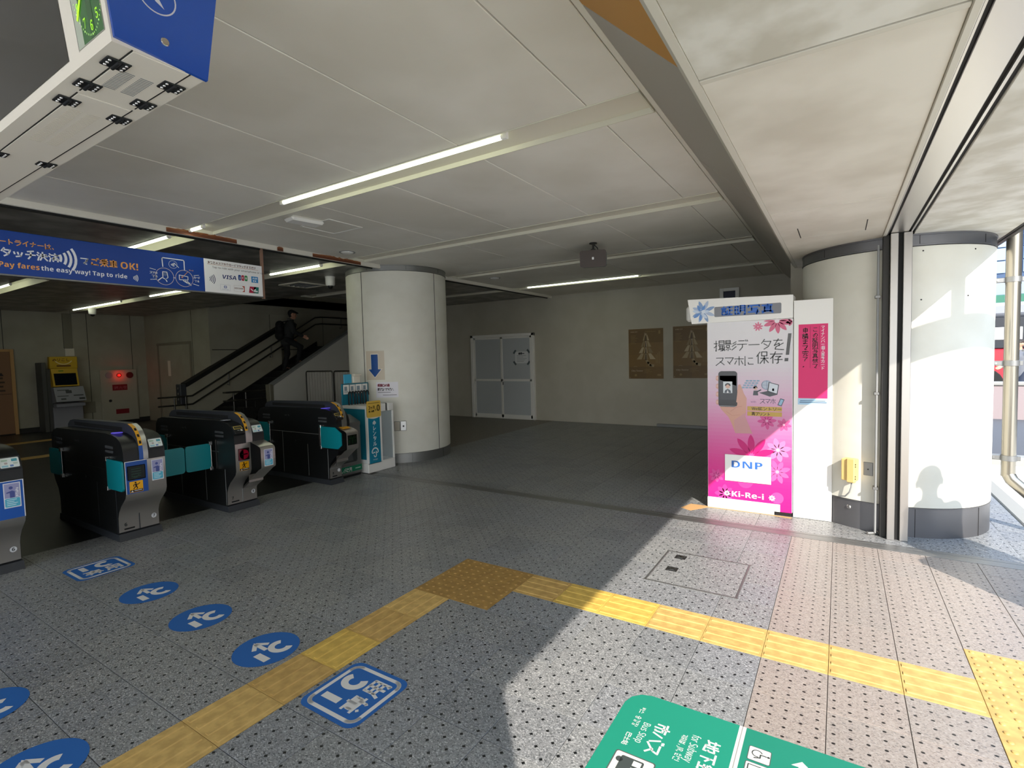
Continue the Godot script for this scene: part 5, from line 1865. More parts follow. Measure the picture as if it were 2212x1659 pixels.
	p = print_round(Vector3.ZERO, 0.80, deg_to_rad(30.0))
	p.step = 0.0015
	p.rect(-0.165, 0.01, 0.175, 0.245, C("dddbe0"))
	p.lay = 3
	p.jp("乗車口の車", -0.14, 0.175, 0.042, C("7a2838"), 0.22, 0.9, false, 1.0)
	p.jp("使でないで下さい。", -0.14, 0.115, 0.04, C("2c2a30"), 0.18, 0.72, false, 1.02)
	for i in 2: p.rect(-0.14 + 0.08 * i, 0.085 - 0.04 * i, 0.06 + 0.09 * i, 0.093 - 0.04 * i, C("6c6a70"))
	part("sheet", p, M.print, o)
	for k in 2:
		o = thing("wall_plate", ["blank grey socket cover low on the cream pillar", "grey power socket low on the cream pillar, right of the blank cover"][k], "socket", Vector3(-6.18, 0.57, -6.23), deg_to_rad([39.8, 46.5][k]))
		b = B.new()
		b.bx(-0.045, 0.045, -0.075, 0.075, 0.797, 0.812, 0.006)
		part("plate", b, M.grey_paint if k == 0 else M.steel, o)
		b = B.new()
		if k == 0:
			b.bx(-0.038, 0.038, -0.068, 0.068, 0.812, 0.816, 0.004)
			part("cover", b, M.wall_paint, o)
		else:
			b.bx(-0.012, 0.012, -0.015, 0.01, 0.812, 0.815)
			part("socket", b, M.black_plastic, o)

# ---------------------------------------------------------------- hanging clock
func build_clock() -> void:
	# long box running away to the left; its end faces +x
	var o := thing("hanging_clock", "cream hanging sign box with a blue end, a green clock face and black hinges underneath", "clock", Vector3(-1.72, 2.5, -0.797))
	# local section in z,y: near side +z
	var zs := 0.126
	var zn := -0.126
	var h := 0.47
	var L := 3.2
	var sec := [Vector2(zs, 0.0), Vector2(zs + 0.05, h), Vector2(zn - 0.075, h), Vector2(zn, 0.0)]
	var b := B.new()
	b.t = Transform3D(Basis(Vector3(0, 0, 1), Vector3.UP, Vector3(-1, 0, 0)), Vector3.ZERO)
	b.prism(PackedVector2Array(sec), 0.01, L)
	part("casing", b, M.clock_cream, o)
	b = B.new()
	b.bx(-2.6, -2.55, h, 0.54, -0.03, 0.03)
	b.bx(-0.6, -0.55, h, 0.54, -0.03, 0.03)
	part("hanger", b, M.steel_dull, o)
	# blue end plate
	b = B.new()
	b.t = Transform3D(Basis(Vector3(0, 0, 1), Vector3.UP, Vector3(-1, 0, 0)), Vector3.ZERO)
	b.prism(PackedVector2Array([Vector2(zs - 0.004, 0.012), Vector2(zs + 0.042, h), Vector2(zn - 0.075, h), Vector2(zn - 0.004, -0.004)]), 0.0, 0.012)
	var ep := part("end_plate", b, M.blue_gloss, o)
	b = B.new()
	b.disc(Vector3(0.0, 0.058, -0.008), Vector3.RIGHT, 0.012, 0.005, 20, 0.002)
	part("lock", b, M.steel_bright, ep)
	var p := print_on(Vector3(0.0005, 0, 0), Vector3(0, 0, -1), Vector3.UP)
	p.arc(-0.008, 0.185, 0.052, 0, 360, 0.004, C("dfe6f2"))
	p.poly(PackedVector2Array([Vector2(0.012, 0.153), Vector2(-0.012, 0.166), Vector2(-0.03, 0.205), Vector2(-0.004, 0.18)]), C("dfe6f2"))
	part("emblem", p, M.print_gloss, ep)
	# near side: clock panel and dark display; plane leans out towards the top
	var tilt := Vector3(0, h, 0.05).normalized()
	var nrm := Vector3(1, 0, 0).cross(tilt).normalized()
	var org := Vector3(0, 0, zs)
	p = print_on(org + nrm * 0.001, Vector3.RIGHT, tilt)
	# x to the right (+x), so the panel spans negative x
	p.rect(-0.215, 0.038, -0.035, h - 0.02, C("c9d6c4"))
	p.rect(-2.2, 0.035, -0.30, h - 0.02, C("2c2d2c"))
	p.lay = 2
	p.rect(-0.172, 0.04, -0.037, h - 0.02, C("3f7a44"))
	p.rect(-0.216, 0.034, -0.214, h - 0.02, C("1e2420"))
	p.lay = 3
	p.poly(PackedVector2Array([Vector2(-0.12, 0.04), Vector2(-0.09, 0.04), Vector2(-0.085, h - 0.02), Vector2(-0.12, h - 0.02)]), C("356b3b"))
	part("face", p, M.print_gloss, o)
	p = print_on(org + nrm * 0.003, Vector3.RIGHT, tilt)
	var ctr := Vector2(-0.103, 0.205)
	var R := 0.135
	for n in [4, 5, 6, 7, 8, 9, 10, 11, 12, 1, 2, 3]:
		var a := deg_to_rad(90.0 - 30.0 * n)
		var q := ctr + Vector2(cos(a) * R * 0.62, sin(a) * R)
		p.txt(str(n), q.x, q.y - 0.012, 0.027, C("a8f03a"), true, 0.78, 0, true)
	for n in 60:
		var a := TAU * n / 60.0
		var q := Vector2(cos(a), sin(a))
		p.line([ctr + Vector2(q.x * 0.70, q.y * 1.14) * R, ctr + Vector2(q.x * 0.73, q.y * 1.18) * R], 0.0022 if n % 5 else 0.005, C("c4f0a0"), false, false)
	p.lay = 2
	p.line([ctr + Vector2(0.01, 0.012), ctr + Vector2(-0.085, -0.095)], 0.011, C("c6e02a"))
	p.line([ctr + Vector2(0.0, 0.03), ctr + Vector2(0.022, -0.045)], 0.014, C("c6e02a"))
	part("dial", p, M.dial_glow, o)
	# bottom: two doors with seams, six hinges, louvres
	b = B.new()
	for e in [[-0.40, -0.012], [-2.2, -0.42]]:
		for z in [0.075, -0.083]:
			b.bx(e[0], e[1], -0.002, 0.001, z - 0.0015, z + 0.0015)
	part("door_seam", b, M.dark_gap, o)
	b = B.new()
	b.bx(-0.40, -0.015, -0.003, 0.0, -0.080, 0.072, 0.001)
	part("bottom_door", b, M.clock_cream, o)
	b = B.new()
	b.bx(-2.2, -0.425, -0.003, 0.0, -0.080, 0.072, 0.001)
	part("bottom_door", b, M.clock_cream, o)
	for q in [[-0.125, 0.075], [-0.335, 0.075], [-0.135, -0.083], [-0.335, -0.083], [-0.51, 0.075], [-0.53, -0.083], [-1.28, -0.083], [-1.28, 0.075]]:
		b = B.new()
		b.bx(q[0] - 0.03, q[0] + 0.03, -0.007, -0.001, q[1] - 0.032, q[1] + 0.032, 0.002)
		b.tube([Vector3(q[0] - 0.026, -0.008, q[1]), Vector3(q[0] + 0.026, -0.008, q[1])], 0.006, 8)
		var hg := part("hinge", b, M.black_plastic, o)
		b = B.new()
		for i in 3:
			for s in [-1, 1]: b.ball(Vector3(q[0] - 0.018 + 0.018 * i, -0.007, q[1] + s * 0.021), Vector3(0.0055, 0.004, 0.0055), 8)
		var sc := part("screw_row", b, M.steel_bright, hg)
		sc.set_meta("kind", "stuff")
	b = B.new()
	for r in 2:
		for i in 14: b.bx(-0.30 + 0.011 * i, -0.296 + 0.011 * i, -0.0042, -0.003, -0.005 - 0.052 * r + 0.018, 0.032 - 0.052 * r + 0.018)
	part("louvre", b, M.grey_paint, o).set_meta("kind", "stuff")
	b = B.new()
	for r in 2:
		for i in 40: b.bx(-1.0 + 0.011 * i, -0.996 + 0.011 * i, -0.0038, -0.003, -0.005 - 0.052 * r + 0.018, 0.032 - 0.052 * r + 0.018)
	part("louvre", b, M.clock_shade, o).set_meta("kind", "stuff")

# ---------------------------------------------------------------- marks on the floor
func floor_print(x: float, z: float, uu: Vector3, vv: Vector3) -> P:
	var p := print_on(Vector3(x, 0.0008, z), uu, vv)
	p.step = 0.0003
	return p

func build_floor_marks() -> void:
	var W := Vector3(-1, 0, 0)
	var N := Vector3(0, 0, -1)
	var bl := C("1d5fa8")
	var wh := C("d6d4cf")
	var spots := [[-4.07, -1.59, "blue round floor sticker with an arrow, nearest the gates after the square sticker"], [-3.375, -1.59, "blue round arrow sticker, the middle one of the row of three"],
		[-2.675, -1.59, "blue round arrow sticker touching the yellow bar strip, with no sticker cut by the frame"], [-3.375, -0.60, "blue round arrow sticker cut by the left edge of the view"], [-2.68, -0.61, "blue round arrow sticker in the lower left corner beside the yellow strip"]]
	for s in spots:
		var p := floor_print(s[0], s[1], N, W)
		p.circ(0, 0, 0.172, bl, -1, 40)
		p.lay = 2
		# arrow above the letters I C
		p.line([Vector2(-0.052, 0.035), Vector2(-0.008, 0.095), Vector2(0.036, 0.035)], 0.024, wh, false, false)
		p.poly(PackedVector2Array([Vector2(-0.02, 0.088), Vector2(-0.008, 0.112), Vector2(0.004, 0.088)]), wh)
		p.rect(-0.02, -0.01, 0.004, 0.092, wh)
		p.rect(-0.082, -0.105, -0.042, 0.0, wh) if false else p.rect(-0.085, -0.11, -0.045, -0.012, wh)
		p.arc(0.055, -0.045, 0.046, 52, 308, 0.034, wh, 1.08)
		solo("arrow_sticker", p, M.print_matt, s[2], "floor sticker", "round arrow stickers on the floor")
	for s in [[-4.92, -1.59, "blue square IC sticker with white border on the floor just before the gates"], [-1.945, -1.585, "blue square IC sticker with white border beside the yellow bar strip"]]:
		var p := floor_print(s[0], s[1], N, W)
		p.rrect(-0.188, -0.19, 0.188, 0.19, 0.055, bl)
		p.lay = 2
		p.line(Array(P.rr(-0.155, -0.16, 0.155, 0.16, 0.04)), 0.021, wh, true)
		p.rect(-0.10, 0.015, -0.062, 0.125, wh)
		p.arc(0.055, 0.068, 0.044, 52, 308, 0.034, wh, 1.15)
		p.jp("専", -0.118, -0.122, 0.105, wh, 0.15, 1.1)
		p.jp("用", 0.012, -0.122, 0.105, wh, 0.16, 1.1)
		solo("square_sticker", p, M.print_matt, s[2], "floor sticker", "square IC stickers on the floor")
	# green guide sign: letters stand towards +x and read towards +z
	var S := Vector3(0, 0, 1)
	var E := Vector3(1, 0, 0)
	var o := thing("floor_guide_sign", "large green floor sign with white directions to the bus stop and subway", "floor sign", Vector3(0, 0, 0))
	var p := floor_print(0, 0, S, E)
	var g := C("12856b")
	# u = z, v = x
	p.poly(PackedVector2Array([Vector2(-2.27, -0.345), Vector2(-2.27, -0.72), Vector2(-2.255, -0.765), Vector2(-2.22, -0.80), Vector2(-2.17, -0.815), Vector2(-1.0, -0.815), Vector2(-1.0, -0.345)]), g)
	p.rect(-2.27, -0.318, -1.0, 0.36, C("107c64"))
	p.rect(-2.27, -0.345, -1.0, -0.318, C("cfcdc6"))
	part("sheet", p, M.print_matt, o)
	p = floor_print(0, 0, S, E)
	p.lay = 2
	p.rect(-2.27, -0.334, -1.0, -0.331, C("8f8d88"))
	p.jp("市バス", -2.115, -0.652, 0.062, wh, 0.14, 1.0, false, 1.02)
	p.txt("Bus Stop", -2.085, -0.698, 0.030, wh, false, 0.80)
	p.jp("버스", -2.172, -0.740, 0.022, wh, 0.12, 0.9, false, 1.05)
	p.jp("승강장", -2.112, -0.740, 0.024, wh, 0.12, 0.95, false, 1.05)
	p.jp("巴士站", -1.995, -0.742, 0.024, wh, 0.13, 1.0, false, 1.05)
	p.rrect(-1.885, -0.745, -1.70, -0.585, 0.012, C("4c524e"))
	p.jp("地下鉄", -2.115, -0.452, 0.062, wh, 0.13, 1.0, false, 1.08)
	p.txt("for Subway", -2.118, -0.502, 0.032, wh, false, 0.72)
	p.jp("지하철", -2.10, -0.540, 0.022, wh, 0.12, 0.85, false, 1.05)
	p.txt(", JR,", -2.035, -0.538, 0.022, wh, false, 0.9)
	p.jp("한신", -1.985, -0.540, 0.024, wh, 0.12, 0.9, false, 1.05)
	p.rrect(-2.173, -0.295, -2.092, -0.213, 0.008, C("4c524e"))
	p.rrect(-2.083, -0.297, -2.0, -0.213, 0.008, C("4c524e"))
	p.poly(PackedVector2Array([Vector2(-2.145, -0.145), Vector2(-2.18, -0.11), Vector2(-2.145, -0.075), Vector2(-2.145, -0.10), Vector2(-1.95, -0.10), Vector2(-1.95, -0.12), Vector2(-2.145, -0.12)]), wh)
	p.lay = 3
	p.rrect(-1.88, -0.74, -1.705, -0.59, 0.010, C("cfccc4"))
	p.rrect(-2.170, -0.292, -2.095, -0.216, 0.006, C("cfcdc8"))
	p.rrect(-2.080, -0.294, -2.003, -0.216, 0.006, C("cfcdc8"))
	p.lay = 4
	# bus
	p.rrect(-1.865, -0.715, -1.74, -0.625, 0.008, C("3c4442"))
	p.circ(-1.84, -0.718, 0.014, C("3c4442")); p.circ(-1.765, -0.718, 0.014, C("3c4442"))
	p.lay = 5
	for k in 3: p.rect(-1.857 + 0.038 * k, -0.665, -1.83 + 0.038 * k, -0.633, C("d8d6ce"))
	p.lay = 4
	# wheelchair and lift pictograms
	p.arc(-2.138, -0.262, 0.018, 110, 380, 0.004, C("2c322f"))
	p.line([Vector2(-2.136, -0.228), Vector2(-2.136, -0.25), Vector2(-2.118, -0.25), Vector2(-2.110, -0.272)], 0.005, C("2c322f"))
	p.circ(-2.136, -0.222, 0.005, C("2c322f"))
	p.line([Vector2(-2.068, -0.285), Vector2(-2.068, -0.225), Vector2(-2.015, -0.225), Vector2(-2.015, -0.285)], 0.004, C("2c322f"), true)
	p.line([Vector2(-2.041, -0.285), Vector2(-2.041, -0.225)], 0.004, C("2c322f"))
	part("lettering", p, M.print_matt, o)

# ---------------------------------------------------------------- fittings on the ceiling
func build_wall_things() -> void:
	var o := thing("loudspeaker", "brown loudspeaker hung on a bracket under the ceiling in front of the far wall", "loudspeaker", Vector3(-2.66, 3.0, -6.18), deg_to_rad(18))
	var b := B.new()
	b.disc(Vector3(0, -0.012, 0), Vector3.UP, 0.05, 0.012, 16)
	b.tube([Vector3(0, -0.005, 0), Vector3(0, -0.09, 0)], 0.014)
	b.bx(-0.03, 0.03, -0.11, -0.08, -0.03, 0.03, 0.006)
	part("bracket", b, M.dark_metal, o)
	b = B.new()
	b.t = Transform3D(Basis(Vector3.RIGHT, deg_to_rad(6)), Vector3(0, -0.20, 0.0))
	b.bx(-0.16, 0.16, -0.10, 0.10, -0.16, 0.05, 0.02)
	part("cabinet", b, M.grey_paint, o)
	b = B.new()
	b.t = Transform3D(Basis(Vector3.RIGHT, deg_to_rad(6)), Vector3(0, -0.20, 0.0))
	b.prism(P.rr(-0.165, -0.105, 0.165, 0.105, 0.03), 0.045, 0.062, 30)
	part("grille", b, M.brown_case, o)
	b = B.new()
	b.t = Transform3D(Basis(Vector3.RIGHT, deg_to_rad(6)), Vector3(0, -0.20, 0.0))
	b.bx(-0.012, 0.012, -0.012, 0.018, 0.062, 0.064)
	part("badge", b, M.steel, o)
	b = B.new()
	b.tube([Vector3(0.01, -0.02, -0.02), Vector3(0.05, -0.06, -0.03), Vector3(0.06, -0.10, -0.05)], 0.005, 6)
	part("cable", b, M.rubber, o)
	for q in [[-7.26, -5.77, "white dome camera under the dim ceiling just left of the cream pillar"], [-15.24, -5.14, "white dome camera far back under the dim ceiling above the ticket machine"]]:
		o = thing("dome_camera", q[2], "camera", Vector3(q[0], 3.0, q[1]), 0.0, "dome cameras")
		b = B.new()
		b.lathe(PackedVector2Array([Vector2(0, -0.15), Vector2(0.06, -0.15), Vector2(0.075, -0.13), Vector2(0.08, -0.02), Vector2(0.085, 0.0), Vector2(0, 0.0)]), 20)
		part("housing", b, M.white_paint, o)
		b = B.new()
		b.ball(Vector3(0, -0.15, 0), Vector3(0.05, 0.05, 0.05))
		part("lens_dome", b, M.black_plastic, o)
	o = thing("ceiling_vent", "square louvred air vent in the dim ceiling left of the pillar", "vent", Vector3(-8.35, 3.0, -6.03))
	b = B.new()
	for e in [[-0.3, 0.3, 0.24, 0.3], [-0.3, 0.3, -0.3, -0.24], [-0.3, -0.24, -0.24, 0.24], [0.24, 0.3, -0.24, 0.24]]: b.bx(e[0], e[1], -0.02, 0.0, e[2], e[3], 0.004)
	part("frame", b, M.cream_paint, o)
	for i in 5:
		b = B.new()
		b.bx(-0.24, 0.24, -0.016, -0.002, -0.2 + 0.1 * i - 0.012, -0.2 + 0.1 * i + 0.012, 0.003)
		part("slat", b, M.grey_paint, o)
	o = thing("emergency_light", "small flat white fitting on the ceiling beside the access panel", "ceiling fitting", Vector3(-4.50, 3.0, -3.30), deg_to_rad(-8))
	b = B.new()
	b.bx(-0.09, 0.09, -0.045, 0.0, -0.17, 0.17, 0.02)
	part("housing", b, M.white_paint, o)
	o = thing("ceiling_hatch", "square access panel with a thin frame in the cream ceiling", "hatch", Vector3(-4.53, 3.0, -3.65))
	b = B.new()
	for e in [[-0.23, 0.23, 0.20, 0.215], [-0.23, 0.23, -0.215, -0.20], [-0.23, -0.215, -0.2, 0.2], [0.215, 0.23, -0.2, 0.2]]: b.bx(e[0], e[1], -0.006, 0.0, e[2], e[3], 0.002)
	part("frame", b, M.white_paint, o)
	b = B.new()
	b.bx(-0.213, 0.213, -0.002, 0.0, -0.198, 0.198)
	part("panel", b, M.ceiling_panel, o)
	b = B.new()
	b.disc(Vector3(-0.12, -0.004, 0.13), Vector3.UP, 0.012, 0.004, 12)
	part("latch", b, M.dark_metal, o)
	for q in [[-5.45, -4.62, "small round detector on the cream ceiling near the pillar top"], [-5.25, -7.75, "small round detector on the ceiling right of the pillar top, before the far wall"]]:
		o = thing("smoke_detector", q[2], "detector", Vector3(q[0], 3.0, q[1]), 0.0, "round ceiling detectors")
		b = B.new()
		b.lathe(PackedVector2Array([Vector2(0, -0.02), Vector2(0.05, -0.02), Vector2(0.075, -0.01), Vector2(0.08, 0.0), Vector2(0, 0)]), 24)
		part("body", b, M.white_paint, o)
		b = B.new()
		b.lathe(PackedVector2Array([Vector2(0.085, -0.004), Vector2(0.10, -0.006), Vector2(0.105, 0.0), Vector2(0.085, 0.0)]), 24)
		part("ring", b, M.grey_paint, o)

# ---------------------------------------------------------------- umbrella rental
func build_rental() -> void:
	# base corner: x from -0.5 to 0 (front at 0), z from 0 (near) to -0.51
	var o := thing("umbrella_stand", "white and teal umbrella rental stand with a yellow-topped banner in front of the cream pillar", "stand", Vector3(-5.535, 0, -4.91))
	var b := B.new()
	b.bx(-0.50, 0.0, 0.0, 0.14, -0.51, 0.0, 0.006)
	part("base", b, M.white_paint, o)
	b = B.new()
	b.bx(-0.50, -0.012, 0.14, 0.93, -0.008, 0.0, 0.003)
	b.bx(-0.50, -0.49, 0.14, 0.93, -0.51, 0.0, 0.003)
	b.bx(-0.50, -0.012, 0.14, 0.93, -0.262, -0.252, 0.003)
	part("side_panel", b, M.stand_white, o)
	b = B.new()
	b.bx(-0.49, -0.035, 0.19, 0.90, 0.0, 0.002)
	part("side_poster", b, M.teal_print, o)
	b = B.new()
	b.bx(-0.50, 0.0, 0.925, 0.945, -0.26, 0.0, 0.004)
	part("top_rim", b, M.white_paint, o)
	# front banner
	b = B.new()
	b.bx(-0.012, 0.0, 0.12, 0.80, -0.255, 0.0, 0.003)
	var fb := part("front_banner", b, M.white_paint, o)
	b = B.new()
	b.t = Transform3D(Basis(Vector3(0, 0, -1), Vector3.UP, Vector3.RIGHT), Vector3.ZERO)
	b.prism(P.rr(0.0, 0.78, 0.255, 1.01, 0.022), 0.001, 0.009)
	part("yellow_top", b, M.sign_yellow, fb)
	var p := print_on(Vector3(0.0005, 0, 0), Vector3(0, 0, -1), Vector3.UP)
	p.rect(0.022, 0.13, 0.236, 0.775, C("147f9e"))
	p.lay = 2
	var wh := C("eef4f6")
	p.poly(PackedVector2Array([Vector2(0.022, 0.775), Vector2(0.236, 0.775), Vector2(0.18, 0.762), Vector2(0.129, 0.756), Vector2(0.075, 0.762)]), C("e8e4d4"))
	p.jp("傘レンタル", 0.098, 0.665, 0.062, wh, 0.15, 1.0, true, 1.18)
	p.arc(0.128, 0.285, 0.056, 0, 180, 0.018, wh)
	p.line([Vector2(0.066, 0.282), Vector2(0.09, 0.27), Vector2(0.11, 0.285), Vector2(0.128, 0.27)], 0.012, wh)
	p.line([Vector2(0.19, 0.282), Vector2(0.165, 0.27), Vector2(0.145, 0.285)], 0.012, wh)
	p.line([Vector2(0.145, 0.30), Vector2(0.15, 0.235), Vector2(0.135, 0.215), Vector2(0.11, 0.222), Vector2(0.105, 0.245)], 0.013, wh)
	p.txt("アイカサ", 0.09, 0.17, 0.014, wh) if false else p.jp("アイカサ", 0.088, 0.168, 0.018, wh, 0.14, 1.0, false, 1.15)
	part("lettering", p, M.print, fb)
	p = print_on(Vector3(0.0095, 0, 0), Vector3(0, 0, -1), Vector3.UP)
	var dk := C("3a2c12")
	for i in 12: p.rect(0.022 + 0.018 * i, 0.975, 0.035 + 0.018 * i, 0.984, dk)
	p.txt("3", 0.026, 0.892, 0.05, dk, true, 0.95)
	p.jp("ヶ月", 0.062, 0.892, 0.046, dk, 0.16, 0.85, false, 1.05)
	p.jp("使い放題", 0.028, 0.852, 0.026, dk, 0.18, 0.95, false, 1.05)
	p.txt("¥", 0.148, 0.862, 0.034, dk, true, 0.8)
	p.txt("0", 0.178, 0.862, 0.085, dk, true, 1.0)
	part("yellow_print", p, M.print, fb)
	# clear compartment on the right
	b = B.new()
	b.bx(-0.03, 0.0, 0.14, 0.84, -0.51, -0.488, 0.003)
	b.bx(-0.03, 0.0, 0.14, 0.84, -0.272, -0.256, 0.003)
	part("frame", b, M.white_paint, o)
	for q in [[-0.362, -0.268], [-0.51, -0.408]]:
		b = B.new()
		b.bx(-0.08, 0.0, 0.845, 0.955, q[0], q[1], 0.006)
		part("lock_block", b, M.white_paint, o)
	b = B.new()
	b.bx(-0.08, -0.03, 0.85, 0.955, -0.408, -0.362)
	part("slot", b, M.black_plastic, o)
	b = B.new()
	b.bx(-0.02, -0.016, 0.14, 0.845, -0.488, -0.272)
	part("window", b, M.clear_plastic, o)
	b = B.new()
	b.bx(-0.495, -0.49, 0.14, 0.93, -0.51, -0.262)
	b.bx(-0.49, -0.03, 0.14, 0.93, -0.512, -0.506)
	part("lining", b, M.stand_grey, o)
	b = B.new()
	for r in 3:
		for i in 5 + r % 2:
			b.disc(Vector3(-0.489, 0.53 + 0.045 * r, -0.30 - 0.036 * i + 0.015 * (r % 2)), Vector3.RIGHT, 0.008, 0.002, 8)
	part("perforation", b, M.dark_metal, o).set_meta("kind", "stuff")
	# back board with leaflets
	b = B.new()
	b.bx(-0.49, -0.475, 0.945, 1.25, -0.48, 0.02, 0.004)
	var bb := part("back_board", b, M.teal_print, o)
	b = B.new()
	b.bx(-0.478, -0.465, 1.255, 1.385, -0.16, -0.02, 0.003)
	part("top_card", b, M.teal_light, bb)
	b = B.new()
	b.bx(-0.485, -0.44, 1.255, 1.36, -0.30, -0.17, 0.01)
	b.bx(-0.49, -0.43, 1.36, 1.385, -0.32, -0.19, 0.004)
	part("dispenser", b, M.cream_paint, bb)
	for i in 4:
		b = B.new()
		b.t = Transform3D(Basis(Vector3.UP, 0.12 * sin(i * 2.3)), Vector3(-0.455, 0, -0.045 - 0.115 * i))
		b.bx(-0.002, 0.002, 1.10 + 0.02 * (i % 2), 1.235, -0.052, 0.052, 0.001)
		part("leaflet", b, M.white_paint, bb)
		p = print_on(b.t * Vector3(0.0024, 0, 0), b.t.basis * Vector3(0, 0, -1), Vector3.UP)
		p.rect(-0.035, 1.15, 0.015, 1.21, C("7f8f98"))
		for k in 3: p.rect(-0.04, 1.122 + 0.009 * k, 0.03, 1.126 + 0.009 * k, C("5a7f94"))
		part("leaflet_print", p, M.print, bb)
	# the umbrellas: one built, the others copied
	var first := thing("umbrella", "", "umbrella", Vector3(-5.93, 0, -4.945), 0.0, "black hook-handled umbrellas in the rental stand")
	b = B.new()
	b.tube([Vector3(0, 0.92, 0), Vector3(0, 1.10, 0), Vector3(0.008, 1.125, 0), Vector3(0.028, 1.138, 0), Vector3(0.05, 1.128, 0), Vector3(0.058, 1.10, 0), Vector3(0.058, 1.075, 0)], 0.010, 8)
	part("handle", b, M.umbrella_black, first)
	b = B.new()
	b.lathe(PackedVector2Array([Vector2(0.004, 0.22), Vector2(0.012, 0.24), Vector2(0.030, 0.80), Vector2(0.012, 0.90), Vector2(0.006, 0.93)]), 10)
	part("canopy", b, M.umbrella_black, first)
	b = B.new()
	b.tube([Vector3(0, 0.145, 0), Vector3(0, 0.23, 0)], 0.005, 6)
	part("tip", b, M.steel, first)
	var words := ["black umbrella in the rental stand, nearest the ticket gates in the row of handles", "second black umbrella from the ticket gates in the rental stand", "third black umbrella from the ticket gates in the rental stand", "fourth and middle black umbrella of the seven in the rental stand",
		"third black umbrella from the pillar end of the rental stand row", "second black umbrella from the pillar end of the rental stand row", "black umbrella at the pillar end of the rental stand row"]
	tag(first, words[0])
	for i in 6:
		var c := first.duplicate()
		c.name = numbered("umbrella")
		add_child(c)
		c.position = Vector3(-5.93 + 0.006 * (i % 2), 0, -4.945 - 0.052 * (i + 1))
		tag(c, words[i + 1])
	# umbrella bag dispenser
	o = thing("bag_dispenser", "grey steel umbrella bag dispenser with a green stripe beside the narrow ticket gate", "dispenser", Vector3(-5.61, 0, -4.65))
	b = B.new()
	b.bx(-0.34, 0.0, 0.03, 0.70, -0.205, 0.205, 0.008)
	b.prism(PackedVector2Array([Vector2(-0.34, 0.69), Vector2(0.0, 0.69), Vector2(0.0, 0.74), Vector2(-0.2, 0.83), Vector2(-0.34, 0.83)]), -0.205, 0.205)
	part("body", b, M.steel_dull, o)
	b = B.new()
	b.bx(-0.33, -0.01, 0.0, 0.03, -0.19, 0.19)
	part("foot", b, M.black_plastic, o)
	p = print_on(Vector3(0.0005, 0, 0), Vector3(0, 0, -1), Vector3.UP)
	p.rrect(-0.15, 0.20, 0.13, 0.60, 0.03, C("3c4040"))
	p.rect(-0.205, 0.07, 0.205, 0.15, C("1d7f5c"))
	p.lay = 2
	p.poly(PackedVector2Array([Vector2(-0.09, 0.22), Vector2(0.06, 0.22), Vector2(0.03, 0.40), Vector2(-0.02, 0.46), Vector2(-0.06, 0.38)]), C("5a5f5f"))
	p.jp("しぶさ月", -0.16, 0.078, 0.05, C("e8eeea"), 0.2, 0.95, false, 1.0)
	p.rect(0.09, 0.10, 0.18, 0.112, C("b8d8c8"))
	part("front_print", p, M.print_gloss, o)

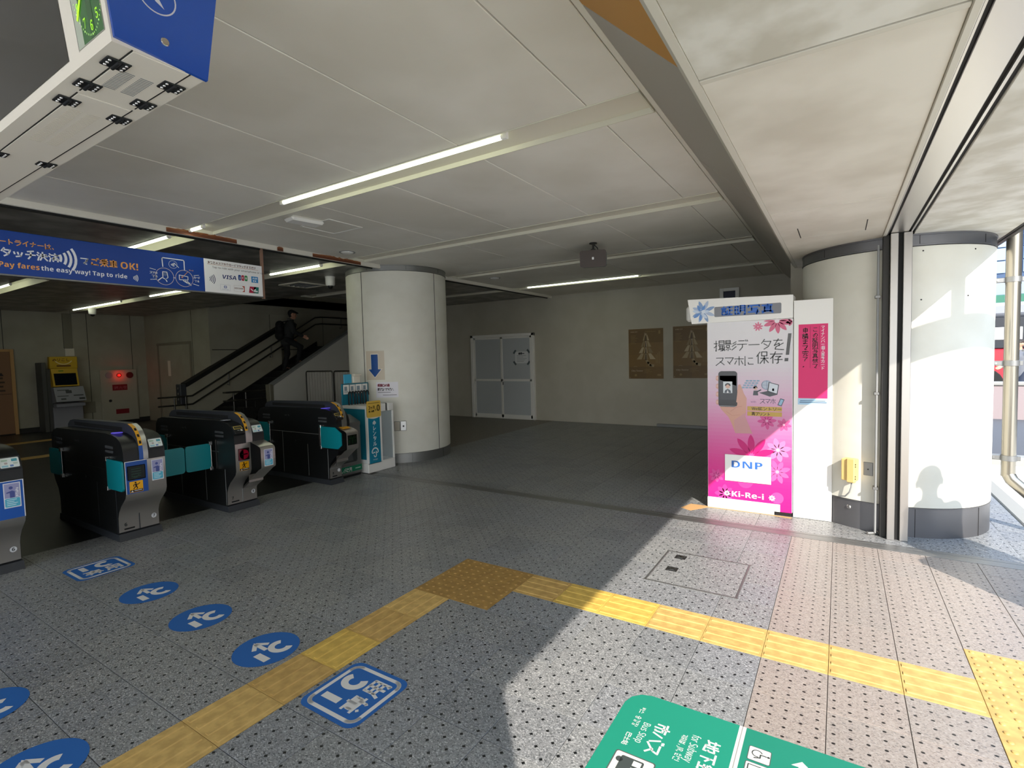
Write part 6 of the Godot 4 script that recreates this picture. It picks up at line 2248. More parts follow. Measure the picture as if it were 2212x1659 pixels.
# ---------------------------------------------------------------- stairs
const SLOPE := 0.56
func build_stairs() -> void:
	var o := thing("staircase", "dark staircase rising to the right beyond the gates between parapet and railed wall", "stairs", Vector3(-12.6, 0, -6.3))
	# local: z runs back (negative) as the stairs rise; x from -0.6 to 0.55
	var run := 0.30
	var rise := run * SLOPE
	for i in 12:
		var b := B.new()
		b.bx(-0.62, 0.56, 0.0 if i < 2 else rise * (i - 1), rise * (i + 1), -run * (i + 1) - 0.02, -run * i, 0.008)
		part("step", b, M.stair_dark, o)
	var b := B.new()
	b.bx(-0.62, 0.56, rise * 12 - 0.2, rise * 12, -6.9, -run * 12)
	part("landing", b, M.stair_dark, o)
	var zt := func(z: float, y0: float) -> float: return y0 - z * SLOPE
	b = B.new()
	b.t = Transform3D(Basis(Vector3(0, 0, -1), Vector3.UP, Vector3.RIGHT), Vector3.ZERO)
	b.prism(PackedVector2Array([Vector2(0.02, 0), Vector2(3.6, 3.6 * SLOPE - 0.1), Vector2(3.6, 3.6 * SLOPE + 0.16), Vector2(0.02, 0.18)]), -0.62, -0.58)
	b.prism(PackedVector2Array([Vector2(1.3, 0.4), Vector2(3.6, 3.6 * SLOPE - 0.1), Vector2(3.6, 3.6 * SLOPE + 0.16), Vector2(1.3, 0.89)]), 0.50, 0.56)
	part("skirting", b, M.stair_dark, o)
	# parapet on the open side
	b = B.new()
	b.t = Transform3D(Basis(Vector3(0, 0, -1), Vector3.UP, Vector3.RIGHT), Vector3.ZERO)
	b.prism(PackedVector2Array([Vector2(1.30, 0), Vector2(6.9, 0), Vector2(6.9, 1.02 + 5.6 * SLOPE), Vector2(1.30, 1.0)]), 0.56, 0.70)
	part("parapet", b, M.parapet_white, o)
	b = B.new()
	b.t = Transform3D(Basis(Vector3(0, 0, -1), Vector3.UP, Vector3.RIGHT), Vector3.ZERO)
	b.prism(PackedVector2Array([Vector2(1.28, 1.0), Vector2(6.9, 1.0 + 5.62 * SLOPE), Vector2(6.9, 1.05 + 5.62 * SLOPE), Vector2(1.28, 1.05)]), 0.54, 0.72)
	part("parapet_cap", b, M.grey_paint, o)
	b = B.new()
	b.bx(0.53, 0.72, 0.0, 1.04, -1.30, -1.20, 0.01)
	part("parapet_end", b, M.hall_trim, o)
	# railed wall on the far side
	b = B.new()
	b.t = Transform3D(Basis(Vector3(0, 0, -1), Vector3.UP, Vector3.RIGHT), Vector3.ZERO)
	b.prism(PackedVector2Array([Vector2(-0.10, 0), Vector2(2.45, 0), Vector2(2.45, 2.48), Vector2(-0.05, 1.06), Vector2(-0.10, 1.04)]), -0.78, -0.62)
	part("wall_panel", b, M.hall_paint, o)
	b = B.new()
	b.t = Transform3D(Basis(Vector3(0, 0, -1), Vector3.UP, Vector3.RIGHT), Vector3.ZERO)
	b.prism(PackedVector2Array([Vector2(-0.12, 1.04), Vector2(-0.06, 1.06), Vector2(2.45, 2.48), Vector2(2.45, 2.60), Vector2(-0.04, 1.18), Vector2(-0.12, 1.14)]), -0.82, -0.60)
	part("wall_cap", b, M.stair_dark, o)
	b = B.new()
	b.bx(-0.82, -0.60, 0.62, 1.12, 0.10, 0.24, 0.015)
	var cp := part("call_post", b, M.gate_grey, o)
	for k in 3:
		b = B.new()
		b.disc(Vector3(-0.71, 0.76 + 0.13 * k, 0.24), Vector3(0, 0, 1), 0.03, 0.006, 12)
		part("button", b, M.steel, cp)
	for q in [[0.83, 0.0], [0.63, 0.0]]:
		b = B.new()
		b.tube([Vector3(-0.56, q[0], 0.75), Vector3(-0.56, q[0], 0.0), Vector3(-0.56, q[0] + 2.25 * 0.575, -2.25), Vector3(-0.56, q[0] + 3.55 * 0.575, -3.55), Vector3(-0.56, q[0] + 3.6 * 0.575, -3.75), Vector3(-0.56, q[0] + 3.6 * 0.575, -5.2)], 0.02, 10)
		part("handrail", b, M.rail_steel, o)
	for z in [-0.9, -2.1, -4.5]:
		b = B.new()
		var y: float = 0.63 - maxf(z, -3.6) * 0.575
		b.tube([Vector3(-0.56, y - 0.12, z), Vector3(-0.56, y + 0.2, z)], 0.014, 8)
		b.tube([Vector3(-0.56, y - 0.10, z), Vector3(-0.63, y - 0.10, z)], 0.014, 8)
		part("rail_bracket", b, M.rail_steel, o)
	for z in [0.15, 0.4]:
		b = B.new()
		b.tube([Vector3(-0.56, 0.0, z), Vector3(-0.56, 0.83, z)], 0.02, 8)
		part("rail_post", b, M.rail_steel, o)
	for y in [0.90, 0.70]:
		b = B.new()
		b.tube([Vector3(0.50, y, -0.25), Vector3(0.50, y, -1.25)], 0.02, 10)
		b.tube([Vector3(0.36, y, -0.25), Vector3(0.36, y, -1.25)], 0.02, 10)
		b.tube([Vector3(0.36, y, -0.25), Vector3(0.50, y, -0.25)], 0.02, 10)
		part("handrail", b, M.rail_steel, o)
	for z in [-0.45, -0.75]:
		b = B.new()
		b.tube([Vector3(0.43, 0.0, z), Vector3(0.43, 0.9, z)], 0.02, 8)
		part("rail_post", b, M.rail_steel, o)
	# folding screens in front of the parapet
	for k in 2:
		var x0: float = [-9.59, -8.69][k]
		var s := thing("folding_screen", ["white slatted screen in a tubular frame left of the umbrella stand", "white slatted screen in a tubular frame half hidden behind the umbrella stand"][k], "screen", Vector3(x0, 0, -6.9), 0.0, "slatted screens beside the stairs")
		b = B.new()
		b.tube([Vector3(0, 0, 0), Vector3(0, 1.33, 0), Vector3(0.012, 1.362, 0), Vector3(0.04, 1.375, 0), Vector3(0.81, 1.375, 0), Vector3(0.838, 1.362, 0), Vector3(0.85, 1.33, 0), Vector3(0.85, 0, 0)], 0.016, 8)
		part("frame", b, M.rail_steel, s)
		b = B.new()
		b.bx(-0.02, 0.87, 0.0, 0.03, -0.2, 0.2, 0.006)
		part("foot", b, M.dark_metal, s)
		for i in 9:
			b = B.new()
			b.bx(0.025 + 0.09 * i, 0.099 + 0.09 * i, 0.12, 1.355, -0.006, 0.006, 0.002)
			part("slat", b, M.screen_slat, s)

# ---------------------------------------------------------------- the far hall
func build_far_hall() -> void:
	var o := thing("ticket_machine", "ticket machine with a yellow top and slanted dark screen against the dim far wall", "ticket machine", Vector3(-16.9, 0, -4.87))
	# local: front faces +x; near side +z
	var b := B.new()
	b.bx(0.0, 0.42, 0.0, 1.72, 0.33, 0.42, 0.01)
	b.bx(0.0, 0.36, 0.0, 1.56, -0.30, 0.33, 0.01)
	part("cabinet", b, M.machine_grey, o)
	b = B.new()
	b.bx(0.30, 0.42, 1.56, 1.86, -0.30, 0.26, 0.01)
	var top := part("top_sign", b, M.yellow_case, o)
	var p := print_on(Vector3(0.4205, 0, 0), Vector3(0, 0, -1), Vector3.UP)
	p.jp("のりこし", -0.20, 1.745, 0.07, C("6a4410"), 0.16, 1.1, false, 1.15)
	p.arc(0.02, 1.87, 0.20, 215, 325, 0.02, C("e8d8a0"))
	p.rect(-0.12, 1.61, 0.16, 1.65, C("6a4410"))
	part("lettering", p, M.print, top)
	b = B.new()
	b.t = Transform3D(Basis(Vector3(0, 0, 1), Vector3.UP, Vector3(-1, 0, 0)), Vector3.ZERO)
	b.t = Transform3D.IDENTITY
	b.prism(PackedVector2Array([Vector2(0.36, 1.10), Vector2(0.52, 1.12), Vector2(0.42, 1.56), Vector2(0.36, 1.56)]), -0.28, 0.24)
	part("screen_surround", b, M.yellow_case, o)
	p = print_on(Vector3(0.523, 1.12, 0), Vector3(0, 0, -1), Vector3(-0.10, 0.44, 0))
	p.rect(-0.20, 0.03, 0.24, 0.33, C("151822"))
	p.rect(-0.10, 0.385, 0.0, 0.405, C("3c8a2c"))
	part("screen", p, M.print_gloss, o)
	b = B.new()
	b.prism(PackedVector2Array([Vector2(0.36, 0.70), Vector2(0.66, 0.74), Vector2(0.50, 1.10), Vector2(0.36, 1.10)]), -0.36, 0.24)
	part("front_panel", b, M.machine_white, o)
	p = print_on(Vector3(0.6625, 0.74, 0), Vector3(0, 0, -1), Vector3(-0.16, 0.36, 0))
	for q in [[-0.18, 0.30, 0.05, 0.32], [-0.02, 0.22, 0.10, 0.30], [0.12, 0.14, 0.32, 0.17], [-0.2, 0.14, 0.02, 0.16], [-0.14, 0.05, -0.04, 0.09], [0.22, 0.04, 0.34, 0.09]]: p.rect(q[0], q[1], q[2], q[3], C("3c3e40"))
	part("slots", p, M.print, o)
	b = B.new()
	b.bx(0.34, 0.58, 0.60, 0.69, -0.36, 0.22, 0.01)
	b.bx(0.34, 0.40, 0.05, 0.60, -0.36, 0.24, 0.01)
	part("lower_door", b, M.machine_white, o)
	# hydrant cabinet
	o = thing("hydrant_cabinet", "pale fire hydrant cabinet with red lamp and red plates on the dim far wall", "hydrant", Vector3(-16.885, 0, -6.18))
	b = B.new()
	b.bx(0.0, 0.05, 0.08, 1.49, -0.43, 0.43, 0.006)
	part("cabinet", b, M.hall_paint2, o)
	b = B.new()
	b.bx(0.05, 0.056, 0.10, 1.17, -0.41, 0.40, 0.003)
	var dr := part("cabinet_door", b, M.hall_paint2, o)
	b = B.new()
	b.disc(Vector3(0.056, 0.645, 0.235), Vector3.RIGHT, 0.035, 0.012, 16, 0.003)
	part("handle", b, M.black_plastic, dr)
	p = print_on(Vector3(0.0565, 0, 0), Vector3(0, 0, -1), Vector3.UP)
	p.rect(-0.17, 0.92, 0.18, 1.08, C("7c1220"))
	p.rect(-0.12, 0.27, 0.19, 0.40, C("7c1220"))
	p.lay = 2
	p.jp("消火栓", -0.13, 0.955, 0.08, C("a85860"), 0.14, 1.1, false, 1.2)
	part("plate_print", p, M.print, dr)
	b = B.new()
	b.disc(Vector3(0.05, 1.34, 0.23), Vector3.RIGHT, 0.085, 0.01, 24)
	part("sounder", b, M.grey_paint, o)
	b = B.new()
	b.disc(Vector3(0.05, 1.33, -0.255), Vector3.RIGHT, 0.085, 0.02, 24)
	part("call_button", b, M.call_red, o)
	b = B.new()
	b.disc(Vector3(0.05, 1.335, 0.0), Vector3.RIGHT, 0.055, 0.02, 20)
	part("lamp_base", b, M.call_red, o)
	b = B.new()
	b.ball(Vector3(0.075, 1.335, 0.0), Vector3(0.03, 0.03, 0.03), 12)
	part("red_lamp", b, M.red_glow, o)
	var li := OmniLight3D.new()
	li.name = "lamp_light"
	li.position = Vector3(0.13, 1.335, 0)
	li.light_color = Color(1.0, 0.15, 0.1)
	li.light_energy = 0.02
	li.light_size = 0.03
	li.shadow_enabled = true
	o.add_child(li)
	# brown board
	o = thing("notice_board", "tall brown notice board at the left edge against the dim far wall", "board", Vector3(-16.88, 0, -3.45))
	b = B.new()
	b.bx(0.0, 0.06, 0.02, 2.05, -0.57, 0.6, 0.01)
	part("board", b, M.plywood, o)
	b = B.new()
	b.bx(0.06, 0.075, 0.0, 2.06, -0.60, -0.53, 0.004)
	b.bx(0.06, 0.075, 2.0, 2.06, -0.53, 0.6, 0.004)
	part("edge", b, M.cardboard, o)
	p = print_on(Vector3(0.061, 0, 0), Vector3(0, 0, -1), Vector3.UP)
	p.poly(PackedVector2Array([Vector2(0.28, 1.42), Vector2(0.40, 1.42), Vector2(0.36, 1.50)]), C("2c2018"))
	for i in 4: p.rect(0.1, 1.35 - 0.1 * i, 0.38 + 0.03 * (i % 2), 1.39 - 0.1 * i, C("4a3626"))
	p.rect(-0.5, 0.98, 0.52, 0.99, C("3a2a1e"))
	part("print", p, M.print, o)
	b = B.new()
	b.bx(-16.9, -16.86, 2.08, 2.98, -5.22, -5.04, 0.004)
	solo("cable_duct", b, M.hall_trim, "grey vertical cable duct on the dim far wall above the ticket machine", "duct")
	b = B.new()
	b.bx(-16.9, -16.89, 1.88, 2.08, -5.25, -5.06)
	solo("wall_notice", b, M.cream_paint, "small pale paper notice on the dim far wall just above the ticket machine", "notice")
	b = B.new()
	b.bx(-16.9, -16.875, 0.36, 0.66, -5.62, -5.36, 0.004)
	solo("socket_box", b, M.hall_trim, "low grey socket box on the dim wall between ticket machine and hydrant cabinet", "socket")

# ---------------------------------------------------------------- outside
func build_outside() -> void:
	var b := B.new()
	b.bx(1.36, 70, -0.3, -0.01, -9.2, 60)
	b.bx(-40, 1.36, -0.3, -0.01, 3.4, 60)
	struct("ground_pavement", b, M.pavement)
	b = B.new()
	b.bx(-0.2, 70, -0.3, -0.08, -15.4, -9.2)
	struct("ground_road", b, M.asphalt)
	b = B.new()
	b.bx(-12, 90, -0.3, -0.02, -90, -15.4)
	struct("ground_far", b, M.pavement)
	b = B.new()
	b.bx(1.36, 70, -0.25, 0.10, -9.35, -9.10, 0.02)
	b.bx(1.36, 1.50, -0.25, 0.015, -9.1, -4.9, 0.01)
	struct("trim_2", b, M.kerb)
	# steel drain pipe beside the sunlit pillar
	var o := thing("drain_pipe", "fat stainless drain pipe with clamps standing outside the sunlit pillar at the right edge", "pipe", Vector3(1.24, 0, -6.02))
	b = B.new()
	b.tube([Vector3(0, 0.44, 0), Vector3(0, 1.42, 0)], 0.048, 24)
	b.tube([Vector3(0, 1.40, 0), Vector3(0, 2.10, 0)], 0.0495, 24)
	b.tube([Vector3(0, 2.09, 0), Vector3(0, 2.66, 0)], 0.051, 24)
	part("pipe", b, M.pipe_steel, o)
	b = B.new()
	b.tube([Vector3(0, 0.46, 0), Vector3(0.02, 0.41, 0.02), Vector3(0.22, 0.20, 0.18), Vector3(0.40, 0.02, 0.32)], 0.047, 20)
	part("elbow", b, M.pipe_steel, o)
	for y in [0.60, 1.42, 2.13]:
		b = B.new()
		b.lathe(PackedVector2Array([Vector2(0.050, y - 0.024), Vector2(0.056, y - 0.022), Vector2(0.056, y + 0.022), Vector2(0.050, y + 0.024)]), 24)
		b.bx(-0.20, -0.045, y - 0.02, y + 0.02, -0.03, 0.012, 0.004)
		b.bx(0.05, 0.075, y - 0.02, y + 0.02, -0.012, 0.012, 0.003)
		var c := part("clamp", b, M.steel_dull, o)
		b = B.new()
		b.disc(Vector3(-0.10, y, 0.012), Vector3(0, 0, 1), 0.009, 0.006, 8)
		part("bolt", b, M.steel, c)
	# sign board hung from the roof edge just right of the view; it shades the pillar
	o = thing("hanging_board", "small board hung on an arm from the roof edge outside the entrance", "sign", Vector3(2.03, 0, -3.93), atan2(0.465, 0.406))
	b = B.new()
	b.bx(-0.55, 0.55, 2.75, 3.02, -0.02, 0.02, 0.004)
	part("board", b, M.white_paint, o)
	b = B.new()
	b.bx(-0.06, 0.06, 3.0, 3.34, -0.015, 0.015, 0.003)
	part("hanger", b, M.steel_dull, o)
	b = B.new()
	b.t = Transform3D(Basis(Vector3.UP, -atan2(0.465, 0.406)), Vector3.ZERO)
	b.bx(-0.95, 0.06, 3.30, 3.36, -0.03, 0.03, 0.004)
	part("arm", b, M.steel_dull, o)
	o = thing("suitcase", "tall dark suitcase standing beside a person just outside the entrance", "suitcase", Vector3(1.55, -0.01, -3.75), atan2(0.638, 0.77))
	b = B.new()
	b.bx(-0.19, 0.19, 0.06, 0.86, -0.13, 0.13, 0.04)
	part("shell", b, M.black_plastic, o)
	b = B.new()
	b.tube([Vector3(-0.09, 0.84, 0.1), Vector3(-0.09, 0.98, 0.1), Vector3(0.09, 0.98, 0.1), Vector3(0.09, 0.84, 0.1)], 0.012, 8)
	part("handle", b, M.steel_dull, o)
	for x in [-0.15, 0.15]:
		for z in [-0.09, 0.09]:
			b = B.new()
			b.disc(Vector3(x - 0.012, 0.03, z), Vector3.RIGHT, 0.03, 0.024, 12)
			part("wheel", b, M.rubber, o)
	# block across the square that closes off the eastern sky
	o = thing("department_block", "long brown building across the square east of the entrance", "building", Vector3(17, 0, -14))
	b = B.new()
	b.bx(0, 12, 0, 11, -20, 20)
	part("body", b, M.facade_brown, o)
	for i in 13:
		for k in 3:
			b = B.new()
			b.bx(-0.04, 0.0, 1.0 + 3.4 * k, 3.3 + 3.4 * k, -19.0 + 3.0 * i, -16.6 + 3.0 * i)
			part("window", b, M.facade_glass, o)
	# low wall and fence beyond the road
	o = thing("low_wall", "low pinkish concrete wall across the road behind the drain pipe", "wall", Vector3(0, 0, -15.5))
	b = B.new()
	b.bx(0.5, 30, -0.1, 0.66, -0.15, 0.15, 0.02)
	part("wall", b, M.pink_concrete, o)
	b = B.new()
	b.bx(0.5, 30, 0.66, 0.74, -0.18, 0.18, 0.02)
	part("coping", b, M.kerb, o)
	o = thing("bus", "red bus with dark windows standing beyond the low wall", "bus", Vector3(1.2, 0, -21.0))
	b = B.new()
	b.bx(-3.5, 3.5, 0.35, 1.45, -1.2, 1.2, 0.08)
	part("lower_body", b, M.bus_red, o)
	b = B.new()
	b.bx(-3.5, 3.5, 2.35, 2.75, -1.2, 1.2, 0.10)
	part("roof", b, M.bus_grey, o)
	b = B.new()
	b.bx(-3.47, 3.47, 1.45, 2.35, -1.17, 1.17, 0.02)
	part("window_band", b, M.bus_glass, o)
	for i in 6:
		b = B.new()
		b.bx(-3.5 + 1.38 * i, -3.4 + 1.38 * i, 1.45, 2.35, 1.17, 1.21, 0.01)
		part("window_post", b, M.bus_grey, o)
	b = B.new()
	b.bx(2.2, 3.1, 1.70, 2.05, 1.175, 1.20, 0.01)
	part("side_sign", b, M.white_paint, o)
	for x in [-2.2, 2.3]:
		b = B.new()
		b.disc(Vector3(x, 0.45, 0.98), Vector3(0, 0, 1), 0.45, 0.24, 20, 0.03)
		part("wheel", b, M.rubber, o)
	o = thing("office_building", "blue-grey glass office building with a green band far beyond the bus", "building", Vector3(7, 0, -34))
	b = B.new()
	b.bx(-8, 12, 0, 18, -8, -0.1)
	part("body", b, M.tower_blue, o)
	b = B.new()
	b.bx(-8, 12, 2.5, 3.9, -0.1, 0.5, 0.03)
	part("green_band", b, M.band_green, o)
	b = B.new()
	b.bx(-8, 12, 3.9, 4.5, -0.1, 0.3, 0.03)
	part("pale_band", b, M.tower_pale, o)
	for i in 14:
		for j in 9:
			b = B.new()
			b.bx(-3.5 + 0.55 * i, -3.03 + 0.55 * i, 5.0 + 0.62 * j, 5.56 + 0.62 * j, -0.1, -0.04)
			part("window", b, M.tower_glass, o)
	for i in 5:
		b = B.new()
		b.bx(-3.0 + 1.4 * i, -1.8 + 1.4 * i, 0.3, 2.3, -0.1, -0.02)
		part("shop_window", b, M.bus_glass, o)

# ---------------------------------------------------------------- people
func smin(a: float, b: float, k: float) -> float:
	var h := clampf(0.5 + 0.5 * (b - a) / k, 0.0, 1.0)
	return lerpf(b, a, h) - k * h * (1.0 - h)

func flesh(b: B, bones: Array, cell: float, k := 0.03) -> void:
	# joins tapered capsules [from, to, radius, radius] smoothly and meshes them with surface nets
	var lo := Vector3.ONE * INF
	var hi := -lo
	for q in bones:
		var r := maxf(q[2], q[3]) + cell * 3
		lo = lo.min(q[0] - Vector3.ONE * r).min(q[1] - Vector3.ONE * r)
		hi = hi.max(q[0] + Vector3.ONE * r).max(q[1] + Vector3.ONE * r)
	var nx := int((hi.x - lo.x) / cell) + 2
	var ny := int((hi.y - lo.y) / cell) + 2
	var nz := int((hi.z - lo.z) / cell) + 2
	var f := PackedFloat32Array()
	f.resize(nx * ny * nz)
	f.fill(1.0)
	for q in bones:
		var a: Vector3 = q[0]
		var c: Vector3 = q[1]
		var r0: float = q[2]
		var r1: float = q[3]
		var m := maxf(r0, r1) + k + cell * 2
		var p0 := (a.min(c) - Vector3.ONE * m - lo) / cell
		var p1 := (a.max(c) + Vector3.ONE * m - lo) / cell
		var ac := c - a
		var l2 := maxf(ac.length_squared(), 1e-9)
		for z in range(maxi(0, int(p0.z)), mini(nz, int(p1.z) + 2)):
			for y in range(maxi(0, int(p0.y)), mini(ny, int(p1.y) + 2)):
				for x in range(maxi(0, int(p0.x)), mini(nx, int(p1.x) + 2)):
					var p := lo + Vector3(x, y, z) * cell
					var t := clampf((p - a).dot(ac) / l2, 0.0, 1.0)
					var d := (p - a - ac * t).length() - lerpf(r0, r1, t)
					if d < m:
						var i := (z * ny + y) * nx + x
						f[i] = smin(f[i], d, k)
	var sx := 1
	var sy := nx
	var sz := nx * ny
	var ids := {}
	var pos := []
	var nor := []
	var off := [0, sx, sy, sx + sy, sz, sx + sz, sy + sz, sx + sy + sz]
	var ed := [[0, 1], [2, 3], [4, 5], [6, 7], [0, 2], [1, 3], [4, 6], [5, 7], [0, 4], [1, 5], [2, 6], [3, 7]]
	for z in nz - 1:
		for y in ny - 1:
			for x in nx - 1:
				var i := (z * ny + y) * nx + x
				var s := 0
				for c in 8:
					if f[i + off[c]] < 0.0: s += 1
				if s == 0 or s == 8: continue
				var sum := Vector3.ZERO
				var cnt := 0
				for e in ed:
					var fa := f[i + off[e[0]]]
					var fb := f[i + off[e[1]]]
					if (fa < 0.0) == (fb < 0.0): continue
					var t := fa / (fa - fb)
					var ca := Vector3(e[0] & 1, (e[0] >> 1) & 1, e[0] >> 2)
					var cb := Vector3(e[1] & 1, (e[1] >> 1) & 1, e[1] >> 2)
					sum += ca.lerp(cb, t)
					cnt += 1
				var g := Vector3(f[i + 1] + f[i + sx + sy] + f[i + sx + sz] + f[i + off[7]] - f[i] - f[i + sy] - f[i + sz] - f[i + sy + sz],
					f[i + sy] + f[i + sx + sy] + f[i + sy + sz] + f[i + off[7]] - f[i] - f[i + sx] - f[i + sz] - f[i + sx + sz],
					f[i + sz] + f[i + sx + sz] + f[i + sy + sz] + f[i + off[7]] - f[i] - f[i + sx] - f[i + sy] - f[i + sx + sy])
				ids[i] = pos.size()
				pos.append(lo + (Vector3(x, y, z) + sum / cnt) * cell)
				nor.append(g.normalized())
	for i in ids:
		for ax in [[sx, sy, sz], [sy, sz, sx], [sz, sx, sy]]:
			var f0 := f[i]
			var f1: float = f[i + ax[0]]
			if (f0 < 0.0) == (f1 < 0.0): continue
			var w := [i, i - ax[1], i - ax[1] - ax[2], i - ax[2]]
			if not (ids.has(w[1]) and ids.has(w[2]) and ids.has(w[3])): continue
			var v := []
			for q in w: v.append(ids[q])
			if f0 >= 0.0: v.reverse()
			b.tri(pos[v[0]], pos[v[1]], pos[v[2]], nor[v[0]], nor[v[1]], nor[v[2]])
			b.tri(pos[v[0]], pos[v[2]], pos[v[3]], nor[v[0]], nor[v[2]], nor[v[3]])

func hand_bones(w: Vector3, dir: Vector3, side: Vector3, palm: Vector3) -> Array:
	# w wrist, dir towards the fingertips, side towards the thumb, palm out of the palm
	var r := []
	r.append([w - dir * 0.02, w + dir * 0.03, 0.024, 0.027])
	for i in 4:
		var s := side * (0.027 - 0.018 * i)
		r.append([w + dir * 0.02 + s * 0.7, w + dir * 0.085 + s, 0.014, 0.011])
		var l: float = [0.068, 0.076, 0.071, 0.056][i]
		var a := w + dir * 0.088 + s
		var m := a + dir * l * 0.5 + palm * l * 0.12
		var e := m + dir * l * 0.42 + palm * l * 0.34
		r.append([a, m, 0.0095, 0.0088]); r.append([m, e, 0.0088, 0.0072])
	var ta := w + dir * 0.025 + side * 0.026
	var tm := ta + dir * 0.035 + side * 0.028 + palm * 0.01
	r.append([ta, tm, 0.014, 0.011]); r.append([tm, tm + dir * 0.032 + side * 0.006 + palm * 0.008, 0.0105, 0.008])
	return r

func person(called_label: String, at: Vector3, turn: float, j: Dictionary, top: Material, legs: Material, hair: Material, cap: bool, pack: bool) -> void:
	var o := thing("person", called_label, "person", at, turn)
	var b := B.new()
	var hc: Vector3 = j.head
	var body := [[j.hip, j.chest, 0.125, 0.13], [j.chest, j.neck, 0.10, 0.055], [j.neck, hc - Vector3(0, 0.05, 0), 0.052, 0.055]]
	for s in ["l", "r"]:
		body.append([j[s + "hip"], j[s + "knee"], 0.078, 0.052]); body.append([j[s + "knee"], j[s + "ankle"], 0.052, 0.036]); body.append([j[s + "ankle"], j[s + "toe"], 0.034, 0.028])
		body.append([j.chest + Vector3(0, 0.07, 0), j[s + "sho"], 0.06, 0.05]); body.append([j[s + "sho"], j[s + "elb"], 0.046, 0.036]); body.append([j[s + "elb"], j[s + "wri"], 0.036, 0.026])
	flesh(b, body, 0.016, 0.035)
	var fw: Vector3 = j.face
	var up := Vector3.UP
	var rt := fw.cross(up).normalized()
	flesh(b, [[hc + up * 0.035 - fw * 0.012, hc + up * 0.03 + fw * 0.012, 0.083, 0.08], [hc - up * 0.03 + fw * 0.02, hc - up * 0.075 + fw * 0.045, 0.062, 0.034], [hc + up * 0.005 + fw * 0.085, hc - up * 0.02 + fw * 0.108, 0.010, 0.013],
		[hc - up * 0.05 + fw * 0.082 - rt * 0.018, hc - up * 0.05 + fw * 0.082 + rt * 0.018, 0.008, 0.008],
		[hc + rt * 0.082 + up * 0.02, hc + rt * 0.085 - up * 0.02, 0.014, 0.010], [hc - rt * 0.082 + up * 0.02, hc - rt * 0.085 - up * 0.02, 0.014, 0.010]], 0.008, 0.018)
	for s in ["l", "r"]:
		var dir: Vector3 = (j[s + "wri"] - j[s + "elb"]).normalized()
		var sd: Vector3 = (fw - dir * fw.dot(dir)).normalized()
		var pm := dir.cross(sd).normalized() * (1.0 if s == "r" else -1.0)
		flesh(b, hand_bones(j[s + "wri"], dir, sd, pm), 0.0045, 0.008)
	part("body", b, M.skin, o)
	b = B.new()
	for s in [-1.0, 1.0]: b.ball(hc + up * 0.012 + fw * 0.083 + rt * 0.03 * s, Vector3(0.010, 0.007, 0.006), 8)
	part("eye", b, M.rubber, o)
	b = B.new()
	var coat := [[j.hip + Vector3(0, -0.06, 0), j.chest, 0.15, 0.155], [j.chest, j.neck, 0.13, 0.068]]
	for s in ["l", "r"]:
		coat.append([j.chest + Vector3(0, 0.07, 0), j[s + "sho"], 0.08, 0.072]); coat.append([j[s + "sho"], j[s + "elb"], 0.066, 0.056]); coat.append([j[s + "elb"], j[s + "wri"] + (j[s + "elb"] - j[s + "wri"]) * 0.08, 0.054, 0.044])
	flesh(b, coat, 0.016, 0.035)
	part("jacket", b, top, o)
	b = B.new()
	var tr := [[j.hip - Vector3(0, 0.02, 0), j.hip + Vector3(0, 0.03, 0), 0.135, 0.13]]
	for s in ["l", "r"]:
		tr.append([j[s + "hip"], j[s + "knee"], 0.094, 0.070]); tr.append([j[s + "knee"], j[s + "ankle"] + Vector3(0, 0.02, 0), 0.070, 0.055])
	flesh(b, tr, 0.016, 0.03)
	part("trousers", b, legs, o)
	for s in ["l", "r"]:
		b = B.new()
		var d: Vector3 = (j[s + "toe"] - j[s + "ankle"])
		d.y = 0
		var foot: Vector3 = j[s + "toe"]
		flesh(b, [[foot - d * 1.25, foot, 0.038, 0.034], [foot - d * 1.1 + Vector3(0, 0.03, 0), foot - d * 0.6 + Vector3(0, 0.02, 0), 0.042, 0.036]], 0.009, 0.02)
		part("shoe", b, M.rubber, o)
	b = B.new()
	flesh(b, [[hc + up * 0.055 - fw * 0.03, hc + up * 0.05 + fw * 0.012, 0.085, 0.08], [hc + up * 0.02 - fw * 0.05, hc - up * 0.03 - fw * 0.05, 0.068, 0.05]], 0.01, 0.02)
	if cap: flesh(b, [[hc + up * 0.07 + fw * 0.07, hc + up * 0.062 + fw * 0.15, 0.04, 0.012]], 0.009, 0.01)
	part("cap" if cap else "hair", b, hair, o)
	b = B.new()
	flesh(b, [[j.neck + Vector3(-0.05, -0.015, 0) - fw * 0.02, j.neck + Vector3(0.05, -0.015, 0) - fw * 0.02, 0.055, 0.055], [j.neck - fw * 0.05, j.neck - fw * 0.07 - up * 0.05, 0.06, 0.05]], 0.012, 0.03)
	part("collar", b, M.scarf_grey, o)
	if pack:
		b = B.new()
		var c: Vector3 = (j.chest + j.hip) / 2 - fw * 0.20 + up * 0.05
		flesh(b, [[c + up * 0.14 - rt * 0.08, c + up * 0.14 + rt * 0.08, 0.085, 0.085], [c - up * 0.15 - rt * 0.08, c - up * 0.15 + rt * 0.08, 0.10, 0.10], [c + up * 0.14, c - up * 0.15, 0.11, 0.13]], 0.016, 0.04)
		var pk := part("backpack", b, M.black_cloth, o)
		b = B.new()
		for s in [-1.0, 1.0]:
			b.tube([c + up * 0.2 + rt * 0.10 * s, j.chest + up * 0.155 + rt * 0.11 * s, j.chest + up * 0.06 + rt * 0.12 * s + fw * 0.15, j.chest - up * 0.15 + rt * 0.14 * s + fw * 0.08, c - up * 0.18 + rt * 0.12 * s], 0.016, 6)
		part("strap", b, M.black_cloth, pk)

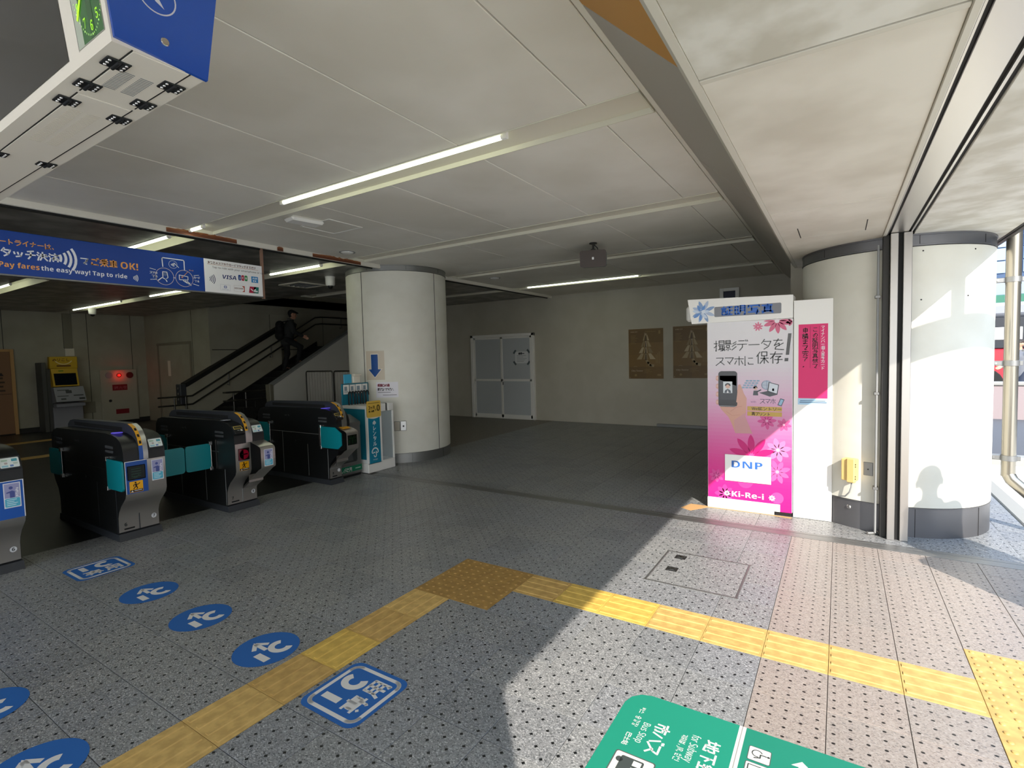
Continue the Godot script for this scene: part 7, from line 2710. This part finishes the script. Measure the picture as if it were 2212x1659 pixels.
func build_people() -> void:
	var v := func(x: float, y: float, z: float) -> Vector3: return Vector3(x, y, z)
	# climbing the stairs, seen from behind
	var j := {"hip": v.call(0, 0.86, 0.0), "chest": v.call(0, 1.20, -0.10), "neck": v.call(0, 1.37, -0.14), "head": v.call(0, 1.51, -0.18), "face": v.call(0, -0.1, -1).normalized(),
		"lhip": v.call(-0.09, 0.84, 0.0), "lknee": v.call(-0.10, 0.46, -0.02), "lankle": v.call(-0.10, 0.085, 0.06), "ltoe": v.call(-0.11, 0.038, -0.09),
		"rhip": v.call(0.09, 0.84, 0.0), "rknee": v.call(0.10, 0.64, -0.33), "rankle": v.call(0.10, 0.253, -0.25), "rtoe": v.call(0.11, 0.206, -0.40),
		"lsho": v.call(-0.19, 1.29, -0.10), "lelb": v.call(-0.25, 1.03, -0.05), "lwri": v.call(-0.24, 0.85, -0.20),
		"rsho": v.call(0.19, 1.29, -0.10), "relb": v.call(0.26, 1.04, -0.16), "rwri": v.call(0.22, 0.93, -0.38)}
	person("person in a dark jacket and cap with a black backpack climbing the stairs", Vector3(-12.62, 1.344, -8.52), -0.45, j, M.jacket_dark, M.black_cloth, M.black_cloth, true, true)
	# walking outside at the right edge
	j = {"hip": v.call(0, 0.90, 0.0), "chest": v.call(0, 1.25, -0.02), "neck": v.call(0, 1.42, -0.04), "head": v.call(0, 1.57, -0.06), "face": v.call(0, 0, -1),
		"lhip": v.call(-0.09, 0.88, 0.0), "lknee": v.call(-0.09, 0.48, -0.14), "lankle": v.call(-0.09, 0.09, -0.16), "ltoe": v.call(-0.10, 0.038, -0.30),
		"rhip": v.call(0.09, 0.88, 0.0), "rknee": v.call(0.09, 0.48, 0.02), "rankle": v.call(0.09, 0.12, 0.22), "rtoe": v.call(0.10, 0.045, 0.10),
		"lsho": v.call(-0.18, 1.34, -0.02), "lelb": v.call(-0.22, 1.07, 0.06), "lwri": v.call(-0.20, 0.86, 0.0),
		"rsho": v.call(0.18, 1.34, -0.02), "relb": v.call(0.22, 1.09, -0.08), "rwri": v.call(0.19, 1.03, -0.32)}
	var j2 := j.duplicate()
	person("person in grey coat walking beyond the low wall at the right edge", Vector3(3.80, -0.02, -17.6), 2.3, j, M.coat_grey, M.jeans, M.hair_brown, false, false)
	# standing just right of the view; its shadow falls on the sunlit pillar
	j2["lknee"] = v.call(-0.09, 0.47, -0.02); j2["lankle"] = v.call(-0.09, 0.085, 0.02); j2["ltoe"] = v.call(-0.10, 0.038, -0.12)
	j2["rknee"] = v.call(0.09, 0.47, -0.02); j2["rankle"] = v.call(0.09, 0.085, 0.02); j2["rtoe"] = v.call(0.10, 0.038, -0.12)
	j2["rwri"] = v.call(0.22, 0.86, -0.02); j2["relb"] = v.call(0.22, 1.09, 0.04)
	person("person in a dark jacket standing with a suitcase just outside the entrance", Vector3(1.80, -0.01, -3.93), 0.69, j2, M.jacket_dark, M.jeans, M.hair_brown, false, false)
